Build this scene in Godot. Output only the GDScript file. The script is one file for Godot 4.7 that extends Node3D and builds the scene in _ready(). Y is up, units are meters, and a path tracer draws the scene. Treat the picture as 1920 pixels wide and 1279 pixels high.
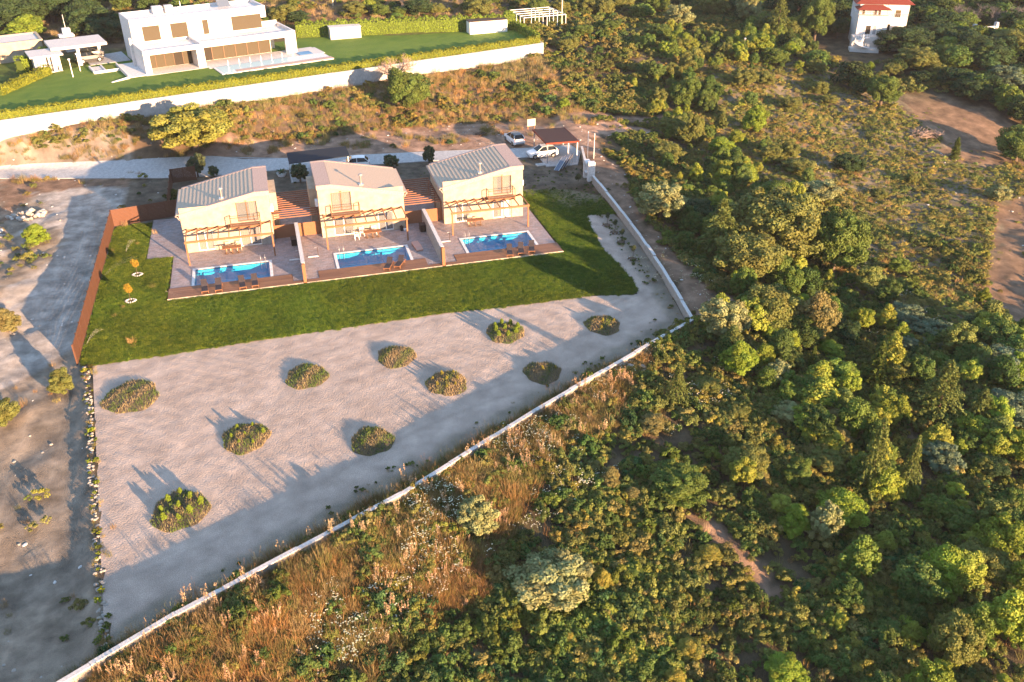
extends Node3D
# A hillside estate of three holiday houses seen from a drone at sunset. x runs along the house fronts, -z away from the drone, y up, metres.

# ---------------------------------------------------------------- mesh builder
class MB:
	var v := PackedVector3Array()
	var n := PackedVector3Array()
	var c := PackedColorArray()
	var ix := PackedInt32Array()

	func tri(a: Vector3, b: Vector3, d: Vector3, col := Color.WHITE) -> void:
		var m := (d - a).cross(b - a).normalized()
		var k := v.size()
		v.append_array(PackedVector3Array([a, b, d]))
		n.append_array(PackedVector3Array([m, m, m]))
		c.append_array(PackedColorArray([col, col, col]))
		ix.append_array(PackedInt32Array([k, k + 1, k + 2]))

	func quad(a: Vector3, b: Vector3, d: Vector3, e: Vector3, col := Color.WHITE) -> void:
		var m := (d - a).cross(b - a).normalized()
		var k := v.size()
		v.append_array(PackedVector3Array([a, b, d, e]))
		n.append_array(PackedVector3Array([m, m, m, m]))
		c.append_array(PackedColorArray([col, col, col, col]))
		ix.append_array(PackedInt32Array([k, k + 1, k + 2, k, k + 2, k + 3]))

	func box(cen: Vector3, size: Vector3, bs := Basis.IDENTITY, col := Color.WHITE) -> void:
		var h := size * 0.5
		var X := bs.x * h.x
		var Y := bs.y * h.y
		var Z := bs.z * h.z
		quad(cen - X + Y - Z, cen + X + Y - Z, cen + X + Y + Z, cen - X + Y + Z, col)
		quad(cen - X - Y + Z, cen + X - Y + Z, cen + X - Y - Z, cen - X - Y - Z, col)
		quad(cen - X + Y + Z, cen + X + Y + Z, cen + X - Y + Z, cen - X - Y + Z, col)
		quad(cen + X + Y - Z, cen - X + Y - Z, cen - X - Y - Z, cen + X - Y - Z, col)
		quad(cen + X + Y + Z, cen + X + Y - Z, cen + X - Y - Z, cen + X - Y + Z, col)
		quad(cen - X + Y - Z, cen - X + Y + Z, cen - X - Y + Z, cen - X - Y - Z, col)

	func span(lo: Vector3, hi: Vector3, col := Color.WHITE) -> void:
		box((lo + hi) * 0.5, hi - lo, Basis.IDENTITY, col)

	func bar(p: Vector3, q: Vector3, w: float, h: float, col := Color.WHITE) -> void:
		var d := (q - p)
		var x := d.normalized()
		var up := Vector3.UP if absf(x.y) < 0.95 else Vector3.BACK
		var z := x.cross(up).normalized()
		var y := z.cross(x).normalized()
		box((p + q) * 0.5, Vector3(d.length(), h, w), Basis(x, y, z), col)

	func tube(p: Vector3, q: Vector3, r0: float, r1: float, seg := 8, col := Color.WHITE, caps := true) -> void:
		var d := (q - p).normalized()
		var u := d.cross(Vector3.UP if absf(d.y) < 0.9 else Vector3.RIGHT).normalized()
		var w := d.cross(u)
		var k := v.size()
		for i in seg + 1:
			var t := TAU * i / seg
			var o := u * cos(t) + w * sin(t)
			v.append(p + o * r0); v.append(q + o * r1)
			n.append(o); n.append(o)
			c.append(col); c.append(col)
		for i in seg:
			var s := k + i * 2
			ix.append_array(PackedInt32Array([s, s + 1, s + 3, s, s + 3, s + 2]))
		if caps:
			for i in range(1, seg - 1):
				var e0 := u
				var e1 := u * cos(TAU * i / seg) + w * sin(TAU * i / seg)
				var e2 := u * cos(TAU * (i + 1) / seg) + w * sin(TAU * (i + 1) / seg)
				tri(q + e0 * r1, q + e2 * r1, q + e1 * r1, col)
				tri(p + e0 * r0, p + e1 * r0, p + e2 * r0, col)

	func polytube(pts: Array, r: float, seg := 6, col := Color.WHITE) -> void:
		for i in pts.size() - 1:
			tube(pts[i], pts[i + 1], r, r, seg, col)

	# an upright prism: outline (x, z) from y0 to y1
	func prism(o: PackedVector2Array, y0: float, y1: float, col := Color.WHITE) -> void:
		if Geometry2D.is_polygon_clockwise(o):
			o.reverse()
		var t := Geometry2D.triangulate_polygon(o)
		for i in range(0, t.size(), 3):
			var a := o[t[i]]
			var b := o[t[i + 1]]
			var d := o[t[i + 2]]
			if (b - a).cross(d - a) < 0:
				var s := b
				b = d
				d = s
			tri(Vector3(a.x, y1, a.y), Vector3(b.x, y1, b.y), Vector3(d.x, y1, d.y), col)
		for i in o.size():
			var a := o[i]
			var b := o[(i + 1) % o.size()]
			var m := Vector3(b.y - a.y, 0, a.x - b.x)
			var k := v.size()
			quad(Vector3(a.x, y1, a.y), Vector3(b.x, y1, b.y), Vector3(b.x, y0, b.y), Vector3(a.x, y0, a.y), col)

	func done(m: Material) -> ArrayMesh:
		var arr := []
		arr.resize(Mesh.ARRAY_MAX)
		arr[Mesh.ARRAY_VERTEX] = v
		arr[Mesh.ARRAY_NORMAL] = n
		arr[Mesh.ARRAY_COLOR] = c
		arr[Mesh.ARRAY_INDEX] = ix
		var am := ArrayMesh.new()
		am.add_surface_from_arrays(Mesh.PRIMITIVE_TRIANGLES, arr)
		if m:
			am.surface_set_material(0, m)
		return am

# ---------------------------------------------------------------- small helpers
var rng := RandomNumberGenerator.new()
var M := {}
var tx := {}
var n_hill := FastNoiseLite.new()
var n_fine := FastNoiseLite.new()
var n_patch := FastNoiseLite.new()

func V2(a: float, b: float) -> Vector2:
	return Vector2(a, -b)

func P(a: float, y: float, b: float) -> Vector3:
	return Vector3(a, y, -b)

func R(lo: float, hi: float) -> float:
	return rng.randf_range(lo, hi)

func pick(a: Array):
	return a[rng.randi() % a.size()]

func sst(a: float, b: float, x: float) -> float:
	var t := clampf((x - a) / (b - a), 0.0, 1.0)
	return t * t * (3.0 - 2.0 * t)

func tag(o: Node, label: String, category := "", group := "", kind := "") -> Node:
	if label: o.set_meta("label", label)
	if category: o.set_meta("category", category)
	if group: o.set_meta("group", group)
	if kind: o.set_meta("kind", kind)
	return o

func thing(called: String, label: String, category: String, at: Vector3, turn := 0.0, group := "") -> Node3D:
	var o := Node3D.new()
	o.name = called
	add_child(o, true)
	o.position = at
	o.rotation.y = turn
	tag(o, label, category, group)
	return o

func put(called: String, mesh: Mesh, parent: Node = null, at := Vector3.ZERO, turn := 0.0, over: Material = null) -> MeshInstance3D:
	var o := MeshInstance3D.new()
	o.name = called
	o.mesh = mesh
	o.position = at
	o.rotation.y = turn
	if over: o.material_override = over
	(parent if parent else self).add_child(o, true)
	return o

func obj(called: String, mb: MB, m: Material, parent: Node = null) -> MeshInstance3D:
	return put(called, mb.done(m), parent)

func struct(called: String, mb: MB, m: Material, label: String) -> MeshInstance3D:
	var o := obj(called, mb, m)
	tag(o, label, "ground", "", "structure")
	return o

func boxm(size: Vector3, m: Material) -> ArrayMesh:
	var b := MB.new()
	b.box(Vector3.ZERO, size)
	return b.done(m)

# ---------------------------------------------------------------- materials
func noise_tex(freq: float, oct: int, lo: float, hi: float, sd: int, type := FastNoiseLite.TYPE_SIMPLEX_SMOOTH, mid := -1.0) -> NoiseTexture2D:
	var f := FastNoiseLite.new()
	f.noise_type = type
	f.frequency = freq
	f.seed = sd
	f.fractal_octaves = oct
	f.fractal_gain = 0.6
	var t := NoiseTexture2D.new()
	t.width = 512
	t.height = 512
	t.seamless = true
	t.seamless_blend_skirt = 0.15
	t.noise = f
	var g := Gradient.new()
	g.set_color(0, Color(lo, lo, lo))
	g.set_color(1, Color(hi, hi, hi))
	if mid >= 0.0:
		g.add_point(0.5, Color(mid, mid, mid))
	t.color_ramp = g
	return t

# the mean brightness of each pattern, so that a colour given below stays the colour seen
var tone := {"speck": 0.82, "soft": 0.92, "blotch": 0.78, "wood": 0.80, "streak": 0.87}

func mat(key: String, lin: Color, rough: float, tex := "", scale := Vector3.ONE, bump := "", cm := 0.0, world := true) -> StandardMaterial3D:
	var m := StandardMaterial3D.new()
	m.resource_name = key
	m.albedo_color = (lin / tone.get(tex, 1.0)).linear_to_srgb()
	m.roughness = rough
	m.metallic_specular = 0.35
	if tex or bump:
		m.uv1_triplanar = true
		m.uv1_world_triplanar = world
		m.uv1_scale = scale
	if tex:
		m.albedo_texture = tx[tex]
	if bump:
		m.heightmap_enabled = true
		m.heightmap_texture = tx[bump]
		m.heightmap_scale = cm
	M[key] = m
	return m

func second(m: StandardMaterial3D, tex: String, scale: float) -> void:
	m.albedo_color = (m.albedo_color.srgb_to_linear() / tone[tex]).linear_to_srgb()
	m.detail_enabled = true
	m.detail_albedo = tx[tex]
	m.detail_blend_mode = BaseMaterial3D.BLEND_MODE_MUL
	m.detail_uv_layer = BaseMaterial3D.DETAIL_UV_2
	m.uv2_triplanar = true
	m.uv2_world_triplanar = true
	m.uv2_scale = Vector3.ONE * scale

func L3(r: float, g: float, b: float) -> Color:
	return Color(r, g, b)

func materials() -> void:
	tx.speck = noise_tex(0.12, 4, 0.62, 1.0, 1)
	tx.blotch = noise_tex(0.012, 5, 0.55, 1.0, 2)
	tx.soft = noise_tex(0.015, 4, 0.82, 1.0, 3)
	tx.relief = noise_tex(0.05, 5, 0.0, 1.0, 4)
	tx.pebble = noise_tex(0.09, 2, 0.0, 1.0, 5, FastNoiseLite.TYPE_CELLULAR)
	tx.wood = noise_tex(0.06, 4, 0.6, 1.0, 6)
	tx.streak = noise_tex(0.03, 4, 0.72, 1.0, 7)
	var m: StandardMaterial3D
	# ground
	m = mat("soil", Color.WHITE, 0.95, "speck", Vector3.ONE * 0.35, "relief", 10.0)
	m.vertex_color_use_as_albedo = true
	second(m, "blotch", 0.06)
	m = mat("gravel", Color.WHITE, 0.95, "speck", Vector3.ONE * 0.2, "relief", 3.2)
	m.vertex_color_use_as_albedo = true
	second(m, "soft", 0.05)
	m = mat("turf", Color.WHITE, 0.95, "speck", Vector3.ONE * 0.7, "relief", 6.0)
	m.vertex_color_use_as_albedo = true
	m = mat("concrete", L3(0.60, 0.59, 0.58), 0.85, "soft", Vector3.ONE * 0.22, "relief", 1.0)
	second(m, "speck", 0.8)
	m = mat("paving", Color.WHITE, 0.6, "speck", Vector3.ONE * 0.55, "relief", 0.6)
	m.vertex_color_use_as_albedo = true
	second(m, "soft", 0.5)
	# walls
	m = mat("stucco", L3(0.43, 0.355, 0.265), 0.9, "soft", Vector3.ONE * 0.12, "relief", 0.15)
	mat("blush", L3(0.46, 0.34, 0.29), 0.85, "soft", Vector3.ONE * 0.6, "relief", 0.5)
	m = mat("render_white", L3(0.70, 0.68, 0.66), 0.85, "soft", Vector3.ONE * 0.3, "relief", 0.5)
	m = mat("wall_white", L3(0.58, 0.56, 0.53), 0.9, "streak", Vector3(0.8, 0.13, 0.8), "relief", 1.0)
	second(m, "soft", 0.09)
	m = mat("stone_wall", L3(0.60, 0.55, 0.48), 0.95, "speck", Vector3.ONE * 0.9, "relief", 4.0)
	second(m, "soft", 0.25)
	m = mat("wall_cap", L3(0.62, 0.60, 0.57), 0.9, "soft", Vector3.ONE * 0.7, "relief", 2.0)
	mat("stone", L3(0.52, 0.47, 0.41), 0.9, "speck", Vector3.ONE * 1.3, "relief", 4.0)
	# timber
	mat("timber", L3(0.33, 0.148, 0.072), 0.6, "wood", Vector3(1.0, 9.0, 9.0), "", 0, true)
	mat("fence_wood", L3(0.150, 0.066, 0.037), 0.65, "wood", Vector3(1.0, 7.0, 1.0), "", 0, true)
	mat("slat_wood", L3(0.30, 0.135, 0.08), 0.65, "wood", Vector3(0.8, 6.0, 9.0), "", 0, true)
	mat("deck_a", L3(0.25, 0.125, 0.07), 0.55, "wood", Vector3(0.9, 6.0, 7.0), "", 0, true)
	mat("deck_b", L3(0.21, 0.105, 0.062), 0.55, "wood", Vector3(0.8, 6.0, 7.0), "", 0, true)
	mat("deck_c", L3(0.28, 0.145, 0.08), 0.55, "wood", Vector3(1.1, 6.0, 7.0), "", 0, true)
	mat("dark_wood", L3(0.075, 0.045, 0.03), 0.6, "wood", Vector3(2, 8, 8), "", 0, true)
	mat("bark", L3(0.14, 0.105, 0.075), 0.9, "speck", Vector3.ONE * 3.0, "relief", 2.0, false)
	mat("twig", L3(0.33, 0.24, 0.19), 0.9)
	mat("twig_grey", L3(0.13, 0.12, 0.12), 0.9)
	# roofs and metal
	m = mat("roof_metal", L3(0.52, 0.41, 0.30), 0.65, "soft", Vector3.ONE * 0.7, "relief", 0.6)
	m = mat("roof_warm", L3(0.52, 0.40, 0.29), 0.55, "soft", Vector3.ONE * 0.7, "relief", 0.6)
	m = mat("terracotta", L3(0.26, 0.052, 0.028), 0.8, "speck", Vector3.ONE * 1.2)
	mat("steel", L3(0.62, 0.60, 0.58), 0.3).metallic = 0.85
	mat("brown_metal", L3(0.16, 0.09, 0.05), 0.45)
	mat("grey_metal", L3(0.28, 0.28, 0.29), 0.45)
	mat("white_metal", L3(0.78, 0.77, 0.75), 0.4)
	mat("shade_cloth", L3(0.016, 0.024, 0.038), 0.85, "speck", Vector3.ONE * 2.0)
	mat("brown_felt", L3(0.075, 0.04, 0.035), 0.9, "speck", Vector3(1.5, 1.5, 6))
	mat("frame_white", L3(0.80, 0.79, 0.76), 0.4)
	mat("curtain", L3(0.095, 0.070, 0.036), 0.9)
	mat("curtain_grey", L3(0.036, 0.030, 0.023), 0.9)
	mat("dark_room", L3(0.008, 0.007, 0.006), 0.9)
	mat("blind", L3(0.085, 0.070, 0.045), 0.8, "streak", Vector3(0.6, 5, 0.6))
	mat("black", L3(0.02, 0.02, 0.02), 0.6)
	mat("mesh_black", L3(0.035, 0.03, 0.035), 0.8)
	mat("tyre", L3(0.02, 0.02, 0.02), 0.8)
	mat("soil_dark", L3(0.22, 0.165, 0.115), 0.95, "speck", Vector3.ONE * 1.5, "relief", 8.0)
	mat("pool_blue", L3(0.008, 0.33, 0.56), 0.35, "soft", Vector3.ONE * 0.8)
	mat("pool_pale", L3(0.42, 0.60, 0.62), 0.4, "soft", Vector3.ONE * 0.5)
	mat("cream", L3(0.60, 0.50, 0.36), 0.8)
	mat("pink_fabric", L3(0.55, 0.30, 0.23), 0.9)
	mat("tarp", L3(0.10, 0.24, 0.42), 0.6)
	mat("solar", L3(0.10, 0.13, 0.18), 0.15)
	m = mat("car_white", L3(0.80, 0.80, 0.79), 0.25)
	m.clearcoat_enabled = true
	m.clearcoat = 0.6
	m = mat("car_dark", L3(0.02, 0.022, 0.026), 0.25)
	m.clearcoat_enabled = true
	mat("car_glass", L3(0.015, 0.02, 0.025), 0.05)
	mat("lamp_glass", L3(0.7, 0.7, 0.68), 0.1)
	mat("lamp_red", L3(0.4, 0.02, 0.02), 0.2)
	m = mat("glass", Color(0.9, 0.95, 0.97), 0.02)
	m.transparency = BaseMaterial3D.TRANSPARENCY_ALPHA
	m.albedo_color.a = 0.08
	m.metallic_specular = 0.5
	m = mat("water", Color(0.85, 0.95, 1.0), 0.02, "", Vector3.ONE * 0.25, "relief", 0.05)
	m.transparency = BaseMaterial3D.TRANSPARENCY_ALPHA
	m.albedo_color.a = 0.05
	m.metallic_specular = 0.27
	# foliage: one material per colour, vertex colours carry the light and dark leaf tones
	for k in [["olive", L3(0.150, 0.165, 0.045)], ["green", L3(0.098, 0.145, 0.032)], ["lime", L3(0.175, 0.250, 0.030)], ["dark", L3(0.040, 0.072, 0.026)], ["pale", L3(0.245, 0.265, 0.120)],
			["grey", L3(0.115, 0.160, 0.098)], ["brown", L3(0.190, 0.170, 0.065)], ["maquis", L3(0.145, 0.178, 0.048)], ["yellow", L3(0.225, 0.235, 0.050)], ["gold", L3(0.25, 0.225, 0.045)], ["cedar", L3(0.120, 0.155, 0.040)], ["cypress", L3(0.085, 0.120, 0.022)], ["scrub", L3(1, 1, 1)],
			["straw", L3(1, 1, 1)], ["lawn", L3(1, 1, 1)], ["hedge", L3(0.165, 0.190, 0.020)], ["petal", L3(0.80, 0.78, 0.70)], ["autumn", L3(0.32, 0.22, 0.03)], ["garden", L3(0.075, 0.10, 0.05)]]:
		m = mat(k[0], k[1], 0.65)
		m.vertex_color_use_as_albedo = true
		m.backlight_enabled = true
		m.backlight = Color(0.5, 0.55, 0.3)
		m.metallic_specular = 0.25

# ---------------------------------------------------------------- the ground
var LOW: PackedVector2Array
var ESTATE: PackedVector2Array
var ROAD: PackedVector2Array
var DIRT: PackedVector2Array
var PLATEAU: PackedVector2Array
var GRAVEL_LEFT: PackedVector2Array
var RED_LEFT: PackedVector2Array
var CLEAR_A: PackedVector2Array
var CLEAR_B: PackedVector2Array
var RED_STRIP: PackedVector2Array
var TRAIL: PackedVector2Array
var TRAIL_B: PackedVector2Array
var DRY: PackedVector2Array

func outlines() -> void:
	LOW = PackedVector2Array([V2(-18.3, 72.4), V2(-17.2, 71.8), V2(-12.4, 39.0), V2(-9.0, 40.7), V2(5.1, 47.6), V2(16.2, 54.4), V2(33.5, 64.3), V2(35.1, 74.6), V2(36.0, 82.3), V2(37.1, 100.5), V2(27.0, 101.0), V2(-14.0, 103.0), V2(-18.3, 102.2)])
	ESTATE = PackedVector2Array([V2(-18.7, 72.4), V2(-17.9, 71.8), V2(-13.0, 38.8), V2(34.6, 65), V2(36.6, 76.2), V2(38.2, 101.3), V2(39.9, 111.2), V2(39.5, 115.5), V2(34.4, 115.6), V2(-11, 124), V2(-11.5, 103.5), V2(-18.7, 102.8)])
	ROAD = PackedVector2Array([V2(-75, 136.5), V2(-50, 131.5), V2(-34.5, 126.6), V2(-21.3, 124.3), V2(-10.1, 122.6), V2(1.3, 120.3), V2(9.7, 119.0), V2(20.8, 117.5), V2(34.4, 115.0), V2(39.3, 114.6), V2(39.5, 111.0), V2(37.7, 107.0),
		V2(33.6, 107.4), V2(33.7, 111.3), V2(30.9, 111.8), V2(21.3, 113.6), V2(15.5, 114.2), V2(1.6, 115.6), V2(-0.7, 115.9), V2(-8.3, 116.0), V2(-14.2, 117.0), V2(-33.7, 122.5), V2(-50, 127.2), V2(-75, 132)])
	DIRT = PackedVector2Array([V2(-14, 123.2), V2(-9, 123.2), V2(-5, 127), V2(9.5, 127.3), V2(18.7, 128.4), V2(29.6, 127.8), V2(38.3, 124.8), V2(51, 123.4), V2(54, 121), V2(53, 118.5), V2(43, 117), V2(42, 110), V2(39.5, 110), V2(39.2, 114.4), V2(34.4, 114.8), V2(9.7, 118.8), V2(-10.1, 122.4)])
	PLATEAU = PackedVector2Array([V2(-60, 122), V2(46.5, 151.6), V2(45.3, 163.5), V2(7, 168.2), V2(-10, 172), V2(-26, 172), V2(-60, 165)])
	GRAVEL_LEFT = PackedVector2Array([V2(-34, 98), V2(-29.4, 99.1), V2(-26.2, 109.5), V2(-28.9, 115.5), V2(-23.6, 116.4), V2(-16.3, 114.7), V2(-17.4, 108.7), V2(-18.9, 106.6), V2(-18.9, 76.4), V2(-22.3, 72), V2(-26, 70), V2(-30, 76), V2(-27.3, 87.7), V2(-24.4, 93.8), V2(-22.9, 101.5), V2(-27.1, 104.2), V2(-32, 88)])
	RED_LEFT = PackedVector2Array([V2(-33.8, 122.6), V2(-11.4, 116.8), V2(-10.9, 103.4), V2(-18.9, 103), V2(-17.2, 108.4), V2(-16.2, 114.6), V2(-23.7, 116.8), V2(-28.9, 115.5), V2(-30.8, 106.8)])
	CLEAR_A = PackedVector2Array([V2(100.1, 127.9), V2(107.2, 129.3), V2(112.7, 122.8), V2(113.6, 115.5), V2(103.8, 104.7), V2(98.4, 101.9), V2(95.9, 105.8), V2(91.2, 108.1), V2(98.1, 112.6), V2(97.4, 121.1)])
	CLEAR_B = PackedVector2Array([V2(90.4, 91.2), V2(100.8, 94.3), V2(68.3, 58.8), V2(63.6, 58.3), V2(68.9, 67.6), V2(77.7, 77.2)])
	RED_STRIP = PackedVector2Array([V2(39.4, 110.1), V2(42.3, 110.3), V2(42.6, 101.4), V2(39.0, 89.2), V2(38.6, 78.8), V2(37.8, 68.0), V2(40.3, 68.2), V2(37.6, 63.6), V2(34.7, 64.5), V2(36.0, 75.9), V2(37.8, 100.9)])
	TRAIL = PackedVector2Array([V2(41.2, 128.0), V2(46.5, 128.2), V2(56.0, 126.3), V2(59.1, 127.6), V2(58.2, 125.4), V2(53.2, 123.9), V2(45.3, 125.4), V2(39.6, 122.8)])
	TRAIL_B = PackedVector2Array([V2(23.4, 43.5), V2(25.7, 41.7), V2(27.2, 38.4), V2(27.3, 35.5), V2(26.5, 35.5), V2(25.2, 39.0)])
	DRY = PackedVector2Array([V2(-15, 38.5), V2(0.7, 47.5), V2(10.8, 53.1), V2(17.9, 57.1), V2(25.4, 60.5), V2(29.3, 60.5), V2(22.2, 51.9), V2(18.1, 49.7), V2(13.8, 46.2), V2(10.2, 41.6), V2(8.3, 38.5), V2(4.5, 37.0), V2(-2, 29), V2(-16, 27)])

func inside(p: PackedVector2Array, a: float, b: float) -> bool:
	return Geometry2D.is_point_in_polygon(Vector2(a, -b), p)

# metres outside the boundary wall, negative within the plot
func beyond(a: float, b: float) -> float:
	return maxf(0.4846 * (a + 14.76) - 0.8747 * (b - 37.94), 0.995 * (a - 34.4) - 0.095 * (b - 65.5))

func wall_line(a: float) -> float:
	return 138.7 + 0.277 * minf(a, 48.0)

# the plot's west edge: the stone edging of the yard, then the timber fence
func west_edge(b: float) -> float:
	return -13.2 - (b - 39.3) * 0.1475 if b < 72.2 else -18.6

func form(a: float, b: float) -> float:
	var e := beyond(a, b)
	var y := 0.0
	if e > 0.0:
		y += 0.35 * sst(0.0, 1.2, e)
		y -= 7.5 * (1.0 - exp(-maxf(0.0, e - 3.0) / 36.0)) * (1.0 - sst(92.0, 142.0, b) * 0.85)
	if a < -12.0:
		var w := maxf(west_edge(b) - a, 0.0)
		y -= (0.6 - 0.6 * sst(70.0, 104.0, b)) * sst(0.0, 0.8, w)
	var br := 126.9 - 0.3 * (a + 34.0) if a < -8.0 else 119.1 + 8.5 * sst(-8.0, 2.0, a)
	var bw := wall_line(a)
	var k := 1.0 - 0.45 * sst(50.0, 100.0, a)
	if b > br - 1.0:
		y += 3.3 * k * pow(sst(br - 1.0, maxf(bw, br + 3.0), b), 0.8)
	if a < 45.6 and b > bw + 0.95:
		y = 5.35
	var hx := (a - 168.0) / 28.0
	var hz := (b - 64.0) / 30.0
	y += 18.0 * exp(-(hx * hx + hz * hz))
	if b > 165.0:
		y += 0.06 * (b - 165.0) * k
	elif a >= 45.6 and b > bw:
		y += 0.12 * (b - bw) * k
	return y

func rough_share(a: float, b: float) -> float:
	if a < 46.4 and b > wall_line(a) and b < 166.0:
		return 0.0
	var e := beyond(a, b)
	var w := maxf(west_edge(b) - a, 0.0)
	var nn := maxf(0.0, b - (128.5 if a > 0.0 else 127.0 - 0.3 * (a + 34.0)))
	var s := maxf(sst(0.3, 4.0, e), maxf(sst(0.3, 5.0, w), sst(0.0, 3.0, nn)))
	if b > 105.0 and b < 137.0 and a < 50.0:
		s *= sst(0.0, 3.0, nn) if a > -11.0 else maxf(sst(0.0, 3.0, nn), 1.0 - sst(104.0, 116.0, b))
	return s

func ground(a: float, b: float) -> float:
	var y := form(a, b)
	var s := rough_share(a, b)
	if s > 0.0:
		y += s * (n_hill.get_noise_2d(a, b) * 0.75 + n_fine.get_noise_2d(a, b) * 0.22)
	if inside(LOW, a, b):
		y -= 2.2 if (b > 83.6 and b < 89.4 and a > -11.0 and a < 27.2) else 0.3
	return y

# the thinly grown, stony hillside east of the plot
func open_slope(a: float, b: float) -> float:
	var d := Vector2((a - 80.0) / 26.0, (b - 112.0) / 36.0).length()
	var e := Vector2((a - 62.0) / 10.0, (b - 76.0) / 16.0).length()
	return maxf(1.0 - sst(0.75, 1.15, d), 0.8 * (1.0 - sst(0.7, 1.1, e)))

func soil_colour(a: float, b: float) -> Color:
	var t := n_patch.get_noise_2d(a, b) * 0.5 + 0.5
	var f := n_fine.get_noise_2d(a * 2.0, b * 2.0)
	var c := L3(0.235, 0.165, 0.10).lerp(L3(0.14, 0.115, 0.06), t)
	var q := a + f * 1.1
	var r := b + n_fine.get_noise_2d(b * 1.7 + 50.0, a * 1.7) * 1.1
	c = c.lerp(L3(0.34, 0.285, 0.185), open_slope(a, b) * 0.85)
	if b > 118.0 and a < 47.0 and a > -50.0:
		c = c.lerp(L3(0.34, 0.22, 0.13), 0.75)
	if inside(DRY, a, b):
		c = L3(0.20, 0.145, 0.075)
	if a < west_edge(b) + 0.3 and b < 130.0 and beyond(a, b) < 0.5:
		c = L3(0.58, 0.475, 0.365).lerp(L3(0.44, 0.35, 0.255), t)
		if inside(RED_LEFT, q, r):
			c = L3(0.42, 0.27, 0.18)
		if inside(GRAVEL_LEFT, q, r):
			c = L3(0.80, 0.72, 0.64).lerp(L3(0.66, 0.58, 0.50), t)
		elif b < 70.0 and b > 45.0 and a > -21.0:
			c = c.lerp(L3(0.36, 0.31, 0.25), 0.5)
	elif inside(DIRT, q, r):
		c = L3(0.70, 0.45, 0.31).lerp(L3(0.54, 0.34, 0.235), t)
	elif inside(RED_STRIP, q, r) or inside(TRAIL, q, r) or inside(TRAIL_B, a + f * 0.3, b):
		c = L3(0.46, 0.30, 0.20)
	elif inside(CLEAR_A, q + 2.0 * f, r + 2.0 * t) or inside(CLEAR_B, q + 2.5 * f, r):
		c = L3(0.44, 0.275, 0.175).lerp(L3(0.33, 0.225, 0.135), t)
	elif a < 46.4 and b > wall_line(a) and b < 168.0:
		c = L3(0.12, 0.20, 0.03)
	elif b > 100.0 and b < 117.0 and beyond(a, b) < 0.0:
		c = L3(0.29, 0.235, 0.17).lerp(L3(0.20, 0.165, 0.12), t)
	return c.lerp(c * 0.8, clampf(f, 0, 1))

# a grid of ground from (a0, b0) to (a1, b1); the cells wholly inside the hole are left out
func ground_grid(mb: MB, a0: float, a1: float, b0: float, b1: float, step: float, hole := Rect2(), drop := 0.0) -> void:
	var na := int(round((a1 - a0) / step))
	var nb := int(round((b1 - b0) / step))
	var hs := PackedFloat32Array()
	hs.resize((na + 1) * (nb + 1))
	var k0 := mb.v.size()
	for j in nb + 1:
		for i in na + 1:
			var a := a0 + i * step
			var b := b0 + j * step
			var y := ground(a, b)
			if hole.size.x > 0.0 and hole.grow(-0.1).has_point(Vector2(a, b)):
				y -= drop
			hs[j * (na + 1) + i] = y
			mb.v.append(P(a, y, b))
			mb.c.append(soil_colour(a, b))
	for j in nb + 1:
		for i in na + 1:
			var i0 := maxi(i - 1, 0)
			var i1 := mini(i + 1, na)
			var j0 := maxi(j - 1, 0)
			var j1 := mini(j + 1, nb)
			var dx := (hs[j * (na + 1) + i1] - hs[j * (na + 1) + i0]) / ((i1 - i0) * step)
			var dz := (hs[j1 * (na + 1) + i] - hs[j0 * (na + 1) + i]) / ((j1 - j0) * step)
			mb.n.append(Vector3(-dx, 1.0, dz).normalized())
	for j in nb:
		for i in na:
			if hole.size.x > 0.0 and hole.grow(-step * 1.05).encloses(Rect2(a0 + i * step, b0 + j * step, step, step)):
				continue
			var k := k0 + j * (na + 1) + i
			mb.ix.append_array(PackedInt32Array([k, k + na + 1, k + na + 2, k, k + na + 2, k + 1]))

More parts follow.
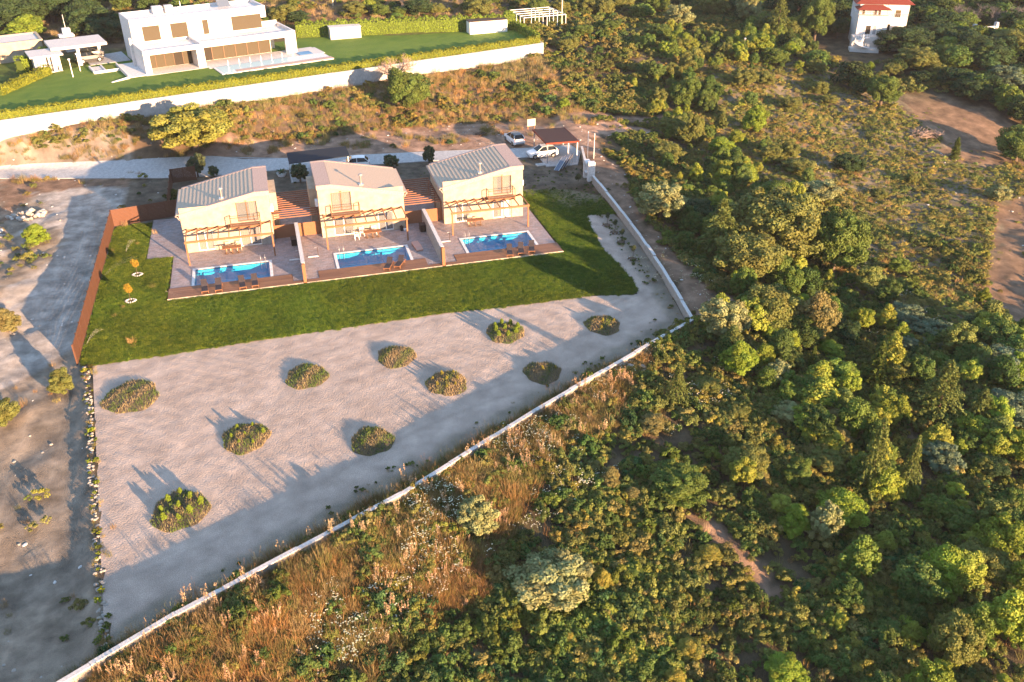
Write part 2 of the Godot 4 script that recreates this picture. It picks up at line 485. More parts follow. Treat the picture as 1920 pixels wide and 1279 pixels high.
# a level or rolling sheet cut to an outline, its edge turned down by «lip»
func sheet(poly: PackedVector2Array, step: float, height: Callable, colour: Callable, lip := 0.0, holes: Array = []) -> MB:
	var mb := MB.new()
	var lo := poly[0]
	var hi := poly[0]
	for p in poly:
		lo = lo.min(p)
		hi = hi.max(p)
	var nx := int(ceil((hi.x - lo.x) / step))
	var nz := int(ceil((hi.y - lo.y) / step))
	for j in nz:
		for i in nx:
			var q := Rect2(lo.x + i * step, lo.y + j * step, step, step)
			var cell := PackedVector2Array([q.position, Vector2(q.end.x, q.position.y), q.end, Vector2(q.position.x, q.end.y)])
			var near := false
			for h in holes:
				if (h as Rect2).grow(0.01).intersects(q):
					near = true
			var all_in := not near
			if all_in:
				for p in cell:
					if not Geometry2D.is_point_in_polygon(p, poly):
						all_in = false
						break
			var parts: Array = [cell]
			if not all_in:
				parts = Geometry2D.intersect_polygons(cell, poly)
				for h in holes:
					var r := h as Rect2
					var hp := PackedVector2Array([r.position, Vector2(r.end.x, r.position.y), r.end, Vector2(r.position.x, r.end.y)])
					var kept := []
					for part in parts:
						kept.append_array(Geometry2D.clip_polygons(part, hp))
					parts = kept
			for part in parts:
				var pts := part as PackedVector2Array
				var tri := Geometry2D.triangulate_polygon(pts)
				var k := mb.v.size()
				for p in pts:
					var y: float = height.call(p.x, -p.y)
					var dx: float = (height.call(p.x + 0.2, -p.y) - y) / 0.2
					var dz: float = (height.call(p.x, -(p.y + 0.2)) - y) / 0.2
					mb.v.append(Vector3(p.x, y, p.y))
					mb.n.append(Vector3(-dx, 1, -dz).normalized())
					mb.c.append(colour.call(p.x, -p.y))
				for t in range(0, tri.size(), 3):
					var a := pts[tri[t]]
					var b := pts[tri[t + 1]]
					var d := pts[tri[t + 2]]
					if (b - a).cross(d - a) > 0:
						mb.ix.append_array(PackedInt32Array([k + tri[t], k + tri[t + 1], k + tri[t + 2]]))
					else:
						mb.ix.append_array(PackedInt32Array([k + tri[t], k + tri[t + 2], k + tri[t + 1]]))
	if lip > 0.0:
		var o := poly.duplicate()
		if Geometry2D.is_polygon_clockwise(o):
			o.reverse()
		for i in o.size():
			var a := o[i]
			var b := o[(i + 1) % o.size()]
			var ya: float = height.call(a.x, -a.y)
			var yb: float = height.call(b.x, -b.y)
			mb.quad(Vector3(a.x, ya, a.y), Vector3(b.x, yb, b.y), Vector3(b.x, yb - lip, b.y), Vector3(a.x, ya - lip, a.y), colour.call(a.x, -a.y))
	return mb

# ---------------------------------------------------------------- foliage
var crowns := {}
var trunks := {}

func leaf(mb: MB, p: Vector3, out: Vector3, size: float, col: Color, long := 1.7) -> void:
	var nrm := (out + Vector3(R(-1, 1), R(-0.6, 1), R(-1, 1)) * 0.9).normalized()
	var u := nrm.cross(Vector3(R(-1, 1), R(-1, 1), R(-1, 1))).normalized() * size * long * 0.5
	var w := nrm.cross(u).normalized() * size * 0.5
	mb.quad(p - u, p - u * 0.1 + w, p + u, p - u * 0.1 - w, col)

func ball_dir() -> Vector3:
	var y := R(-1, 1)
	var t := R(0, TAU)
	var r := sqrt(1.0 - y * y)
	return Vector3(cos(t) * r, y, sin(t) * r)

# a crown about one unit across and one unit high, its foot at the origin: leaf clumps over an uneven dome, gaps between them
func crown(sd: int, clumps: int, leaves: int, size: float, clump_r: float, flat: float, upright := 0.0, hollow := 0.55) -> MB:
	rng.seed = sd
	var mb := MB.new()
	var lean := Vector2(R(-0.1, 0.1), R(-0.1, 0.1))
	for k in clumps:
		var t := (k + 0.5) / clumps
		var y := 1.0 - 1.75 * t
		var r := sqrt(maxf(0.02, 1.0 - clampf(y, -1, 1) * clampf(y, -1, 1)))
		var th := k * 2.39996 + R(-0.35, 0.35)
		var far := R(0.62, 1.05) * (0.78 if rng.randf() < 0.25 else 1.0)
		var base := Vector3(cos(th) * r * far * 0.36 + lean.x * y, 0.50 + y * 0.36 * far * flat, sin(th) * r * far * 0.36 + lean.y * y)
		if upright > 0.0:
			base.x *= 1.0 - upright * maxf(0.0, base.y - 0.3)
			base.z *= 1.0 - upright * maxf(0.0, base.y - 0.3)
		var cr := clump_r * R(0.7, 1.35)
		var tone := R(0.62, 1.18)
		var warm := R(0.92, 1.12)
		for j in leaves:
			var d := ball_dir()
			d.y = d.y * 0.9 + 0.12
			var p := base + d * cr * pow(R(hollow * hollow, 1.0), 0.5) * Vector3(1.0, 0.85, 1.0)
			if p.y < 0.04:
				continue
			var v := tone * R(0.86, 1.14)
			leaf(mb, p, d, size * R(0.7, 1.35), Color(v * warm, v, v * 0.9))
	return mb

# layered conifer: whorls of drooping sprays round a spire
func spire(sd: int, tiers: int, width: float, fronds: int, bits: int, size: float) -> MB:
	rng.seed = sd
	var mb := MB.new()
	for k in tiers:
		var t := (k + 0.5) / tiers
		var reach := width * 0.5 * pow(1.0 - t, 0.75) * R(0.75, 1.15) + 0.03
		var y := 0.06 + 0.90 * t
		var n := int(fronds * (1.0 - 0.6 * t)) + 3
		for i in n:
			var th := TAU * i / n + R(-0.4, 0.4) + k
			var d := Vector3(cos(th), 0, sin(th))
			var len := reach * R(0.6, 1.15)
			var tone := R(0.6, 1.2)
			for j in bits:
				var s := sqrt(R(0.02, 1.0))
				var p := Vector3(0, y, 0) + d * len * s + Vector3(0, -0.16 * len * s * s + R(-0.012, 0.02), 0)
				p += d.cross(Vector3.UP) * R(-1, 1) * len * 0.28 * (1.1 - s)
				var v := tone * R(0.75, 1.25)
				leaf(mb, p, Vector3(d.x * 0.3, 1, d.z * 0.3), size * R(0.7, 1.3), Color(v * 1.05, v, v * 0.9), 2.6)
	return mb

func bough(mb: MB, p: Vector3, d: Vector3, len: float, r: float, depth: int) -> void:
	var q := p + d * len
	mb.tube(p, q, r, r * 0.6, 4, Color.WHITE, false)
	if depth == 0:
		return
	for i in (3 if depth > 2 else 4):
		var e := (d + ball_dir() * 0.75 + Vector3(0, 0.12, 0)).normalized()
		bough(mb, p + d * len * R(0.55, 1.0), e, len * R(0.6, 0.85), r * 0.55, depth - 1)

func trunk_shape(sd: int, spread: float, high: float) -> MB:
	rng.seed = sd
	var mb := MB.new()
	var top := Vector3(R(-0.03, 0.03), high, R(-0.03, 0.03))
	mb.tube(Vector3(0, -0.06, 0), top, 0.05, 0.034, 7)
	for i in 5:
		var th := TAU * i / 5.0 + R(-0.4, 0.4)
		var q := top + Vector3(cos(th) * spread * R(0.7, 1.2), R(0.16, 0.3), sin(th) * spread * R(0.7, 1.2))
		mb.tube(top, q, 0.026, 0.012, 5)
		mb.tube(q, q + Vector3(cos(th + 0.5) * 0.1, R(0.06, 0.14), sin(th + 0.5) * 0.1), 0.012, 0.005, 4)
	return mb

func foliage_kinds() -> void:
	crowns.big = [crown(11, 72, 380, 0.020, 0.100, 1.0).done(null), crown(12, 90, 320, 0.019, 0.088, 0.95).done(null), crown(13, 64, 420, 0.021, 0.108, 1.05).done(null)]
	crowns.open = [crown(21, 70, 240, 0.024, 0.085, 0.9, 0.0, 0.3).done(null), crown(22, 84, 200, 0.024, 0.078, 1.0, 0.0, 0.3).done(null), crown(23, 74, 230, 0.025, 0.082, 0.9, 0.0, 0.3).done(null)]
	crowns.upright = [crown(31, 66, 320, 0.021, 0.095, 1.1, 0.9).done(null), crown(32, 60, 340, 0.022, 0.10, 1.1, 0.7).done(null), crown(33, 72, 300, 0.020, 0.095, 1.1, 1.0).done(null)]
	crowns.cedar = [spire(41, 15, 0.95, 13, 34, 0.020).done(null), spire(42, 17, 0.85, 12, 32, 0.020).done(null)]
	crowns.cypress = [spire(43, 18, 0.42, 9, 26, 0.024).done(null), spire(44, 20, 0.36, 9, 24, 0.024).done(null)]
	trunks.low = trunk_shape(51, 0.20, 0.20).done(M.bark)
	trunks.high = trunk_shape(52, 0.14, 0.34).done(M.bark)
	var st := MB.new()
	st.tube(Vector3(0, -0.05, 0), Vector3(0, 0.93, 0), 0.022, 0.004, 6)
	trunks.straight = st.done(M.bark)
	rng.seed = 61
	crowns.bare = []
	for k in 2:
		var mb := MB.new()
		for i in 7:
			var th := TAU * i / 7.0
			bough(mb, Vector3(0, 0.12, 0), Vector3(cos(th) * R(0.4, 0.9), R(0.5, 1.0), sin(th) * R(0.4, 0.9)).normalized(), R(0.22, 0.30), 0.016, 4)
		crowns.bare.append(mb.done(null))

# one tree or bush: crown and trunk under a Node3D, sized to «wide» by «high» metres
func tree(kind: String, shape: int, a: float, b: float, wide: float, high: float, label: String) -> Node3D:
	var names := {"olive": "olive_bush", "green": "green_bush", "lime": "lime_green_bush", "dark": "dark_evergreen_tree", "pale": "pale_leaved_tree", "grey": "grey_green_tree", "brown": "brown_green_bush", "gold": "golden_bush", "yellow": "yellow_green_tree",
		"cedar": "conifer_tree", "cypress": "young_cypress", "bare": "bare_tree", "baregrey": "bare_tree", "garden": "garden_tree", "autumn": "yellow_sapling"}
	var cats := {"cedar": "conifer", "cypress": "cypress", "bare": "bare tree", "baregrey": "bare tree", "dark": "tree", "pale": "tree", "grey": "tree", "garden": "tree", "autumn": "sapling"}
	var t := thing(names[kind], label, cats.get(kind, "tree" if high > 3.5 else "bush"), P(a, ground(a, b) - 0.05, b), fmod(a * 7.3 + b * 3.1, TAU))
	var sets := {"olive": "big", "green": "big", "lime": "upright", "dark": "big", "pale": "open", "grey": "open", "brown": "upright", "gold": "upright", "yellow": "big", "cedar": "cedar", "cypress": "cypress", "bare": "bare", "baregrey": "bare", "garden": "open", "autumn": "open"}
	var options: Array = crowns[sets[kind]]
	var over: Material = M.twig if kind == "bare" else (M.twig_grey if kind == "baregrey" else M[kind])
	var cr := put("crown", options[shape % options.size()], t, Vector3.ZERO, 0.0, over)
	var tr := put("trunk", trunks.straight if kind in ["cedar", "cypress"] else (trunks.high if high > wide * 0.9 else trunks.low), t)
	if kind in ["cedar", "cypress"]:
		var s := wide if kind == "cedar" else wide * 2.2
		cr.scale = Vector3(s, high, s)
		tr.scale = Vector3(minf(high, 6.0), high, minf(high, 6.0))
	else:
		cr.scale = Vector3(wide * 1.12, high * 1.1, wide * 1.12)
		cr.position.y = -0.06 * high
		tr.scale = Vector3(wide, high, wide)
	return t

# ---------------------------------------------------------------- ground cover that nobody could count
func tuft(sd: int, blades: int, spread: float, high: float, wide: float, lean: float, lo: Color, hi: Color) -> ArrayMesh:
	rng.seed = sd
	var mb := MB.new()
	for i in blades:
		var th := R(0, TAU)
		var r := sqrt(rng.randf()) * spread
		var p := Vector3(cos(th) * r, -0.03, sin(th) * r)
		var d := Vector3(R(-1, 1), 0, R(-1, 1)) * lean + Vector3(cos(th), 0, sin(th)) * lean * 0.6
		var h := high * R(0.5, 1.1)
		var q := p + d * h + Vector3(0, h, 0)
		var s := Vector3(R(-1, 1), 0, R(-1, 1)).normalized() * wide * 0.5
		var col := lo.lerp(hi, rng.randf())
		mb.quad(p - s, p + s, q + s * 0.35, q - s * 0.35, col)
	return mb.done(M.straw)

func mound_bush(sd: int, clumps: int, leaves: int, size: float, tone: Color, m: Material) -> ArrayMesh:
	rng.seed = sd
	var mb := MB.new()
	for k in clumps:
		var th := R(0, TAU)
		var r := sqrt(rng.randf()) * 0.36
		var base := Vector3(cos(th) * r, R(0.16, 0.42) * (1.15 - r), sin(th) * r)
		var cr := R(0.10, 0.19)
		var v0 := R(0.6, 1.2)
		for j in leaves:
			var d := ball_dir()
			d.y = absf(d.y) * 1.0 - 0.1
			var v := v0 * R(0.84, 1.16)
			leaf(mb, base + d * cr * R(0.6, 1.0), d, size * R(0.7, 1.4), Color(tone.r * v, tone.g * v, tone.b * v))
	return mb.done(m)

func flower_stalks(sd: int) -> ArrayMesh:
	rng.seed = sd
	var mb := MB.new()
	for i in 5:
		var p := Vector3(R(-0.35, 0.35), 0, R(-0.35, 0.35))
		var q := p + Vector3(R(-0.12, 0.12), R(0.45, 0.85), R(-0.12, 0.12))
		mb.bar(p, q, 0.008, 0.008, L3(0.12, 0.14, 0.05))
		for j in 7:
			var t := TAU * j / 7.0
			var o := Vector3(cos(t), 0.15, sin(t)) * 0.042
			var s := Vector3(-sin(t), 0, cos(t)) * 0.022
			mb.quad(q - s, q + o - s, q + o + s, q + s, L3(0.78, 0.77, 0.68))
		mb.box(q + Vector3(0, 0.012, 0), Vector3(0.03, 0.02, 0.03), Basis.IDENTITY, L3(0.55, 0.45, 0.10))
	return mb.done(M.straw)

func dry_spike(sd: int) -> ArrayMesh:
	rng.seed = sd
	var mb := MB.new()
	for i in 6:
		var p := Vector3(R(-0.25, 0.25), 0, R(-0.25, 0.25))
		var q := p + Vector3(R(-0.3, 0.3), R(0.9, 1.5), R(-0.3, 0.3))
		mb.bar(p, q, 0.014, 0.014, L3(0.30, 0.20, 0.11))
		for j in 26:
			var t := R(0.35, 1.0)
			var o := p.lerp(q, t)
			leaf(mb, o + Vector3(R(-0.06, 0.06), R(-0.04, 0.04), R(-0.06, 0.06)), Vector3.UP, R(0.035, 0.07), L3(0.46, 0.30, 0.17) * R(0.7, 1.2))
	return mb.done(M.straw)

func stone_shape(sd: int, bump := 0.22) -> ArrayMesh:
	rng.seed = sd
	var mb := MB.new()
	var ph := [R(0, 9), R(0, 9), R(0, 9)]
	var f := func(i, j): 
		var th: float = TAU * (i % 9) / 9.0
		var el: float = PI * (float(j) / 5.0 - 0.5)
		var d := Vector3(cos(th) * cos(el), sin(el), sin(th) * cos(el))
		var r: float = 0.5 * (1.0 + bump * (sin(d.x * 4.1 + ph[0]) + sin(d.y * 3.3 + ph[1]) + sin(d.z * 4.7 + ph[2])) * 0.6)
		return d * r * Vector3(1.0, 0.7, 0.85)
	for j in 5:
		for i in 9:
			mb.quad(f.call(i, j + 1), f.call(i + 1, j + 1), f.call(i + 1, j), f.call(i, j))
	return mb.done(M.stone)

# within what the drone could see, with a margin for a step to the side
func in_sight(a: float, b: float) -> bool:
	var fwd := a * 0.2594 + b * 0.9657
	var across := a * 0.9657 - b * 0.2594
	if fwd < 24.0 or fwd > 250.0:
		return false
	return absf(across) < fwd * 0.56 * 1.05 + 9.0

# neighbours share a tone: patches of richer and of drier growth
func shade(c: Color, a: float, b: float) -> Color:
	var t := n_patch.get_noise_2d(a * 1.7 + 200.0, b * 1.7)
	c = c * (1.0 + 0.35 * t)
	c.r *= 1.0 + 0.22 * n_patch.get_noise_2d(a * 0.9, b * 0.9 + 300.0)
	return c

func scatter(called: String, label: String, meshes: Array, tries: int, box: Rect2, keep: Callable, lo: float, hi: float, tints: Array, squash := 1.0) -> void:
	var places: Array = []
	for i in meshes.size():
		places.append([])
	for i in tries:
		var a := R(box.position.x, box.end.x)
		var b := R(box.position.y, box.end.y)
		if not in_sight(a, b):
			continue
		var k: float = keep.call(a, b)
		if k <= 0.0 or rng.randf() > k:
			continue
		var s := lerpf(lo, hi, pow(rng.randf(), 1.6)) * (0.75 + 0.25 * k)
		var bs := Basis(Vector3.UP, R(0, TAU)).scaled(Vector3(s * R(0.85, 1.15), s * R(0.8, 1.2) * squash, s * R(0.85, 1.15)))
		var gy := ground(a, b) - 0.02
		if inside(LOW, a, b):
			gy = lawn_height(a, b)
		places[rng.randi() % meshes.size()].append([Transform3D(bs, P(a, gy, b)), shade(pick(tints) * R(0.8, 1.2), a, b)])
	var total := 0
	for i in meshes.size():
		var n: int = places[i].size()
		if n == 0:
			continue
		total += n
		var mm := MultiMesh.new()
		mm.transform_format = MultiMesh.TRANSFORM_3D
		mm.use_colors = true
		mm.mesh = meshes[i]
		mm.instance_count = n
		for j in n:
			mm.set_instance_transform(j, places[i][j][0])
			mm.set_instance_color(j, places[i][j][1])
		var o := MultiMeshInstance3D.new()
		o.name = called
		o.multimesh = mm
		add_child(o, true)
		tag(o, label, "vegetation", "", "stuff")
	print(called, " ", total)

# ---------------------------------------------------------------- the three holiday houses
const HOUSE_W := 9.05
const HOUSE_D := 7.8
const FRONT_B := 92.75

# height of the wall head at x for a house whose roof rises to its right-hand side
func roof_y(x: float) -> float:
	return 3.92 + (5.52 - 3.92) * minf(x / 7.6, 1.0)

# a wall in the plane z = 0 with openings, its head following «head»; the reveals are «deep» metres
func pierced(mb: MB, xs0: float, xs1: float, head: Callable, openings: Array, deep: float, flip: bool) -> void:
	var xs := [xs0, xs1]
	var ys := [-0.1]
	for o in openings:
		xs.append_array([o.position.x, o.end.x])
		ys.append_array([o.position.y, o.end.y])
	for i in 8:
		xs.append(xs0 + (xs1 - xs0) * (i + 1) / 9.0)
	if not flip: xs.append(7.6)
	else: xs.append(HOUSE_W - 7.6)
	xs.sort()
	ys.sort()
	for i in xs.size() - 1:
		var x0: float = xs[i]
		var x1: float = xs[i + 1]
		if x1 - x0 < 0.001:
			continue
		for j in ys.size():
			var y0: float = ys[j]
			var last := j == ys.size() - 1
			var ya: float = head.call(x0) if last else ys[j + 1]
			var yb: float = head.call(x1) if last else ys[j + 1]
			if ya - y0 < 0.001:
				continue
			var open := false
			for o in openings:
				if (o as Rect2).has_point(Vector2((x0 + x1) * 0.5, (y0 + minf(ya, yb)) * 0.5)):
					open = true
			if not open:
				mb.quad(Vector3(x0, ya, 0), Vector3(x1, yb, 0), Vector3(x1, y0, 0), Vector3(x0, y0, 0))
	for o in openings:
		var p: Vector2 = o.position
		var q: Vector2 = o.end
		mb.quad(Vector3(p.x, q.y, -deep), Vector3(p.x, q.y, 0), Vector3(p.x, p.y, 0), Vector3(p.x, p.y, -deep))
		mb.quad(Vector3(q.x, q.y, 0), Vector3(q.x, q.y, -deep), Vector3(q.x, p.y, -deep), Vector3(q.x, p.y, 0))
		mb.quad(Vector3(p.x, q.y, 0), Vector3(p.x, q.y, -deep), Vector3(q.x, q.y, -deep), Vector3(q.x, q.y, 0))
		mb.quad(Vector3(p.x, p.y, -deep), Vector3(p.x, p.y, 0), Vector3(q.x, p.y, 0), Vector3(q.x, p.y, -deep))

# a glazed sliding door: white frame, panes as sub-parts, a curtain behind
func glazed(parent: Node3D, o: Rect2, leaves: int, drawn: Array, frame: Material, room_z := -2.6) -> void:
	var z := -0.12
	var f := MB.new()
	var w := 0.07
	f.span(Vector3(o.position.x, o.position.y, z - 0.05), Vector3(o.position.x + w, o.end.y, z + 0.02))
	f.span(Vector3(o.end.x - w, o.position.y, z - 0.05), Vector3(o.end.x, o.end.y, z + 0.02))
	f.span(Vector3(o.position.x + w, o.end.y - w, z - 0.05), Vector3(o.end.x - w, o.end.y, z + 0.02))
	f.span(Vector3(o.position.x + w, o.position.y, z - 0.05), Vector3(o.end.x - w, o.position.y + w * 1.3, z + 0.02))
	for i in range(1, leaves):
		var x := o.position.x + o.size.x * i / leaves
		f.span(Vector3(x - w * 0.7, o.position.y + w * 1.3, z - 0.045), Vector3(x + w * 0.7, o.end.y - w, z + 0.03))
	var door := obj("door", f, frame, parent)
	for i in leaves:
		var g := MB.new()
		var x0 := o.position.x + o.size.x * i / leaves
		g.span(Vector3(x0 + w * 0.5, o.position.y + w, z - 0.016), Vector3(x0 + o.size.x / leaves - w * 0.5, o.end.y - w, z - 0.012))
		obj("pane", g, M.glass, door)
	for d in drawn:
		var cu := MB.new()
		var x0: float = o.position.x + o.size.x * d[0]
		var x1: float = o.position.x + o.size.x * d[1]
		var n := maxi(3, int((x1 - x0) / 0.09))
		for i in n:
			var xa := lerpf(x0, x1, float(i) / n)
			var xb := lerpf(x0, x1, float(i + 1) / n)
			var za := -0.34 - (0.05 if i % 2 else 0.0)
			var zb := -0.34 - (0.0 if i % 2 else 0.05)
			cu.quad(Vector3(xa, o.end.y, za), Vector3(xb, o.end.y, zb), Vector3(xb, o.position.y + 0.04, zb), Vector3(xa, o.position.y + 0.04, za))
		obj("curtain", cu, d[2], door)
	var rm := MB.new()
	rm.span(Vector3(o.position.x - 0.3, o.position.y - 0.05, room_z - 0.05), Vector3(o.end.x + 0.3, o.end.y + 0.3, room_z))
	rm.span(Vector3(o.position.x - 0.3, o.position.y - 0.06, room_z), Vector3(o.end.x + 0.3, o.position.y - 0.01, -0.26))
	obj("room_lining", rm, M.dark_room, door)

func holiday_house(a0: float, mirror: bool, label: String, roof_mat: Material, drawn: Array) -> void:
	var h := thing("holiday_house", label, "house", P(a0, 0.06, FRONT_B), 0.0, "")
	var W := HOUSE_W
	var hd := func(x): return roof_y(W - x) if mirror else roof_y(x)
	var fx := func(r: Rect2): return Rect2(W - r.end.x, r.position.y, r.size.x, r.size.y) if mirror else r
	var small := fx.call(Rect2(1.30, 0.02, 1.62, 2.18)) as Rect2
	var wide := fx.call(Rect2(5.58, 0.02, 2.12, 2.18)) as Rect2
	var upper := fx.call(Rect2(5.62, 2.83, 2.10, 2.12)) as Rect2
	# walls
	var wl := MB.new()
	pierced(wl, 0.0, W, hd, [small, wide, upper], 0.3, mirror)
	var e0: float = hd.call(0.0)
	var e1: float = hd.call(W)
	wl.quad(Vector3(0, e0, -HOUSE_D), Vector3(0, e0, 0), Vector3(0, -0.1, 0), Vector3(0, -0.1, -HOUSE_D))
	wl.quad(Vector3(W, e1, 0), Vector3(W, e1, -HOUSE_D), Vector3(W, -0.1, -HOUSE_D), Vector3(W, -0.1, 0))
	for i in 10:
		var xa := W * i / 10.0
		var xb := W * (i + 1) / 10.0
		wl.quad(Vector3(xb, hd.call(xb), -HOUSE_D), Vector3(xa, hd.call(xa), -HOUSE_D), Vector3(xa, -0.1, -HOUSE_D), Vector3(xb, -0.1, -HOUSE_D))
	obj("wall", wl, M.stucco, h)
	# plinth of paler render round the foot of the wide door
	for r in [[wide.end.x + 0.08, W - 0.02] if not mirror else [0.02, wide.position.x - 0.08]]:
		var pl := MB.new()
		pl.span(Vector3(r[0], 0, 0.001), Vector3(r[1], 1.15, 0.03))
		obj("stone_panel", pl, M.stone_wall, h)
	# roof: a thick pink-beige edge all round, a level strip along the high side, a field of metal tiles
	var m := -1.0 if mirror else 1.0
	var mx := func(x): return W - x if mirror else x
	var top := func(x): return roof_y(clampf(x, 0, W)) + 0.42 + (minf(x, 0.0) * 0.18)
	var strip := [-0.08, 0.9, 2.2, 3.6, 5.0, 6.3, 7.6, W + 0.08]
	for s in [[0.10, -0.30], [-HOUSE_D + 0.25, -HOUSE_D - 0.12]]:
		var ed := MB.new()
		for i in strip.size() - 1:
			var xa: float = strip[i]
			var xb: float = strip[i + 1]
			var ya: float = top.call(xa)
			var yb: float = top.call(xb)
			var A := Vector3(mx.call(xa), ya, s[0])
			var B := Vector3(mx.call(xb), yb, s[0])
			var Cc := Vector3(mx.call(xb), yb, s[1])
			var D := Vector3(mx.call(xa), ya, s[1])
			var dn := Vector3(0, -0.46, 0)
			ed.quad(D, Cc, B, A)
			ed.quad(A, B, B + dn, A + dn)
			ed.quad(Cc, D, D + dn, Cc + dn)
			ed.quad(A + dn, B + dn, Cc + dn, D + dn)
			if i == 0: ed.quad(D, A, A + dn, D + dn)
			if i == strip.size() - 2: ed.quad(B, Cc, Cc + dn, B + dn)
		obj("roof_edge", ed, M.blush, h)
	var fl := MB.new()
	var yl: float = top.call(8.0)
	var xl := [mx.call(7.62), mx.call(W + 0.08)]
	xl.sort()
	fl.span(Vector3(xl[0], yl - 0.42, -HOUSE_D + 0.25), Vector3(xl[1], yl - 0.02, -0.30))
	obj("parapet_strip", fl, M.blush, h)
	# tiles in courses running front to back, each lapping the one below
	var n := 19
	for i in n:
		var xa := lerpf(-0.34, 7.60, float(i) / n)
		var xb := lerpf(-0.34, 7.60, float(i + 1) / n)
		var ya: float = top.call(xa) - 0.005
		var yb: float = top.call(xb) - 0.055
		var co := MB.new()
		var z0 := -0.31
		var z1 := -HOUSE_D + 0.26
		if i == 0:
			z0 = 0.04
		var A := Vector3(mx.call(xa), ya, z0)
		var B := Vector3(mx.call(xb), yb, z0)
		var Cc := Vector3(mx.call(xb), yb, z1)
		var D := Vector3(mx.call(xa), ya, z1)
		co.quad(D, Cc, B, A)
		co.quad(D, A, A + Vector3(0, -0.09, 0), D + Vector3(0, -0.09, 0))
		co.quad(A, B, B + Vector3(0, -0.06, 0), A + Vector3(0, -0.06, 0))
		obj("roof_tile_course", co, roof_mat, h)
	var gu := MB.new()
	var gx: float = mx.call(-0.38)
	gu.bar(Vector3(gx, top.call(-0.3) - 0.14, 0.12), Vector3(gx, top.call(-0.3) - 0.14, -HOUSE_D), 0.12, 0.10)
	gu.tube(Vector3(mx.call(-0.3), top.call(0.0) - 0.22, 0.06), Vector3(mx.call(-0.08), 3.7, 0.06), 0.05, 0.05, 6)
	obj("gutter", gu, M.blush, h)
	# flue
	var cx: float = mx.call(4.35)
	var cy: float = top.call(4.35)
	var ch := MB.new()
	ch.box(Vector3(cx, cy + 0.05, -0.75), Vector3(0.5, 0.16, 0.5))
	ch.tube(Vector3(cx, cy, -0.75), Vector3(cx, cy + 1.05, -0.75), 0.11, 0.11, 12)
	var chim := obj("chimney", ch, M.steel, h)
	var cp := MB.new()
	cp.tube(Vector3(cx, cy + 1.10, -0.75), Vector3(cx, cy + 1.22, -0.75), 0.24, 0.20, 12)
	cp.tube(Vector3(cx, cy + 1.03, -0.75), Vector3(cx, cy + 1.11, -0.75), 0.09, 0.09, 8)
	obj("chimney_cap", cp, M.grey_metal, chim)
	# doors
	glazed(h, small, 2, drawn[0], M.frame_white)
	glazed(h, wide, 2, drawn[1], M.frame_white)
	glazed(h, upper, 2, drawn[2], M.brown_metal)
	var lamp := MB.new()
	lamp.box(Vector3(upper.get_center().x, upper.end.y + 0.12, 0.05), Vector3(0.22, 0.06, 0.10))
	obj("wall_lamp", lamp, M.brown_metal, h)
	var l2 := MB.new()
	l2.box(Vector3(small.get_center().x - 0.3, 2.62, 0.06), Vector3(0.22, 0.1, 0.12))
	obj("wall_lamp", l2, M.brown_metal, h)
	# balcony
	var br := fx.call(Rect2(4.85, 0, 3.05, 1)) as Rect2
	var x0 := br.position.x
	var x1 := br.end.x
	var bal := Node3D.new()
	bal.name = "balcony"
	h.add_child(bal, true)
	for i in 7:
		var b2 := MB.new()
		b2.span(Vector3(x0, 2.70, 0.02 + i * 0.152), Vector3(x1, 2.75, 0.157 + i * 0.152))
		obj("plank", b2, [M.deck_a, M.timber, M.deck_c][i % 3], bal)
	var bm := MB.new()
	bm.span(Vector3(x0, 2.50, 0.98), Vector3(x1, 2.695, 1.08))
	obj("edge_beam", bm, M.timber, bal)
	for x in [x0 + 0.03, x1 - 0.03]:
		for z in [0.05, 1.03]:
			var po := MB.new()
			po.span(Vector3(x - 0.03, 2.75, z - 0.03), Vector3(x + 0.03, 3.72, z + 0.03))
			obj("post", po, M.brown_metal, bal)
	for s in [[Vector3(x0 + 0.03, 0, 0.05), Vector3(x0 + 0.03, 0, 1.03)], [Vector3(x1 - 0.03, 0, 0.05), Vector3(x1 - 0.03, 0, 1.03)], [Vector3(x0 + 0.03, 0, 1.03), Vector3(x1 - 0.03, 0, 1.03)]]:
		var ra := MB.new()
		ra.bar(s[0] + Vector3(0, 3.70, 0), s[1] + Vector3(0, 3.70, 0), 0.05, 0.05)
		obj("rail", ra, M.brown_metal, bal)
		for y in [2.95, 3.14, 3.33, 3.52]:
			var rw := MB.new()
			rw.bar(s[0] + Vector3(0, y, 0), s[1] + Vector3(0, y, 0), 0.014, 0.014)
			obj("rail", rw, M.steel, bal)
	# air conditioner on the high side wall
	var ac := MB.new()
	var ax := W + 0.16 if not mirror else -0.16
	ac.box(Vector3(ax, 3.6, -1.2), Vector3(0.30, 0.6, 0.85))
	obj("air_conditioner", ac, M.white_metal, h)
	# the lower wing at the back corner, seen past the high side
	var wg := MB.new()
	var wx := W + 0.002 if not mirror else -0.75
	wg.span(Vector3(wx, 0, -HOUSE_D + 0.1), Vector3(wx + 0.748, 4.3, -3.6))
	obj("side_wing", wg, M.stucco, h)

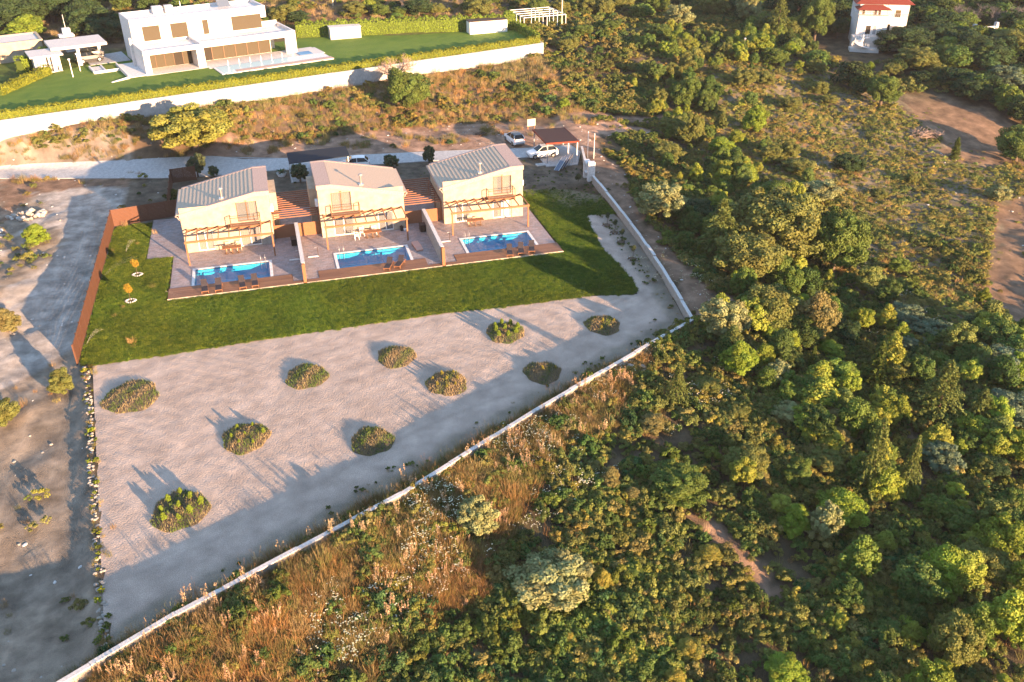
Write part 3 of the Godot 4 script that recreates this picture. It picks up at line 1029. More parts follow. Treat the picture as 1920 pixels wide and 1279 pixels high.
func pergola(a0: float, label: String, mirror: bool) -> void:
	var L := 8.48
	var t := thing("front_pergola", label, "pergola", P(a0, 0.06, 89.55))
	var d := FRONT_B - 89.55
	for x in [0.0, L]:
		var po := MB.new()
		po.span(Vector3(x - 0.075, 0, -0.075), Vector3(x + 0.075, 2.40, 0.075))
		obj("post", po, M.timber, t)
	var fb := MB.new()
	fb.span(Vector3(-0.14, 2.40, -0.085), Vector3(L + 0.14, 2.60, 0.085))
	obj("front_beam", fb, M.timber, t)
	var wb := MB.new()
	wb.span(Vector3(-0.05, 2.42, -d + 0.001), Vector3(L + 0.05, 2.60, -d + 0.10))
	obj("wall_beam", wb, M.timber, t)
	for i in 9:
		var x := 0.02 + (L - 0.04) * i / 8.0
		var r := MB.new()
		r.span(Vector3(x - 0.045, 2.603, -d + 0.10), Vector3(x + 0.045, 2.72, 0.12))
		obj("rafter", r, M.timber, t)

func side_pergola(a0: float, a1: float, label: String) -> void:
	var t := thing("slatted_pergola", label, "pergola", P(a0, 0.06, 94.0))
	var w := a1 - a0
	for x in [0.06, w - 0.06]:
		var bm := MB.new()
		bm.span(Vector3(x - 0.05, 2.05, -7.6), Vector3(x + 0.05, 2.25, 0.1))
		obj("beam", bm, M.slat_wood, t)
		for z in [0.0, -3.7, -7.5]:
			var po := MB.new()
			po.span(Vector3(x - 0.05, 0, z - 0.05), Vector3(x + 0.05, 2.05, z + 0.05))
			obj("post", po, M.slat_wood, t)
	for i in 13:
		var s := MB.new()
		var z := 0.06 - i * 0.625
		s.span(Vector3(0.0, 2.253, z - 0.06), Vector3(w, 2.36, z + 0.06))
		obj("slat", s, M.slat_wood, t)

# a fence of level boards between posts, from p to q
func board_fence(called: String, label: String, p: Vector3, q: Vector3, high: float, boards: int, m: Material, bay := 2.0, group := "") -> Node3D:
	var d := q - p
	var t := thing(called, label, "fence", p, atan2(-d.z, d.x), group)
	var flat := Vector2(d.x, d.z).length()
	var n := maxi(1, int(round(flat / bay)))
	var post := boxm(Vector3(0.09, high + 0.05, 0.09), m)
	for i in n + 1:
		put("post", post, t, Vector3(flat * i / n, high * 0.5 + d.y * i / n, 0.0))
	var each := high / boards
	var slat := boxm(Vector3(flat / n - 0.05, each - 0.018, 0.028), m)
	for i in n:
		for k in boards:
			put("board", slat, t, Vector3(flat * (i + 0.5) / n, each * (k + 0.5) + d.y * (i + 0.5) / n + 0.03, 0.062))
	return t

func swimming_pool(a0: float, b0: float, label: String, steps_at: float) -> void:
	var w := 7.8
	var d := 3.95
	var t := thing("swimming_pool", label, "swimming pool", P(a0, 0.0, b0))
	var k := 0.28
	# coping of white slabs, each a part
	var n := 13
	for i in n:
		var s := MB.new()
		s.span(Vector3(w * i / n + 0.004, -0.02, -d), Vector3(w * (i + 1) / n - 0.004, 0.105, -d + k))
		obj("coping_slab", s, M.render_white, t)
	for side in [0.0, w - k]:
		for i in 6:
			var s := MB.new()
			var z0 := -(d - k) * i / 6.0
			s.span(Vector3(side, -0.02, z0 - (d - k) / 6.0 + 0.004), Vector3(side + k, 0.105, z0 - 0.004))
			obj("coping_slab", s, M.render_white, t)
	var ba := MB.new()
	var x0 := k
	var x1 := w - k
	var z0 := -0.001
	var z1 := -d + k
	var y := -1.35
	ba.quad(Vector3(x0, y, z1), Vector3(x1, y, z1), Vector3(x1, y, z0), Vector3(x0, y, z0))
	ba.quad(Vector3(x0, 0.06, z1), Vector3(x1, 0.06, z1), Vector3(x1, y, z1), Vector3(x0, y, z1))
	ba.quad(Vector3(x1, 0.06, z0), Vector3(x0, 0.06, z0), Vector3(x0, y, z0), Vector3(x1, y, z0))
	ba.quad(Vector3(x0, 0.06, z0), Vector3(x0, 0.06, z1), Vector3(x0, y, z1), Vector3(x0, y, z0))
	ba.quad(Vector3(x1, 0.06, z1), Vector3(x1, 0.06, z0), Vector3(x1, y, z0), Vector3(x1, y, z1))
	obj("basin", ba, M.pool_blue, t)
	for i in 3:
		var st := MB.new()
		st.span(Vector3(steps_at, y + 0.002, z1 + 0.003 + i * 0.0), Vector3(steps_at + 1.5, -0.25 - 0.3 * i, z1 + 0.35 + 0.32 * i))
		if i == 0: obj("step", st, M.pool_blue, t)
	var wa := MB.new()
	var nx := 24
	var nz := 12
	for j in nz:
		for i in nx:
			wa.quad(Vector3(lerpf(x0, x1, float(i) / nx), 0.0, lerpf(z1, z0, float(j) / nz)), Vector3(lerpf(x0, x1, float(i + 1) / nx), 0.0, lerpf(z1, z0, float(j) / nz)),
				Vector3(lerpf(x0, x1, float(i + 1) / nx), 0.0, lerpf(z1, z0, float(j + 1) / nz)), Vector3(lerpf(x0, x1, float(i) / nx), 0.0, lerpf(z1, z0, float(j + 1) / nz)))
	obj("water", wa, M.water, t)
	# ladder rails over the far corner
	for s in [0.0, 0.45]:
		var la := MB.new()
		var xx: float = (x0 + 0.35 + s) if steps_at > 3.0 else (x1 - 0.35 - s)
		var pts := []
		for i in 9:
			var th := PI * i / 8.0
			pts.append(Vector3(xx, 0.55 + 0.28 * sin(th), z1 - 0.15 + 0.3 * cos(th) * -1.0 + 0.0))
		pts.push_front(Vector3(xx, 0.1, z1 - 0.45 + 0.0))
		pts.push_back(Vector3(xx, -0.6, z1 + 0.15))
		la.polytube(pts, 0.022, 6)
		obj("ladder_rail", la, M.steel, t)

func sun_lounger(a: float, b: float, turn: float, label: String, raised := 0.75) -> void:
	var t := thing("sun_lounger", label, "sun lounger", P(a, 0.115, b), turn, "dark sun loungers on the pool decks")
	for x in [-0.31, 0.31]:
		var f := MB.new()
		f.bar(Vector3(x, 0.28, 0.95), Vector3(x, 0.28, -0.85), 0.05, 0.06)
		obj("side_rail", f, M.timber, t)
	for x in [-0.31, 0.31]:
		for z in [0.78, -0.6]:
			var l := MB.new()
			l.bar(Vector3(x, 0, z), Vector3(x, 0.26, z), 0.05, 0.06)
			obj("leg", l, M.timber, t)
	var cr := MB.new()
	for z in [0.93, -0.83]:
		cr.bar(Vector3(-0.31, 0.28, z), Vector3(0.31, 0.28, z), 0.05, 0.05)
	obj("cross_rail", cr, M.timber, t)
	var s := MB.new()
	s.span(Vector3(-0.28, 0.30, -0.12), Vector3(0.28, 0.345, 0.90))
	obj("seat", s, M.mesh_black, t)
	var bk := MB.new()
	bk.bar(Vector3(0, 0.325, -0.12), Vector3(0, 0.325 + raised * sin(0.75), -0.12 - raised * cos(0.75)), 0.56, 0.045)
	obj("backrest", bk, M.mesh_black, t)
	var pr := MB.new()
	pr.bar(Vector3(0, 0.28, -0.62), Vector3(0, 0.30 + 0.6 * raised, -0.12 - 0.6 * raised), 0.4, 0.02)
	obj("prop", pr, M.dark_wood, t)

func dining_table(a: float, b: float, label: String) -> void:
	var t := thing("dining_table", label, "table", P(a, 0.07, b), 0.0)
	for i in 5:
		var s := MB.new()
		s.span(Vector3(-0.95, 0.71, -0.40 + i * 0.162), Vector3(0.95, 0.755, -0.245 + i * 0.162))
		obj("plank", s, M.timber, t)
	for x in [-0.62, 0.0, 0.62]:
		var p := MB.new()
		p.tube(Vector3(x, 0.02, 0), Vector3(x, 0.71, 0), 0.045, 0.045, 8)
		p.bar(Vector3(x - 0.22, 0.02, 0), Vector3(x + 0.22, 0.02, 0), 0.07, 0.03)
		p.bar(Vector3(x, 0.02, 0.22), Vector3(x, 0.02, -0.22), 0.07, 0.03)
		obj("pedestal", p, M.brown_metal, t)

func white_chair(a: float, b: float, turn: float, label: String, m: Material) -> void:
	var t := thing("garden_chair", label, "chair", P(a, 0.07, b), turn)
	for x in [-0.2, 0.2]:
		for z in [-0.2, 0.2]:
			var l := MB.new()
			l.bar(Vector3(x * 1.1, 0, z * 1.1), Vector3(x, 0.43, z), 0.04, 0.04)
			obj("leg", l, m, t)
	var s := MB.new()
	s.box(Vector3(0, 0.45, 0), Vector3(0.48, 0.04, 0.46))
	obj("seat", s, m, t)
	var bk := MB.new()
	for i in 4:
		bk.bar(Vector3(-0.23, 0.55 + i * 0.1, -0.22 - i * 0.02), Vector3(0.23, 0.55 + i * 0.1, -0.22 - i * 0.02), 0.025, 0.06)
	bk.bar(Vector3(-0.22, 0.45, -0.21), Vector3(-0.22, 0.9, -0.3), 0.04, 0.04)
	bk.bar(Vector3(0.22, 0.45, -0.21), Vector3(0.22, 0.9, -0.3), 0.04, 0.04)
	obj("backrest", bk, m, t)
	for x in [-0.25, 0.25]:
		var ar := MB.new()
		ar.bar(Vector3(x, 0.66, 0.2), Vector3(x, 0.66, -0.24), 0.05, 0.03)
		ar.bar(Vector3(x, 0.45, 0.18), Vector3(x, 0.66, 0.18), 0.04, 0.04)
		obj("armrest", ar, m, t)

func shower(a: float, b: float, label: String, side: float) -> void:
	var t := thing("outdoor_shower", label, "shower", P(a, 0.07, b))
	var tr := MB.new()
	tr.span(Vector3(-0.55, 0, -0.13), Vector3(0.55, 0.05, 0.13))
	obj("tray", tr, M.render_white, t)
	var p := MB.new()
	p.tube(Vector3(side * 0.5, 0.05, 0), Vector3(side * 0.5, 1.0, 0), 0.03, 0.03, 8)
	obj("column", p, M.dark_wood, t)
	var hd := MB.new()
	hd.tube(Vector3(side * 0.5, 0.98, 0), Vector3(side * 0.25, 1.0, 0), 0.018, 0.018, 6)
	hd.tube(Vector3(side * 0.25, 1.0, 0), Vector3(side * 0.25, 0.96, 0), 0.05, 0.07, 8)
	obj("shower_head", hd, M.steel, t)

func divider(a: float, label: String) -> void:
	var t := thing("dividing_wall", label, "wall", P(a, 0.0, 83.0))
	var d := 10.4
	var w := MB.new()
	w.span(Vector3(-0.16, -0.2, -d), Vector3(0.16, 1.84, 0))
	obj("wall", w, M.stone_wall, t)
	for i in 8:
		var c := MB.new()
		c.span(Vector3(-0.19, 1.843, -d * (i + 1) / 8.0 + 0.004), Vector3(0.19, 1.90, -d * i / 8.0 - 0.004))
		obj("coping_slab", c, M.wall_cap, t)
	var e := MB.new()
	e.span(Vector3(-0.15, -0.1, 0.50), Vector3(0.15, 2.02, 0.62))
	obj("end_post", e, M.timber, t)
	for i in 9:
		var s := MB.new()
		s.span(Vector3(-0.10, 0.12 + i * 0.2, 0.004), Vector3(0.10, 0.27 + i * 0.2, 0.498))
		obj("slat", s, M.slat_wood, t)

func crate(a: float, b: float, label: String) -> void:
	var t := thing("storage_box", label, "box", P(a, 0.07, b))
	for i in 4:
		var s := MB.new()
		s.span(Vector3(-0.3, 0.04 + i * 0.17, -0.45), Vector3(0.3, 0.195 + i * 0.17, 0.45))
		obj("plank", s, M.dark_wood, t)
	var l := MB.new()
	l.span(Vector3(-0.33, 0.725, -0.48), Vector3(0.33, 0.77, 0.48))
	obj("lid", l, M.dark_wood, t)

# ---------------------------------------------------------------- walls round the plot
func boundary(called: String, label: String, pts: Array, high: float, thick: float, bay: float, steps: float) -> void:
	var t := thing(called, label, "wall", Vector3.ZERO)
	for i in pts.size() - 1:
		var p: Vector3 = pts[i]
		var q: Vector3 = pts[i + 1]
		var n := maxi(1, int(round(p.distance_to(q) / bay)))
		for k in n:
			var a := p.lerp(q, float(k) / n)
			var b := p.lerp(q, float(k + 1) / n)
			var h := high + steps * ((k % 2) - 0.5) * 2.0 * R(0.3, 1.0)
			var dir := (b - a).normalized()
			var s := MB.new()
			s.bar(Vector3(a.x, (h - 0.9) * 0.5, a.z), Vector3(b.x, (h - 0.9) * 0.5, b.z) - dir * 0.012, thick, h + 0.9)
			obj("wall_length", s, M.stone_wall, t)
			var c := MB.new()
			c.bar(Vector3(a.x, h + 0.0325, a.z), Vector3(b.x, h + 0.0325, b.z) - dir * 0.02, thick + 0.05, 0.065)
			obj("coping", c, M.wall_cap, t)

# ---------------------------------------------------------------- cars
func loft(mb: MB, secs: Array) -> void:
	# each section: [z, half width low, half width high, y low, y mid, y high]; joined along z
	for i in secs.size() - 1:
		var s: Array = secs[i]
		var u: Array = secs[i + 1]
		var ring := func(q): return [Vector3(-q[1] * 0.94, q[3], q[0]), Vector3(-q[1], q[4], q[0]), Vector3(-q[2], q[5] - 0.03, q[0]), Vector3(-q[2] * 0.8, q[5], q[0]), Vector3(q[2] * 0.8, q[5], q[0]), Vector3(q[2], q[5] - 0.03, q[0]), Vector3(q[1], q[4], q[0]), Vector3(q[1] * 0.94, q[3], q[0])]
		var a: Array = ring.call(s)
		var b: Array = ring.call(u)
		for k in 7:
			mb.quad(a[k], a[k + 1], b[k + 1], b[k])
		if i == 0:
			for k in range(1, 7): mb.tri(a[0], a[k + 1], a[k])
		if i == secs.size() - 2:
			for k in range(1, 7): mb.tri(b[0], b[k], b[k + 1])

func car(a: float, y: float, b: float, turn: float, paint: Material, label: String, suv := false, dark_roof := false) -> void:
	var t := thing("parked_car", label, "car", P(a, y, b), turn, "")
	var up := 0.14 if suv else 0.0
	var body := MB.new()
	loft(body, [[-2.0, 0.62, 0.58, 0.32, 0.48, 0.62 + up], [-1.92, 0.78, 0.72, 0.24, 0.5, 0.74 + up], [-1.3, 0.85, 0.78, 0.2, 0.55, 0.88 + up], [-0.9, 0.86, 0.80, 0.2, 0.6, 0.95 + up], [0.6, 0.87, 0.82, 0.2, 0.62, 0.98 + up], [1.5, 0.86, 0.80, 0.2, 0.62, 1.0 + up], [1.92, 0.80, 0.74, 0.26, 0.6, 0.97 + up], [2.0, 0.72, 0.68, 0.34, 0.55, 0.85 + up]])
	obj("body", body, paint, t)
	var cab := MB.new()
	loft(cab, [[-0.95, 0.76, 0.70, 0.93 + up, 0.95 + up, 0.98 + up], [-0.25, 0.78, 0.60, 0.93 + up, 1.0 + up, 1.43 + up], [0.6, 0.79, 0.62, 0.94 + up, 1.0 + up, 1.50 + up], [1.4, 0.77, 0.60, 0.95 + up, 1.0 + up, 1.44 + up], [1.88, 0.72, 0.64, 0.95 + up, 0.98 + up, 1.02 + up]])
	obj("windows", cab, M.car_glass, t)
	var rf := MB.new()
	loft(rf, [[-0.22, 0.585, 0.56, 1.40 + up, 1.42 + up, 1.455 + up], [0.6, 0.62, 0.58, 1.46 + up, 1.49 + up, 1.525 + up], [1.45, 0.59, 0.55, 1.40 + up, 1.43 + up, 1.465 + up]])
	obj("roof", rf, M.car_dark if dark_roof else paint, t)
	for s in [-1, 1]:
		var pl := MB.new()
		for z in [[-0.95, -0.22, 0.98, 1.42], [0.42, 0.42, 0.97, 1.46], [1.88, 1.42, 1.0, 1.41]]:
			pl.bar(Vector3(s * 0.775, z[2] + up, z[0]), Vector3(s * 0.61, z[3] + up, z[1]), 0.06, 0.05)
		obj("pillar", pl, paint, t)
		var mi := MB.new()
		mi.box(Vector3(s * 0.93, 1.0 + up, -0.72), Vector3(0.18, 0.12, 0.10))
		obj("mirror", mi, paint, t)
		var hl := MB.new()
		hl.box(Vector3(s * 0.60, 0.68 + up, -1.93), Vector3(0.26, 0.12, 0.10))
		obj("headlight", hl, M.lamp_glass, t)
		var tl := MB.new()
		tl.box(Vector3(s * 0.66, 0.82 + up, 1.955), Vector3(0.14, 0.26, 0.08))
		obj("tail_light", tl, M.lamp_red, t)
		for z in [-1.28, 1.25]:
			var wh := MB.new()
			wh.tube(Vector3(s * 0.70, 0.31 + up * 0.4, z), Vector3(s * 0.885, 0.31 + up * 0.4, z), 0.31 + up * 0.4, 0.31 + up * 0.4, 16)
			var w := obj("wheel", wh, M.tyre, t)
			var ri := MB.new()
			ri.tube(Vector3(s * 0.80, 0.31 + up * 0.4, z), Vector3(s * 0.892, 0.31 + up * 0.4, z), 0.2, 0.19, 10)
			obj("rim", ri, M.steel, w)
	for z in [-2.03, 2.03]:
		var bp := MB.new()
		bp.box(Vector3(0, 0.42, z), Vector3(1.2, 0.16, 0.06))
		obj("bumper", bp, M.car_dark if paint == M.car_dark else M.grey_metal, t)
	var pt := MB.new()
	pt.box(Vector3(0, 0.62, 2.03), Vector3(0.5, 0.11, 0.02))
	obj("number_plate", pt, M.frame_white, t)

# ---------------------------------------------------------------- the white villa on its terrace
var VO := P(-16.9, 5.42, 148.6)
const V_TURN := 0.2973

func villa_at(x: float, y: float, z: float) -> Vector3:
	return VO + Basis(Vector3.UP, V_TURN) * Vector3(x, y, z)

func white_villa() -> void:
	var t := thing("white_villa", "large white flat-roofed villa of two storeys with tan blinds above a walled lawn", "house", VO, V_TURN)
	var w: Material = M.render_white
	var H1 := 3.45
	# left block: a box with a deep loggia
	var lb := MB.new()
	lb.span(Vector3(0, -0.4, -7.2), Vector3(0.9, 2.75, 0))
	lb.span(Vector3(7.9, -0.4, -7.2), Vector3(9.05, 2.75, 0))
	lb.span(Vector3(0, 2.75, -7.2), Vector3(9.05, 3.0, 0))
	lb.span(Vector3(0.0, 3.0, -0.3), Vector3(9.05, H1, 0.0))
	lb.span(Vector3(0.0, 3.0, -7.2), Vector3(0.3, H1, -0.3))
	lb.span(Vector3(8.75, 3.0, -7.2), Vector3(9.05, H1, -0.3))
	lb.span(Vector3(0.9, -0.4, -7.2), Vector3(7.9, 2.75, -3.4))
	lb.span(Vector3(0.9, -0.4, -3.4), Vector3(7.9, 0.02, 0))
	obj("ground_floor_block", lb, w, t)
	for i in 5:
		var g := MB.new()
		g.span(Vector3(1.0 + i * 1.38, 0.05, -3.38), Vector3(2.32 + i * 1.38, 2.6, -3.33))
		var bl := obj("window", g, M.blind if i != 3 else M.curtain_grey, t)
		var fr := MB.new()
		fr.span(Vector3(2.32 + i * 1.38, 0.05, -3.38), Vector3(2.38 + i * 1.38, 2.7, -3.28))
		obj("window_frame", fr, M.brown_metal, bl)
	# upper storey
	var ub := MB.new()
	var ux := 21.8
	var z0 := -7.2
	var z1 := -14.2
	var H2 := 6.72
	ub.span(Vector3(0.3, -0.4, z1), Vector3(ux - 1.5, 4.9, z0 - 0.15))
	ub.span(Vector3(0.3, 4.9, z1), Vector3(ux, H2 - 0.45, z0))
	for r in [[0.3, ux, z0 - 0.3, z0], [0.3, ux, z1, z1 + 0.3]]:
		ub.span(Vector3(r[0], H2 - 0.45, r[2]), Vector3(r[1], H2, r[3]))
	ub.span(Vector3(0.3, H2 - 0.45, z1 + 0.3), Vector3(0.6, H2, z0 - 0.3))
	ub.span(Vector3(ux - 0.3, H2 - 0.45, z1 + 0.3), Vector3(ux, H2, z0 - 0.3))
	ub.span(Vector3(0.3, H1 - 0.5, z0 - 0.149), Vector3(ux - 1.2, 4.9, z0))
	obj("upper_block", ub, w, t)
	for r in [[2.0, 4.6], [6.3, 8.9], [11.3, 12.2], [16.0, 20.9]]:
		var g := MB.new()
		g.span(Vector3(r[0], 3.35, z0 + 0.002), Vector3(r[1], 5.55, z0 + 0.03))
		var bl := obj("window", g, M.blind, t)
		var fr := MB.new()
		fr.span(Vector3(r[0] - 0.06, 5.55, z0 + 0.002), Vector3(r[1] + 0.06, 5.63, z0 + 0.07))
		fr.span(Vector3(r[0] - 0.06, 3.27, z0 + 0.002), Vector3(r[1] + 0.06, 3.35, z0 + 0.07))
		obj("window_frame", fr, w, bl)
	# roof furniture
	for r in [[5.2, -13.4, 1.5, 0.75], [7.1, -13.2, 1.2, 0.75]]:
		var bx := MB.new()
		bx.span(Vector3(r[0], H2 - 0.45, r[1]), Vector3(r[0] + r[2], H2 - 0.45 + r[3] + 0.35, r[1] + 1.2))
		obj("roof_box", bx, w, t)
	var pv := MB.new()
	pv.bar(Vector3(16.2, H2 - 0.1, -10.6), Vector3(16.2, H2 + 0.75, -11.6), 2.0, 0.06)
	pv.tube(Vector3(15.2, H2 + 0.85, -11.8), Vector3(17.2, H2 + 0.85, -11.8), 0.25, 0.25, 10)
	obj("solar_heater", pv, M.solar, t)
	var an := MB.new()
	an.tube(Vector3(9.6, H2 - 0.4, -12.4), Vector3(9.6, H2 + 1.1, -12.4), 0.07, 0.05, 6)
	obj("vent_pipe", an, M.white_metal, t)
	# right wing: a long canopy on a pillar, glazed wall set back
	var cw := MB.new()
	var yr := -1.4
	cw.span(Vector3(9.052, 2.55, yr - 0.5), Vector3(24.4, H1, yr))
	cw.span(Vector3(9.052, 2.75, z0), Vector3(24.4, 2.95, yr - 0.5))
	cw.span(Vector3(22.6, -0.4, yr - 0.5), Vector3(24.4, 2.548, yr))
	cw.span(Vector3(24.1, 2.95, -9.5), Vector3(24.4, H1, yr - 0.5))
	cw.span(Vector3(20.6, 2.75, -9.5), Vector3(24.4, 2.95, z0 - 0.15))
	cw.span(Vector3(20.6, 2.95, -9.5), Vector3(24.1, H1 + 0.4, -9.2))
	cw.span(Vector3(20.9, -0.4, -9.2), Vector3(22.3, 2.748, -6.3))
	obj("canopy_wing", cw, w, t)
	for i in 6:
		var g := MB.new()
		g.span(Vector3(9.3 + i * 1.9, 0.05, -3.74), Vector3(11.1 + i * 1.9, 2.7, -3.68))
		var bl := obj("window", g, M.blind if i > 0 else M.curtain_grey, t)
		var fr := MB.new()
		fr.span(Vector3(11.1 + i * 1.9, 0.05, -3.74), Vector3(11.2 + i * 1.9, 2.74, -3.60))
		obj("window_frame", fr, M.brown_metal, bl)
	var bk := MB.new()
	bk.span(Vector3(9.06, -0.4, z0 + 0.01), Vector3(20.8, 2.74, -3.76))
	obj("living_room_block", bk, w, t)
	# side wall with steps and ramp on the shaded side
	var sd := MB.new()
	sd.span(Vector3(-2.6, -0.4, -9.0), Vector3(-0.01, 0.06, 0.4))
	sd.span(Vector3(-0.35, -0.3, -7.0), Vector3(-0.02, 4.2, -6.4))
	sd.bar(Vector3(-2.7, 0.25, -8.0), Vector3(-2.7, 0.05, 0.6), 0.18, 0.7)
	sd.bar(Vector3(-2.7, 0.0, 0.6), Vector3(-5.4, -0.2, 1.6), 0.3, 0.5)
	obj("side_terrace", sd, w, t)
	# terrace, pool, jacuzzi
	var tr := MB.new()
	tr.span(Vector3(-0.2, -0.5, 0.001), Vector3(9.6, 0.02, 0.7))
	tr.span(Vector3(9.06, -0.5, -3.66), Vector3(27.6, 0.015, 1.6))
	tr.span(Vector3(24.2, -0.5, -3.0), Vector3(28.0, 0.03, 1.59))
	obj("terrace", tr, M.wall_cap, t)
	var pb := MB.new()
	pb.span(Vector3(9.6, -0.5, 1.602), Vector3(27.5, 0.1, 6.4))
	obj("pool_surround", pb, w, t)
	var pw := MB.new()
	pw.span(Vector3(10.0, 0.1, 1.7), Vector3(22.6, 0.125, 4.9))
	pw.span(Vector3(10.0, 0.1, 4.9), Vector3(11.6, 0.125, 6.1))
	obj("pool_water", pw, M.pool_pale, t)
	var dk := MB.new()
	for i in 8:
		dk.span(Vector3(12.0, 0.1, 4.95 + i * 0.18), Vector3(27.6, 0.16, 5.12 + i * 0.18))
	tag(obj("deck_boards", dk, M.blush, t), "", "", "", "stuff")
	var ja := MB.new()
	ja.span(Vector3(23.8, 0.1, -0.6), Vector3(26.0, 0.14, 1.4))
	obj("jacuzzi_water", ja, M.tarp, t)
	for i in 7:
		var gp := MB.new()
		gp.span(Vector3(11.9 + i * 1.75, 0.127, 1.75), Vector3(11.96 + i * 1.75, 1.0, 1.82))
		obj("glass_post", gp, M.steel, t)

func villa_grounds() -> void:
	# small open pavilion and carport slab beside it
	var k := thing("garden_pavilion", "small white pavilion with a flat roof and open lattice front beside the villa lawn", "pavilion", villa_at(-13.9, -0.02, -9.8), V_TURN)
	var wl := MB.new()
	wl.span(Vector3(0, -0.3, -4.0), Vector3(0.3, 2.4, 0))
	wl.span(Vector3(2.5, -0.3, -0.5), Vector3(3.0, 2.4, 0))
	wl.span(Vector3(3.3, -0.3, -1.0), Vector3(3.7, 2.4, -0.6))
	wl.span(Vector3(0.3, -0.3, -4.0), Vector3(3.7, 2.4, -3.7))
	wl.span(Vector3(0.3, -0.3, -3.7), Vector3(3.7, 0.05, 0))
	obj("wall", wl, M.render_white, k)
	var rf := MB.new()
	rf.span(Vector3(-0.5, 2.4, -4.6), Vector3(4.2, 2.62, 0.5))
	obj("roof", rf, M.wall_cap, k)
	for i in 4:
		for j in 3:
			var lt := MB.new()
			lt.span(Vector3(0.5 + i * 0.5, 0.5 + j * 0.62, -0.32), Vector3(0.72 + i * 0.5, 1.0 + j * 0.62, -0.26))
			obj("lattice_block", lt, M.render_white, k)
	var c := thing("villa_carport", "white flat-roofed carport slab over dark cars next to the villa drive", "carport", villa_at(-11.0, -0.02, -12.0), V_TURN)
	var cr := MB.new()
	cr.span(Vector3(0, 2.7, -6.2), Vector3(8.2, 3.1, 0.4))
	obj("roof", cr, M.wall_cap, c)
	for p in [[3.6, 0.0], [0.3, -5.8], [7.6, -5.8]]:
		var po := MB.new()
		po.span(Vector3(p[0], -0.3, p[1] - 0.3), Vector3(p[0] + 0.45, 2.7, p[1]))
		obj("pillar", po, M.render_white, c)
	car(villa_at(-5.6, 0, -13.4).x, 5.45, -villa_at(-5.6, 0, -13.4).z, V_TURN - PI / 2 + 0.1, M.car_dark, "black parked car showing its nose from the villa carport", true)
	car(villa_at(-4.9, 0, -16.2).x, 5.45, -villa_at(-4.9, 0, -16.2).z, V_TURN - PI / 2 + 0.05, M.car_dark, "second black car, deeper in the shade of the villa carport", true)
	var o := thing("outbuilding", "long cream outbuilding with a grey flat roof beside the villa drive", "outbuilding", villa_at(-25.5, -0.1, -20.4), V_TURN)
	var ob := MB.new()
	ob.span(Vector3(0, -0.4, -6.5), Vector3(14.4, 2.75, 0))
	ob.span(Vector3(-0.2, 2.75, -0.3), Vector3(14.6, 3.05, 0.1))
	ob.span(Vector3(-0.2, 2.75, -6.7), Vector3(14.6, 3.05, -6.3))
	ob.span(Vector3(14.2, 2.75, -6.3), Vector3(14.6, 3.05, -0.3))
	ob.span(Vector3(-0.2, 2.75, -6.3), Vector3(0.2, 3.05, -0.3))
	obj("wall", ob, M.stucco, o)
	var orf := MB.new()
	orf.span(Vector3(0.2, 2.75, -6.3), Vector3(14.2, 2.85, -0.3))
	obj("roof", orf, M.wall_cap, o)
	var cm := thing("chimney_stack", "white masonry barbecue chimney with a thin mast behind the villa carport", "chimney", villa_at(-6.9, -0.1, -22.5), V_TURN)
	var cb := MB.new()
	cb.span(Vector3(-0.7, 0, -0.6), Vector3(0.7, 2.6, 0.6))
	cb.span(Vector3(-1.3, 2.6, -0.8), Vector3(1.0, 2.95, 0.8))
	cb.span(Vector3(-0.6, 2.95, -0.5), Vector3(0.6, 3.9, 0.5))
	obj("stack", cb, M.render_white, cm)
	var mast := MB.new()
	mast.tube(Vector3(0, 3.9, 0), Vector3(0, 6.0, 0), 0.04, 0.03, 6)
	obj("mast", mast, M.white_metal, cm)
	var dv := MB.new()
	for q in [[-6.0, 4.2, -30.0, -11.0]]:
		dv.span(Vector3(q[0], -0.2, q[2]), Vector3(q[1] - 4.1, 0.03, q[3]))
	var dvo := obj("villa_drive", dv, M.concrete)
	dvo.position = VO
	dvo.rotation.y = V_TURN
	tag(dvo, "grey paved drive between villa and carport", "drive", "", "structure")
	# planters by the drive
	var pn := thing("raised_planter", "white edged planting beds beside the villa side steps", "planter", villa_at(-6.4, 0, -5.2), V_TURN)
	var pb := MB.new()
	pb.span(Vector3(-0.2, -0.3, -4.0), Vector3(0.05, 0.35, 0.2))
	pb.span(Vector3(0.05, -0.3, -0.05), Vector3(3.6, 0.35, 0.2))
	pb.span(Vector3(1.5, -0.3, -4.0), Vector3(1.7, 0.3, -0.06))
	obj("edging", pb, M.render_white, pn)
	var gr := MB.new()
	gr.span(Vector3(1.7, -0.2, -3.6), Vector3(3.5, 0.2, -0.06))
	obj("turf", gr, M.hedge, pn)
	var pv := MB.new()
	pv.span(Vector3(0.06, -0.2, -4.0), Vector3(1.5, 0.12, -0.06))
	obj("paving", pv, M.wall_cap, pn)
	for q in [[-9.6, -5.0], [-8.0, -8.2]]:
		var g := villa_at(q[0], 0, q[1])
		var po := thing("lawn_post", "thin pale post on the villa lawn, %s the pavilion" % ["in front of" if q[0] < -9 else "just right of"], "post", Vector3(g.x, 5.35, g.z))
		var pm := MB.new()
		pm.tube(Vector3.ZERO, Vector3(0, 2.6, 0), 0.07, 0.06, 8)
		obj("pole", pm, M.white_metal, po)
		var hd := MB.new()
		hd.box(Vector3(0, 2.65, 0), Vector3(0.28, 0.16, 0.28))
		obj("cap", hd, M.white_metal, po)
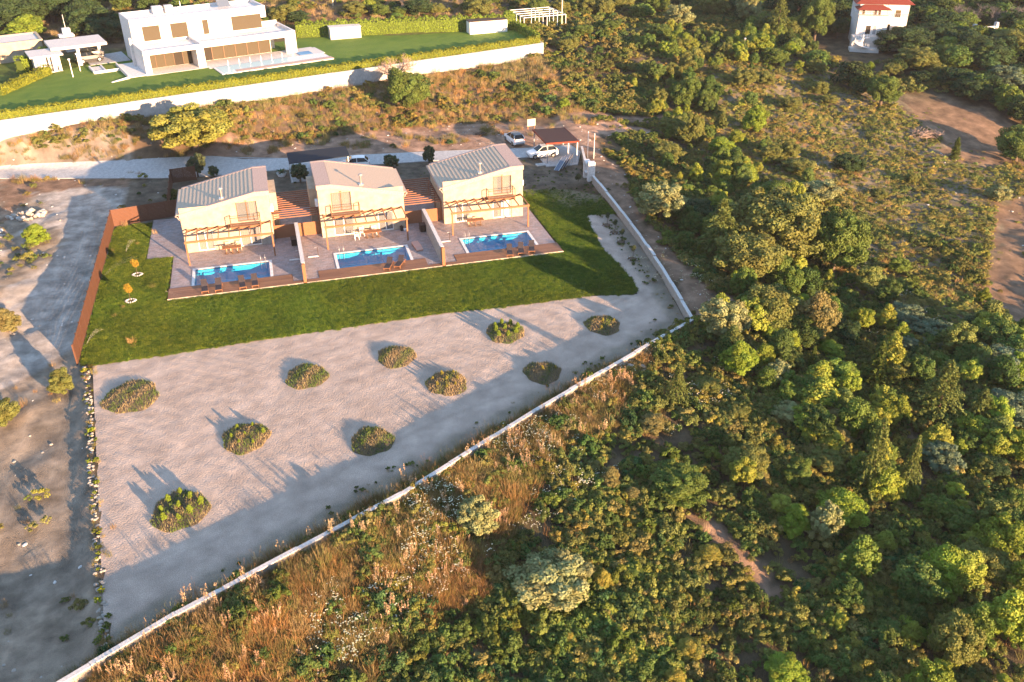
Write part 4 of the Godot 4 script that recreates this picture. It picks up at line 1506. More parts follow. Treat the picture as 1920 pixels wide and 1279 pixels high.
	# white utility boxes against the hedge
	for q in [["low plain white garden store against the long hedge", 12.2, 164.6, 5.3, 1.9, M.wall_cap], ["longer white garden store with a pitched cap near the hedge corner", 36.2, 161.8, 6.9, 2.1, M.white_metal]]:
		var g := thing("garden_store", q[0], "shed", P(q[1], 5.35, q[2]), 0.06)
		var b := MB.new()
		b.span(Vector3(0, -0.1, -2.2), Vector3(q[3], q[4], 0))
		obj("wall", b, q[5], g)
		var r := MB.new()
		r.span(Vector3(-0.1, q[4], -2.3), Vector3(q[3] + 0.1, q[4] + 0.12, 0.1))
		obj("roof", r, q[5] if q[5] == M.wall_cap else M.dark_wood, g)
		for i in 6:
			var bt := MB.new()
			bt.span(Vector3(q[3] * (i + 0.5) / 6.0 - 0.03, 0, 0.001), Vector3(q[3] * (i + 0.5) / 6.0 + 0.03, q[4] - 0.02, 0.03))
			obj("batten", bt, q[5], g)
	# trellis frames behind the hedge corner
	var fr := thing("trellis_frame", "white pipe trellis frames standing behind the hedge corner of the villa garden", "trellis", P(46.5, 5.3, 166.0), 0.10)
	for i in 5:
		for x in [0.0, 4.5, 8.2]:
			var po := MB.new()
			po.tube(Vector3(x, -0.8, 2.0 - i * 1.9), Vector3(x, 1.9, 2.0 - i * 1.9), 0.06, 0.06, 6)
			obj("upright", po, M.white_metal, fr)
		var ba := MB.new()
		ba.tube(Vector3(0, 1.9, 2.0 - i * 1.9), Vector3(8.2, 1.9, 2.0 - i * 1.9), 0.06, 0.06, 6)
		obj("crossbar", ba, M.white_metal, fr)
	for x in [0.0, 4.5, 8.2]:
		var ba := MB.new()
		ba.tube(Vector3(x, 1.9, 2.0), Vector3(x, 1.9, -5.6), 0.05, 0.05, 6)
		obj("crossbar", ba, M.white_metal, fr)

# a clipped hedge: a leafy slab of small leaves along a line
func hedge(label: String, p: Vector3, q: Vector3, high: float, thick: float, sd: int, m: Material, per := 260) -> void:
	var t := thing("clipped_hedge", label, "hedge", p, atan2(-(q.z - p.z), q.x - p.x))
	rng.seed = sd
	var len := Vector2(q.x - p.x, q.z - p.z).length()
	var dy := q.y - p.y
	var mb := MB.new()
	var n := int(len * per * (high + thick) * 0.4)
	for i in n:
		var x := R(0, len)
		var wob := 1.0 + 0.08 * sin(x * 2.1 + sd) + 0.06 * sin(x * 5.3) + R(-0.05, 0.05)
		var side := rng.randi() % 5
		var pt: Vector3
		var out: Vector3
		if side < 2:
			pt = Vector3(x, high * wob * R(0.97, 1.03), R(-0.5, 0.5) * thick)
			out = Vector3(0, 1, 0)
		else:
			var s := 1.0 if side != 2 else -1.0
			pt = Vector3(x, R(0.02, 1.0) * high * wob, s * thick * 0.5 * R(0.85, 1.1))
			out = Vector3(0, 0.3, s)
		pt.y += dy * x / len
		var v := R(0.6, 1.25) * (1.0 + 0.15 * sin(x * 1.3 + sd))
		leaf(mb, pt, out, R(0.10, 0.19), Color(v, v, v * 0.9), 1.6)
	obj("foliage", mb, m, t)
	var core := MB.new()
	for i in 12:
		var xa := len * i / 12.0 + 0.04
		var xb := len * (i + 1) / 12.0 - 0.04
		core.bar(Vector3(xa, high * 0.42 + dy * xa / len, 0), Vector3(xb, high * 0.42 + dy * xb / len, 0), thick * 0.75, high * 0.82)
	obj("stems", core, M.cypress, t)

# ---------------------------------------------------------------- the red-roofed house on the far slope
func hip_roof(mb: MB, lo: Vector3, hi: Vector3, rise: float, ridge: float) -> void:
	var cx := (lo.x + hi.x) * 0.5
	var cz := (lo.z + hi.z) * 0.5
	var r0 := Vector3(cx - ridge, lo.y + rise, cz)
	var r1 := Vector3(cx + ridge, lo.y + rise, cz)
	var a := Vector3(lo.x, lo.y, hi.z)
	var b := Vector3(hi.x, lo.y, hi.z)
	var d := Vector3(hi.x, lo.y, lo.z)
	var e := Vector3(lo.x, lo.y, lo.z)
	mb.quad(r0, r1, b, a)
	mb.quad(r1, r0, e, d)
	mb.tri(r0, a, e)
	mb.tri(r1, d, b)
	mb.quad(e, a, b, d)

func red_roof_house() -> void:
	var t := thing("hillside_house", "tall white hillside house with red tiled hip roofs and an outside spiral stair", "house", P(105.9, 3.6, 149.9), -0.42)
	t.scale = Vector3(0.97, 0.78, 1.0)
	var w := MB.new()
	w.span(Vector3(0, -4.0, -6.5), Vector3(5.4, 4.2, 0))
	w.span(Vector3(0.2, 4.2, -6.5), Vector3(5.2, 6.4, -1.3))
	w.span(Vector3(5.402, -4.0, -9.0), Vector3(9.2, 6.4, -1.8))
	w.span(Vector3(0.2, 2.0, -9.0), Vector3(5.4, 6.4, -6.502))
	obj("wall", w, M.render_white, t)
	var r := MB.new()
	hip_roof(r, Vector3(-0.6, 6.5, -9.8), Vector3(10.0, 6.5, -1.2), 2.1, 2.0)
	obj("roof", r, M.terracotta, t)
	var r2 := MB.new()
	hip_roof(r2, Vector3(-0.5, 5.55, -3.0), Vector3(5.7, 5.55, 0.5), 0.85, 1.6)
	obj("porch_roof", r2, M.terracotta, t)
	for q in [[1.6, 2.5, 0.1, 2.0, 0.0, M.curtain_grey], [2.9, 3.5, 0.1, 2.0, 0.0, M.grey_metal], [2.9, 3.4, 4.2, 5.45, -1.3, M.dark_wood], [3.6, 4.1, 4.2, 5.45, -1.3, M.dark_wood], [0.7, 1.2, 4.25, 5.4, -1.3, M.curtain], [5.6, 6.3, 0.1, 2.0, -1.8, M.dark_room], [6.8, 7.8, 3.6, 5.2, -1.8, M.curtain]]:
		var g := MB.new()
		g.span(Vector3(q[0], q[2], q[4] + 0.002), Vector3(q[1], q[3], q[4] + 0.03))
		var wi := obj("window", g, q[5], t)
		var f := MB.new()
		f.span(Vector3(q[0] - 0.08, q[3], q[4] + 0.002), Vector3(q[1] + 0.08, q[3] + 0.09, q[4] + 0.06))
		f.span(Vector3(q[0] - 0.08, q[2], q[4] + 0.002), Vector3(q[0] - 0.002, q[3], q[4] + 0.06))
		f.span(Vector3(q[1] + 0.002, q[2], q[4] + 0.002), Vector3(q[1] + 0.08, q[3], q[4] + 0.06))
		obj("window_frame", f, M.frame_white, wi)
	var s := MB.new()
	s.span(Vector3(1.3, 2.6, 0.002), Vector3(4.2, 2.7, 0.12))
	obj("cornice", s, M.blush, t)
	for q in [[0.0, 5.4, 4.2, -0.05], [5.45, 9.2, 3.5, -1.7]]:
		var b := MB.new()
		for i in 12:
			var x: float = lerpf(q[0] + 0.05, q[1] - 0.05, i / 11.0)
			b.bar(Vector3(x, q[2], q[3]), Vector3(x, q[2] + 0.85, q[3]), 0.04, 0.04)
		b.bar(Vector3(q[0], q[2] + 0.87, q[3]), Vector3(q[1], q[2] + 0.87, q[3]), 0.07, 0.06)
		obj("balcony_rail", b, M.grey_metal, t)
	var bs := MB.new()
	bs.span(Vector3(-0.8, -4.2, 0.002), Vector3(5.4, -0.05, 1.3))
	bs.span(Vector3(-1.2, -4.4, 1.302), Vector3(4.0, -2.4, 3.2))
	bs.span(Vector3(5.41, -4.2, -1.798), Vector3(9.2, -0.3, 0.4))
	obj("basement_terrace", bs, M.wall_cap, t)
	var st := MB.new()
	for i in 15:
		var th := i * 0.42
		st.bar(Vector3(0.9, -2.4 + i * 0.16, 2.6), Vector3(0.9 + cos(th) * 1.3, -2.4 + i * 0.16, 2.6 + sin(th) * 1.3), 0.5, 0.07)
		st.bar(Vector3(0.9 + cos(th) * 1.3, -2.4 + i * 0.16, 2.6 + sin(th) * 1.3), Vector3(0.9 + cos(th) * 1.3, -1.5 + i * 0.16, 2.6 + sin(th) * 1.3), 0.05, 0.05)
	st.tube(Vector3(0.9, -2.6, 2.6), Vector3(0.9, 0.6, 2.6), 0.09, 0.09, 8)
	obj("spiral_stair", st, M.white_metal, t)
	var ch := MB.new()
	ch.span(Vector3(9.3, -3.5, -4.0), Vector3(10.0, 0.9, -3.3))
	ch.span(Vector3(10.0, -3.5, -4.0), Vector3(13.0, -0.4, -3.7))
	obj("yard_wall", ch, M.render_white, t)

func estate_extras() -> void:
	# long shade roof over the parking bays behind the middle house
	var c := thing("shade_roof", "long dark shade-cloth roof on white posts over the parking bays behind the middle house", "carport", P(1.5, 0.03, 110.9))
	var rf := MB.new()
	rf.quad(Vector3(0, 2.55, -3.9), Vector3(7.5, 2.55, -4.4), Vector3(7.6, 2.45, -0.9), Vector3(0.1, 2.45, 0.0))
	rf.quad(Vector3(0.1, 2.35, 0.0), Vector3(7.6, 2.35, -0.9), Vector3(7.5, 2.45, -4.4), Vector3(0, 2.45, -3.9))
	rf.quad(Vector3(0.1, 2.45, 0.0), Vector3(7.6, 2.45, -0.9), Vector3(7.6, 2.35, -0.9), Vector3(0.1, 2.35, 0.0))
	obj("roof", rf, M.shade_cloth, c)
	for p in [[0.2, -0.15], [0.15, -3.7], [3.8, -0.6], [3.8, -4.0], [7.4, -1.05], [7.4, -4.2]]:
		var po := MB.new()
		po.span(Vector3(p[0] - 0.05, 0, p[1] - 0.05), Vector3(p[0] + 0.05, 2.40, p[1] + 0.05))
		obj("post", po, M.white_metal, c)
	var sl := MB.new()
	sl.span(Vector3(0.05, -0.03, -4.4), Vector3(7.6, 0.02, 0.1))
	obj("slab", sl, M.concrete, c)
	# brown carport at the driveway's end
	var k := thing("timber_carport", "brown felt-roofed carport on pale posts at the driveway's end", "carport", P(33.9, 0.1, 108.5))
	var kr := MB.new()
	kr.quad(Vector3(0, 2.62, -6.3), Vector3(4.3, 2.62, -5.9), Vector3(4.3, 2.72, 0.2), Vector3(0, 2.72, -0.1))
	kr.quad(Vector3(0, 2.54, -0.1), Vector3(4.3, 2.54, 0.2), Vector3(4.3, 2.54, -5.9), Vector3(0, 2.54, -6.3))
	obj("roof", kr, M.brown_felt, k)
	var fs := MB.new()
	fs.bar(Vector3(0, 2.62, 0.0), Vector3(4.3, 2.62, 0.27), 0.05, 0.22)
	fs.bar(Vector3(-0.03, 2.6, 0.0), Vector3(-0.03, 2.56, -6.3), 0.05, 0.2)
	fs.bar(Vector3(4.33, 2.6, 0.2), Vector3(4.33, 2.56, -5.9), 0.05, 0.2)
	obj("fascia", fs, M.terracotta, k)
	for p in [[0.15, 0.0], [0.15, -6.1], [3.0, -0.1], [4.15, 0.1], [4.15, -5.7], [2.0, -6.0]]:
		var po := MB.new()
		po.span(Vector3(p[0] - 0.06, -0.1, p[1] - 0.06), Vector3(p[0] + 0.06, 2.53, p[1] + 0.06))
		obj("post", po, M.white_metal if p[0] > 0.2 else M.grey_metal, k)
	car(34.2, 0.12, 111.3, PI / 2 + 0.06, M.car_white, "white hatchback parked half under the brown carport")
	car(32.2, 0.12, 117.9, 0.12, M.car_white, "white car with a dark roof parked on the red dirt above the driveway", false, true)
	car(9.7, 0.12, 113.8, 1.45, M.car_white, "white car on the driveway, mostly hidden by the middle house's roof")
	# solar panels stacked on the slope by the carport
	for i in 3:
		var s := thing("solar_panel", "glazed panel leaning on a frame by the carport, %s of three" % ["upper one", "middle one", "lower one"][i], "solar panel", P(36.3 - i * 0.62, 0.1, 107.2 - i * 0.55), -0.75)
		var pm := MB.new()
		pm.bar(Vector3(0, 0.15, 1.2), Vector3(0, 1.15, -1.2), 0.62, 0.05)
		obj("glass_face", pm, M.solar, s)
		var fm := MB.new()
		for x in [-0.33, 0.33]:
			fm.bar(Vector3(x, 0.16, 1.22), Vector3(x, 1.17, -1.22), 0.05, 0.07)
		fm.bar(Vector3(-0.3, 0.0, -1.1), Vector3(-0.3, 1.08, -1.1), 0.04, 0.04)
		fm.bar(Vector3(0.3, 0.0, -1.1), Vector3(0.3, 1.08, -1.1), 0.04, 0.04)
		obj("frame", fm, M.steel, s)
	# the white meter housing at the wall's end
	var g := thing("meter_housing", "white concrete meter housing of two pillars at the head of the boundary wall", "utility housing", P(37.0, 0.0, 101.2), -0.1)
	var gm := MB.new()
	gm.span(Vector3(-0.2, -0.2, -1.6), Vector3(0.2, 2.1, -1.1))
	gm.span(Vector3(-0.2, 2.1, -1.6), Vector3(0.5, 2.3, 0))
	gm.span(Vector3(-0.2, 0.9, -1.1), Vector3(0.15, 1.02, -0.35))
	obj("frame", gm, M.render_white, g)
	var gp := MB.new()
	gp.span(Vector3(0.0, -0.2, -0.34), Vector3(0.85, 2.45, 0.3))
	obj("pillar", gp, M.render_white, g)
	var gd := MB.new()
	gd.span(Vector3(-0.02, 0.5, -1.08), Vector3(0.03, 0.88, -0.4))
	obj("meter_door", gd, M.grey_metal, g)
	for q in [[39.7, 108.9, 0], [40.2, 107.9, 1]]:
		var f := thing("flagpole", "bare white flagpole beside the carport, the one %s the meter housing" % ["farther from", "closer to"][q[2]], "flagpole", P(q[0], 0.1, q[1]))
		var fp := MB.new()
		fp.tube(Vector3.ZERO, Vector3(0, 3.5, 0), 0.045, 0.035, 8)
		obj("pole", fp, M.white_metal, f)
		var ft := MB.new()
		ft.tube(Vector3(0, 3.5, 0), Vector3(0, 3.6, 0), 0.08, 0.05, 8)
		obj("cap", ft, M.white_metal, f)
	var ms := thing("inspection_cover", "pale concrete inspection cover in the dirt beside the driveway apron", "cover", P(33.1, 0.0, 108.4), 0.1)
	var mm := MB.new()
	mm.span(Vector3(-0.6, -0.05, -0.35), Vector3(0.6, 0.14, 0.35))
	obj("slab", mm, M.wall_cap, ms)
	var lid := MB.new()
	lid.span(Vector3(-0.4, 0.14, -0.22), Vector3(0.4, 0.17, 0.22))
	obj("lid", lid, M.concrete, ms)
	var sg := thing("site_hoarding", "cream board hoarding on short legs on the dirt above the carport", "sign board", P(36.0, 0.2, 122.6), 0.1)
	var sb := MB.new()
	sb.span(Vector3(-0.62, 0.5, -0.04), Vector3(0.62, 1.5, 0.04))
	obj("board", sb, M.cream, sg)
	for x in [-0.5, 0.5]:
		var lg := MB.new()
		lg.span(Vector3(x - 0.05, 0, -0.1), Vector3(x + 0.05, 1.45, -0.042))
		obj("leg", lg, M.timber, sg)
	var pa := thing("scrap_pallet", "dark broken pallet lying on the red dirt near the parked car", "pallet", P(28.6, 0.1, 122.6), 0.5)
	for i in 6:
		var b := MB.new()
		b.box(Vector3(-0.6 + i * 0.24, 0.22, 0), Vector3(0.12, 0.03, 1.1), Basis(Vector3.UP, 0.05 * (i % 3)))
		obj("plank", b, M.dark_wood, pa)
	for z in [-0.4, 0.4]:
		var b := MB.new()
		b.box(Vector3(0, 0.12, z), Vector3(1.4, 0.16, 0.1))
		obj("bearer", b, M.dark_wood, pa)
	# ringed saplings on the lawn
	for q in [[-14.83, 88.75, "yellow-leaved sapling in the white stone ring nearer the house terrace", 0.8, 0.8], [-15.0, 83.0, "yellow-leaved sapling in the white stone ring nearer the gravel yard", 0.8, 0.75]]:
		var ring := thing("stone_ring", "white stone ring planter on the lawn, %s the two" % ["upper of" if q[1] > 85 else "lower of"], "planter", P(q[0], 0.02, q[1]))
		for i in 12:
			var th := TAU * i / 12.0
			var s := put("stone", stone_white, ring, Vector3(cos(th) * 0.42, 0.06, sin(th) * 0.36), th)
			s.scale = Vector3(0.26, 0.22, 0.2)
		var so := MB.new()
		so.tube(Vector3(0, 0, 0), Vector3(0, 0.05, 0), 0.38, 0.34, 12)
		obj("soil", so, M.soil_dark, ring)
		var sap := tree("autumn", 0 if q[1] > 85 else 1, q[0], q[1], q[3], 1.2, q[2])
		sap.position.y = 0.75
		sap.get_node("trunk").queue_free()
		var st := MB.new()
		st.tube(Vector3(0, -0.74, 0), Vector3(0.02, 0.35, 0), 0.03, 0.02, 6)
		st.tube(Vector3(0.02, 0.3, 0), Vector3(0.2, 0.7, 0.1), 0.015, 0.006, 5)
		st.tube(Vector3(0.02, 0.3, 0), Vector3(-0.18, 0.75, -0.1), 0.015, 0.006, 5)
		obj("stem", st, M.bark, sap)
	# young trees in round beds on the gravel strip
	for q in [[34.5, 87.6, "first"], [34.6, 85.5, "second"], [34.4, 82.9, "third"], [34.0, 78.7, "fourth"]]:
		var bed := thing("tree_bed", "round dark soil bed on the gravel strip, %s from the lawn's head" % q[2], "planting bed", P(q[0], 0.03, q[1]))
		var so := MB.new()
		so.tube(Vector3(0, 0, 0), Vector3(0, 0.09, 0), 0.52, 0.36, 14)
		obj("soil", so, M.soil_dark, bed)
		for i in 7:
			var th := TAU * i / 7.0
			var s := put("stone", stone_white, bed, Vector3(cos(th) * 0.5, 0.04, sin(th) * 0.5), th)
			s.scale = Vector3(0.14, 0.1, 0.12)
		var sp := thing("thin_sapling", "thin staked sapling in the %s soil bed of the gravel strip" % q[2], "sapling", P(q[0], 0.1, q[1]))
		var st := MB.new()
		st.tube(Vector3.ZERO, Vector3(0.05, 1.3, 0.02), 0.02, 0.01, 5)
		st.tube(Vector3(0.1, 0, 0.05), Vector3(0.1, 1.0, 0.05), 0.02, 0.02, 5)
		obj("stem", st, M.bark, sp)
		var cr := put("crown", crowns.open[1], sp, Vector3(0.05, 0.65, 0.02), 0.0, M.garden)
		cr.scale = Vector3(0.6, 0.9, 0.6)
	var ps := tree("garden", 2, 35.6, 100.7, 0.9, 1.0, "small leafy sapling in bare soil beside the meter housing")
	ps.position.y = 0.35

var stone_white: ArrayMesh
var stone_grey: ArrayMesh

func planted_mound(a: float, b: float, wide: float, where: String, plants: int, dry: float, sd: int) -> void:
	rng.seed = sd
	var t := thing("planting_mound", "low planting mound, " + where, "planting mound", P(a, 0.0, b))
	var ro := wide * 0.46
	var rz := ro * 1.12
	var hgt := 0.36
	var mb := MB.new()
	var ph := [R(0, 9), R(0, 9), R(0, 9)]
	var surf := func(u, w): 
		var th: float = TAU * u
		var wob: float = 1.0 + 0.06 * sin(th * 3.0 + ph[0]) + 0.04 * sin(th * 7.0 + ph[1])
		var y: float = hgt * (1.0 - w * w) * (0.9 + 0.1 * sin(th * 2.0 + ph[2])) + 0.05 * sin(th * 11.0 + w * 9.0) * w * (1.0 - w)
		return Vector3(cos(th) * ro * w * wob, y - 0.02, sin(th) * rz * w * wob)
	for i in 28:
		for j in 7:
			var w0 := j / 7.0
			var w1 := (j + 1) / 7.0
			mb.quad(surf.call(i / 28.0, w0), surf.call((i + 1) / 28.0, w0), surf.call((i + 1) / 28.0, w1), surf.call(i / 28.0, w1))
	obj("soil", mb, M.soil_dark, t)
	# the weeds over it
	var gm := MB.new()
	for i in 1900:
		var w := sqrt(rng.randf()) * 1.06
		var u := rng.randf()
		var p: Vector3 = surf.call(u, minf(w, 1.0))
		var h := R(0.05, 0.22)
		var s := Vector3(R(-1, 1), 0, R(-1, 1)).normalized() * 0.02
		var q := p + Vector3(R(-0.08, 0.08), h, R(-0.08, 0.08))
		var col := L3(0.09, 0.145, 0.03).lerp(L3(0.30, 0.23, 0.13), clampf(dry + 0.6 * sin(p.x * 3.0 + p.z * 2.0 + ph[0]) + R(-0.4, 0.4), 0, 1))
		gm.quad(p - s, p + s, q + s * 0.4, q - s * 0.4, col)
	tag(obj("weeds", gm, M.straw, t), "", "", "", "stuff")
	for i in plants:
		var w: float = 0.0 if i == 0 else 0.62
		var u := float(i - 1) / maxi(plants - 1, 1)
		var p: Vector3 = surf.call(u, w * R(0.8, 1.15))
		var kind := "lime" if dry < 0.6 else "gold"
		var size := R(0.42, 0.62) if dry < 0.5 else R(0.25, 0.4)
		var rim: String = "at the centre" if i == 0 else "on the %s rim" % ["east", "south-east", "south", "south-west", "west", "north-west", "north", "north-east"][int(round(u * 8.0)) % 8]
		var o := thing("young_shrub", "young green shrub %s, mound %s" % [rim, where], "shrub", P(a, 0, b) + p, R(0, 6), "young shrubs planted on the mounds")
		var cr := put("crown", crowns.upright[i % 3], o, Vector3.ZERO, 0.0, M[kind])
		cr.scale = Vector3(size, size * 1.45, size)
		var st := MB.new()
		st.tube(Vector3(0, -0.05, 0), Vector3(0, size * 0.7, 0), 0.02, 0.01, 5)
		obj("stem", st, M.bark, o)

func spray(a: float, b: float, turn: float, reach: float, label: String) -> void:
	var t := thing("sprinkler", label, "sprinkler", P(a, 0.03, b), turn)
	var h := MB.new()
	h.tube(Vector3(0, 0, 0), Vector3(0, 0.16, 0), 0.035, 0.025, 8)
	obj("nozzle", h, M.black, t)
	var dm := MB.new()
	for i in 800:
		var s := rng.randf()
		var y := 0.16 + 1.25 * s - 1.05 * s * s
		var p := Vector3(R(-0.16, 0.16) * s * reach, y * reach * 0.33 + R(-0.05, 0.05) * s, -s * reach)
		var q := 0.0035 + 0.003 * rng.randf()
		dm.tri(p + Vector3(q, 0, 0), p + Vector3(0, q, 0), p + Vector3(-q, 0, q))
	tag(obj("water_drops", dm, M.render_white, t), "", "", "", "stuff")

func _ready() -> void:
	# ---- camera, sky, sun, exposure
	var cam := Camera3D.new()
	cam.name = "camera"
	cam.transform = Transform3D(Basis(Vector3(0.96485, -0.00604, 0.26274), Vector3(0.13843, 0.86149, -0.48854), Vector3(-0.22339, 0.50774, 0.83204)), Vector3(0, 40.325, 0))
	cam.fov = 41.039
	cam.near = 0.5
	cam.far = 1500.0
	add_child(cam)
	cam.current = true
	var env := Environment.new()
	env.background_mode = Environment.BG_SKY
	var sky := ProceduralSkyMaterial.new()
	sky.sky_top_color = L3(0.105, 0.165, 0.260).linear_to_srgb()
	sky.sky_horizon_color = L3(0.265, 0.28, 0.31).linear_to_srgb()
	sky.sky_curve = 0.18
	sky.ground_bottom_color = L3(0.05, 0.045, 0.03).linear_to_srgb()
	sky.ground_horizon_color = L3(0.18, 0.17, 0.16).linear_to_srgb()
	sky.sun_angle_max = 18.0
	sky.sun_curve = 0.12
	env.sky = Sky.new()
	env.sky.sky_material = sky
	env.tonemap_mode = Environment.TONE_MAPPER_LINEAR
	env.tonemap_exposure = 4.9
	env.fog_enabled = true
	env.fog_density = 0.00010
	env.fog_light_color = L3(0.85, 0.87, 0.92).linear_to_srgb()
	env.sdfgi_enabled = true
	env.ssao_enabled = true
	env.ssil_enabled = true
	var we := WorldEnvironment.new()
	we.name = "surroundings"
	we.environment = env
	add_child(we)
	var sun := DirectionalLight3D.new()
	sun.name = "sun"
	sun.light_color = L3(1.0, 0.63, 0.36).linear_to_srgb()
	sun.light_energy = 1.6
	sun.light_angular_distance = 0.5
	sun.shadow_enabled = true
	add_child(sun)
	sun.look_at_from_position(Vector3(0.469, 0.156, 0.883) * 100.0, Vector3.ZERO)

	# ---- setting
	rng.seed = 7
	n_hill.seed = 3
	n_hill.frequency = 0.045
	n_hill.fractal_octaves = 3
	n_fine.seed = 5
	n_fine.frequency = 0.35
	n_fine.fractal_octaves = 3
	n_patch.seed = 9
	n_patch.frequency = 0.07
	n_patch.fractal_octaves = 4
	materials()
	outlines()
	var ter := MB.new()
	ground_grid(ter, -60, 100, 20, 164, 0.8)
	struct("ground", ter, M.soil, "dry sloping scrubland soil round the walled plot")
	var far := MB.new()
	ground_grid(far, -300, 420, -120, 500, 4.0, Rect2(-60, 20, 160, 144), 0.6)
	struct("hillside", far, M.soil, "hillside beyond the plot")
	var yard := PackedVector2Array([V2(-12.75, 38.6), V2(-9.0, 40.5), V2(5.1, 47.45), V2(16.2, 54.25), V2(33.6, 64.05), V2(35.25, 74.5), V2(36.1, 82.3), V2(36.6, 88.0), V2(36.4, 90.6), V2(33.3, 91.2), V2(31.2, 82), V2(31.9, 74), V2(31.6, 71.4), V2(20, 73.4), V2(0, 73.0), V2(-17.3, 72.9)])
	struct("gravel_yard", sheet(yard, 0.32, yard_height, yard_colour), M.gravel, "pale pinkish gravel yard inside the boundary wall")
	var lawn := PackedVector2Array([V2(-18.25, 72.5), V2(-17.0, 71.7), V2(-10, 71.9), V2(-4, 72.2), V2(4, 72.4), V2(13, 72.6), V2(21, 72.2), V2(27.6, 72.2), V2(31.2, 71.3), V2(31.9, 71.9), V2(32.2, 74.2), V2(32.2, 78), V2(31.9, 82), V2(33.2, 91.0), V2(36.6, 90.4), V2(36.9, 96), V2(34, 99.0), V2(30, 100.4), V2(26.3, 100.8), V2(26.4, 94), V2(27.6, 93.8), V2(27.9, 82.15), V2(-11.9, 82.15), V2(-11.6, 92.2), V2(-14.3, 92.3), V2(-14.3, 102.3), V2(-18.25, 102.2)])
	LAWN = lawn
	struct("lawn", sheet(lawn, 0.5, lawn_height, lawn_colour), M.turf, "watered green lawn in front of the three houses")
	var terrace := PackedVector2Array([V2(-11.55, 84.4), V2(0.1, 84.4), V2(0.1, 82.9), V2(2.6, 82.9), V2(2.6, 84.4), V2(13.5, 84.4), V2(13.5, 82.9), V2(16.5, 82.9), V2(16.5, 84.4), V2(27.6, 84.4), V2(27.4, 101.5), V2(-14.2, 103.0), V2(-14.2, 92.4), V2(-11.55, 92.4)])
	var pools := [Rect2(-9.55, -88.55, 7.8, 3.95), Rect2(4.5, -88.45, 7.8, 3.95), Rect2(17.9, -88.5, 7.8, 3.95)]
	var terr_o := struct("terrace", sheet(terrace, 1.5, level_terrace, plain, 0.3, pools), M.paving, "mottled stone terrace round the three pools")
	tag(obj("paving_slab", paving(terrace, pools), M.paving, terr_o), "", "", "", "stuff")
	struct("driveway", sheet(ROAD, 1.0, road_height, plain, 0.15), M.concrete, "pale concrete driveway running behind the houses")
	var vl := PackedVector2Array([V2(-60, 122.05), V2(46.3, 151.5), V2(45.2, 163.2), V2(7, 167.7), V2(-16, 166), V2(-30, 155.0), V2(-36, 143), V2(-60, 139)])
	struct("villa_lawn", sheet(vl, 1.2, villa_lawn_height, villa_lawn_colour), M.turf, "clipped lawn round the white villa")
	foliage_kinds()
	stone_grey = stone_shape(71)
	stone_white = stone_shape(72)
	for m in [stone_white]:
		m.surface_set_material(0, M.wall_cap)

	# ---- houses and terraces
	var beige := [[0.0, 0.55, M.curtain], [0.62, 1.0, M.curtain_grey]]
	holiday_house(-10.23, false, "cream holiday house with a grey roof sloping down to the timber fence", M.roof_metal, [[[0.0, 0.95, M.curtain]], [[0.0, 0.42, M.curtain], [0.5, 0.95, M.curtain_grey]], [[0.62, 1.0, M.curtain]]])
	holiday_house(3.81, true, "cream holiday house in the middle, its sunlit roof sloping the other way", M.roof_warm, [[], [], [[0.0, 0.95, M.curtain]]])
	holiday_house(17.23, false, "cream holiday house nearest the brown carport, with a grey roof", M.roof_metal, [[[0.35, 0.75, M.curtain]], [[0.3, 0.55, M.curtain], [0.6, 1.0, M.frame_white]], [[0.0, 0.28, M.curtain], [0.52, 1.0, M.curtain]]])
	var at := ["beside the timber fence", "in the middle", "nearest the carport"]
	for i in 3:
		pergola([-9.83, 4.10, 17.50][i], "orange timber pergola across the front of the house " + at[i], i == 1)
		swimming_pool([-9.55, 4.5, 17.9][i], [84.6, 84.5, 84.55][i], "blue rectangular pool of the house " + at[i], 1.0 if i == 0 else 5.0)
		dining_table([-5.6, 9.05, 20.4][i], 91.35, "long timber dining table on three pedestals before the house " + at[i])
	side_pergola(-1.12, 3.75, "slatted brown pergola between the fence-side house and the middle house")
	side_pergola(12.92, 17.18, "slatted brown pergola between the middle house and the carport-side house")
	divider(1.22, "pale dividing wall between the first pool terrace and the middle one")
	divider(15.05, "pale dividing wall between the middle pool terrace and the third one")
	var fenced := [[-1.15, 1.05, "west of the first dividing wall"], [1.4, 3.78, "east of the first dividing wall"], [12.9, 14.85, "west of the second dividing wall"], [15.25, 17.2, "east of the second dividing wall"]]
	for q in fenced:
		board_fence("timber_screen", "low timber board screen " + q[2], P(q[0], 0.07, 93.9), P(q[1], 0.07, 93.9), 1.5, 11, M.timber, 2.4)
	board_fence("timber_fence", "long brown timber fence between the lawn and the pale dirt track", P(-18.4, -0.05, 72.3), P(-18.4, 0.0, 102.4), 1.95, 13, M.fence_wood, 2.0)
	board_fence("timber_fence", "brown timber fence closing the top of the lawn", P(-18.35, 0.0, 102.45), P(-10.9, 0.0, 103.9), 1.95, 13, M.fence_wood, 2.0)
	board_fence("timber_fence", "short brown timber fence running back behind the fence-side house", P(-12.6, 0.0, 106.0), P(-12.7, 0.1, 114.5), 1.8, 12, M.fence_wood, 2.1)
	board_fence("timber_fence", "short brown timber fence beside the driveway behind the fence-side house", P(-12.6, 0.1, 114.6), P(-9.8, 0.1, 115.0), 1.8, 12, M.fence_wood, 1.4)
	decks()
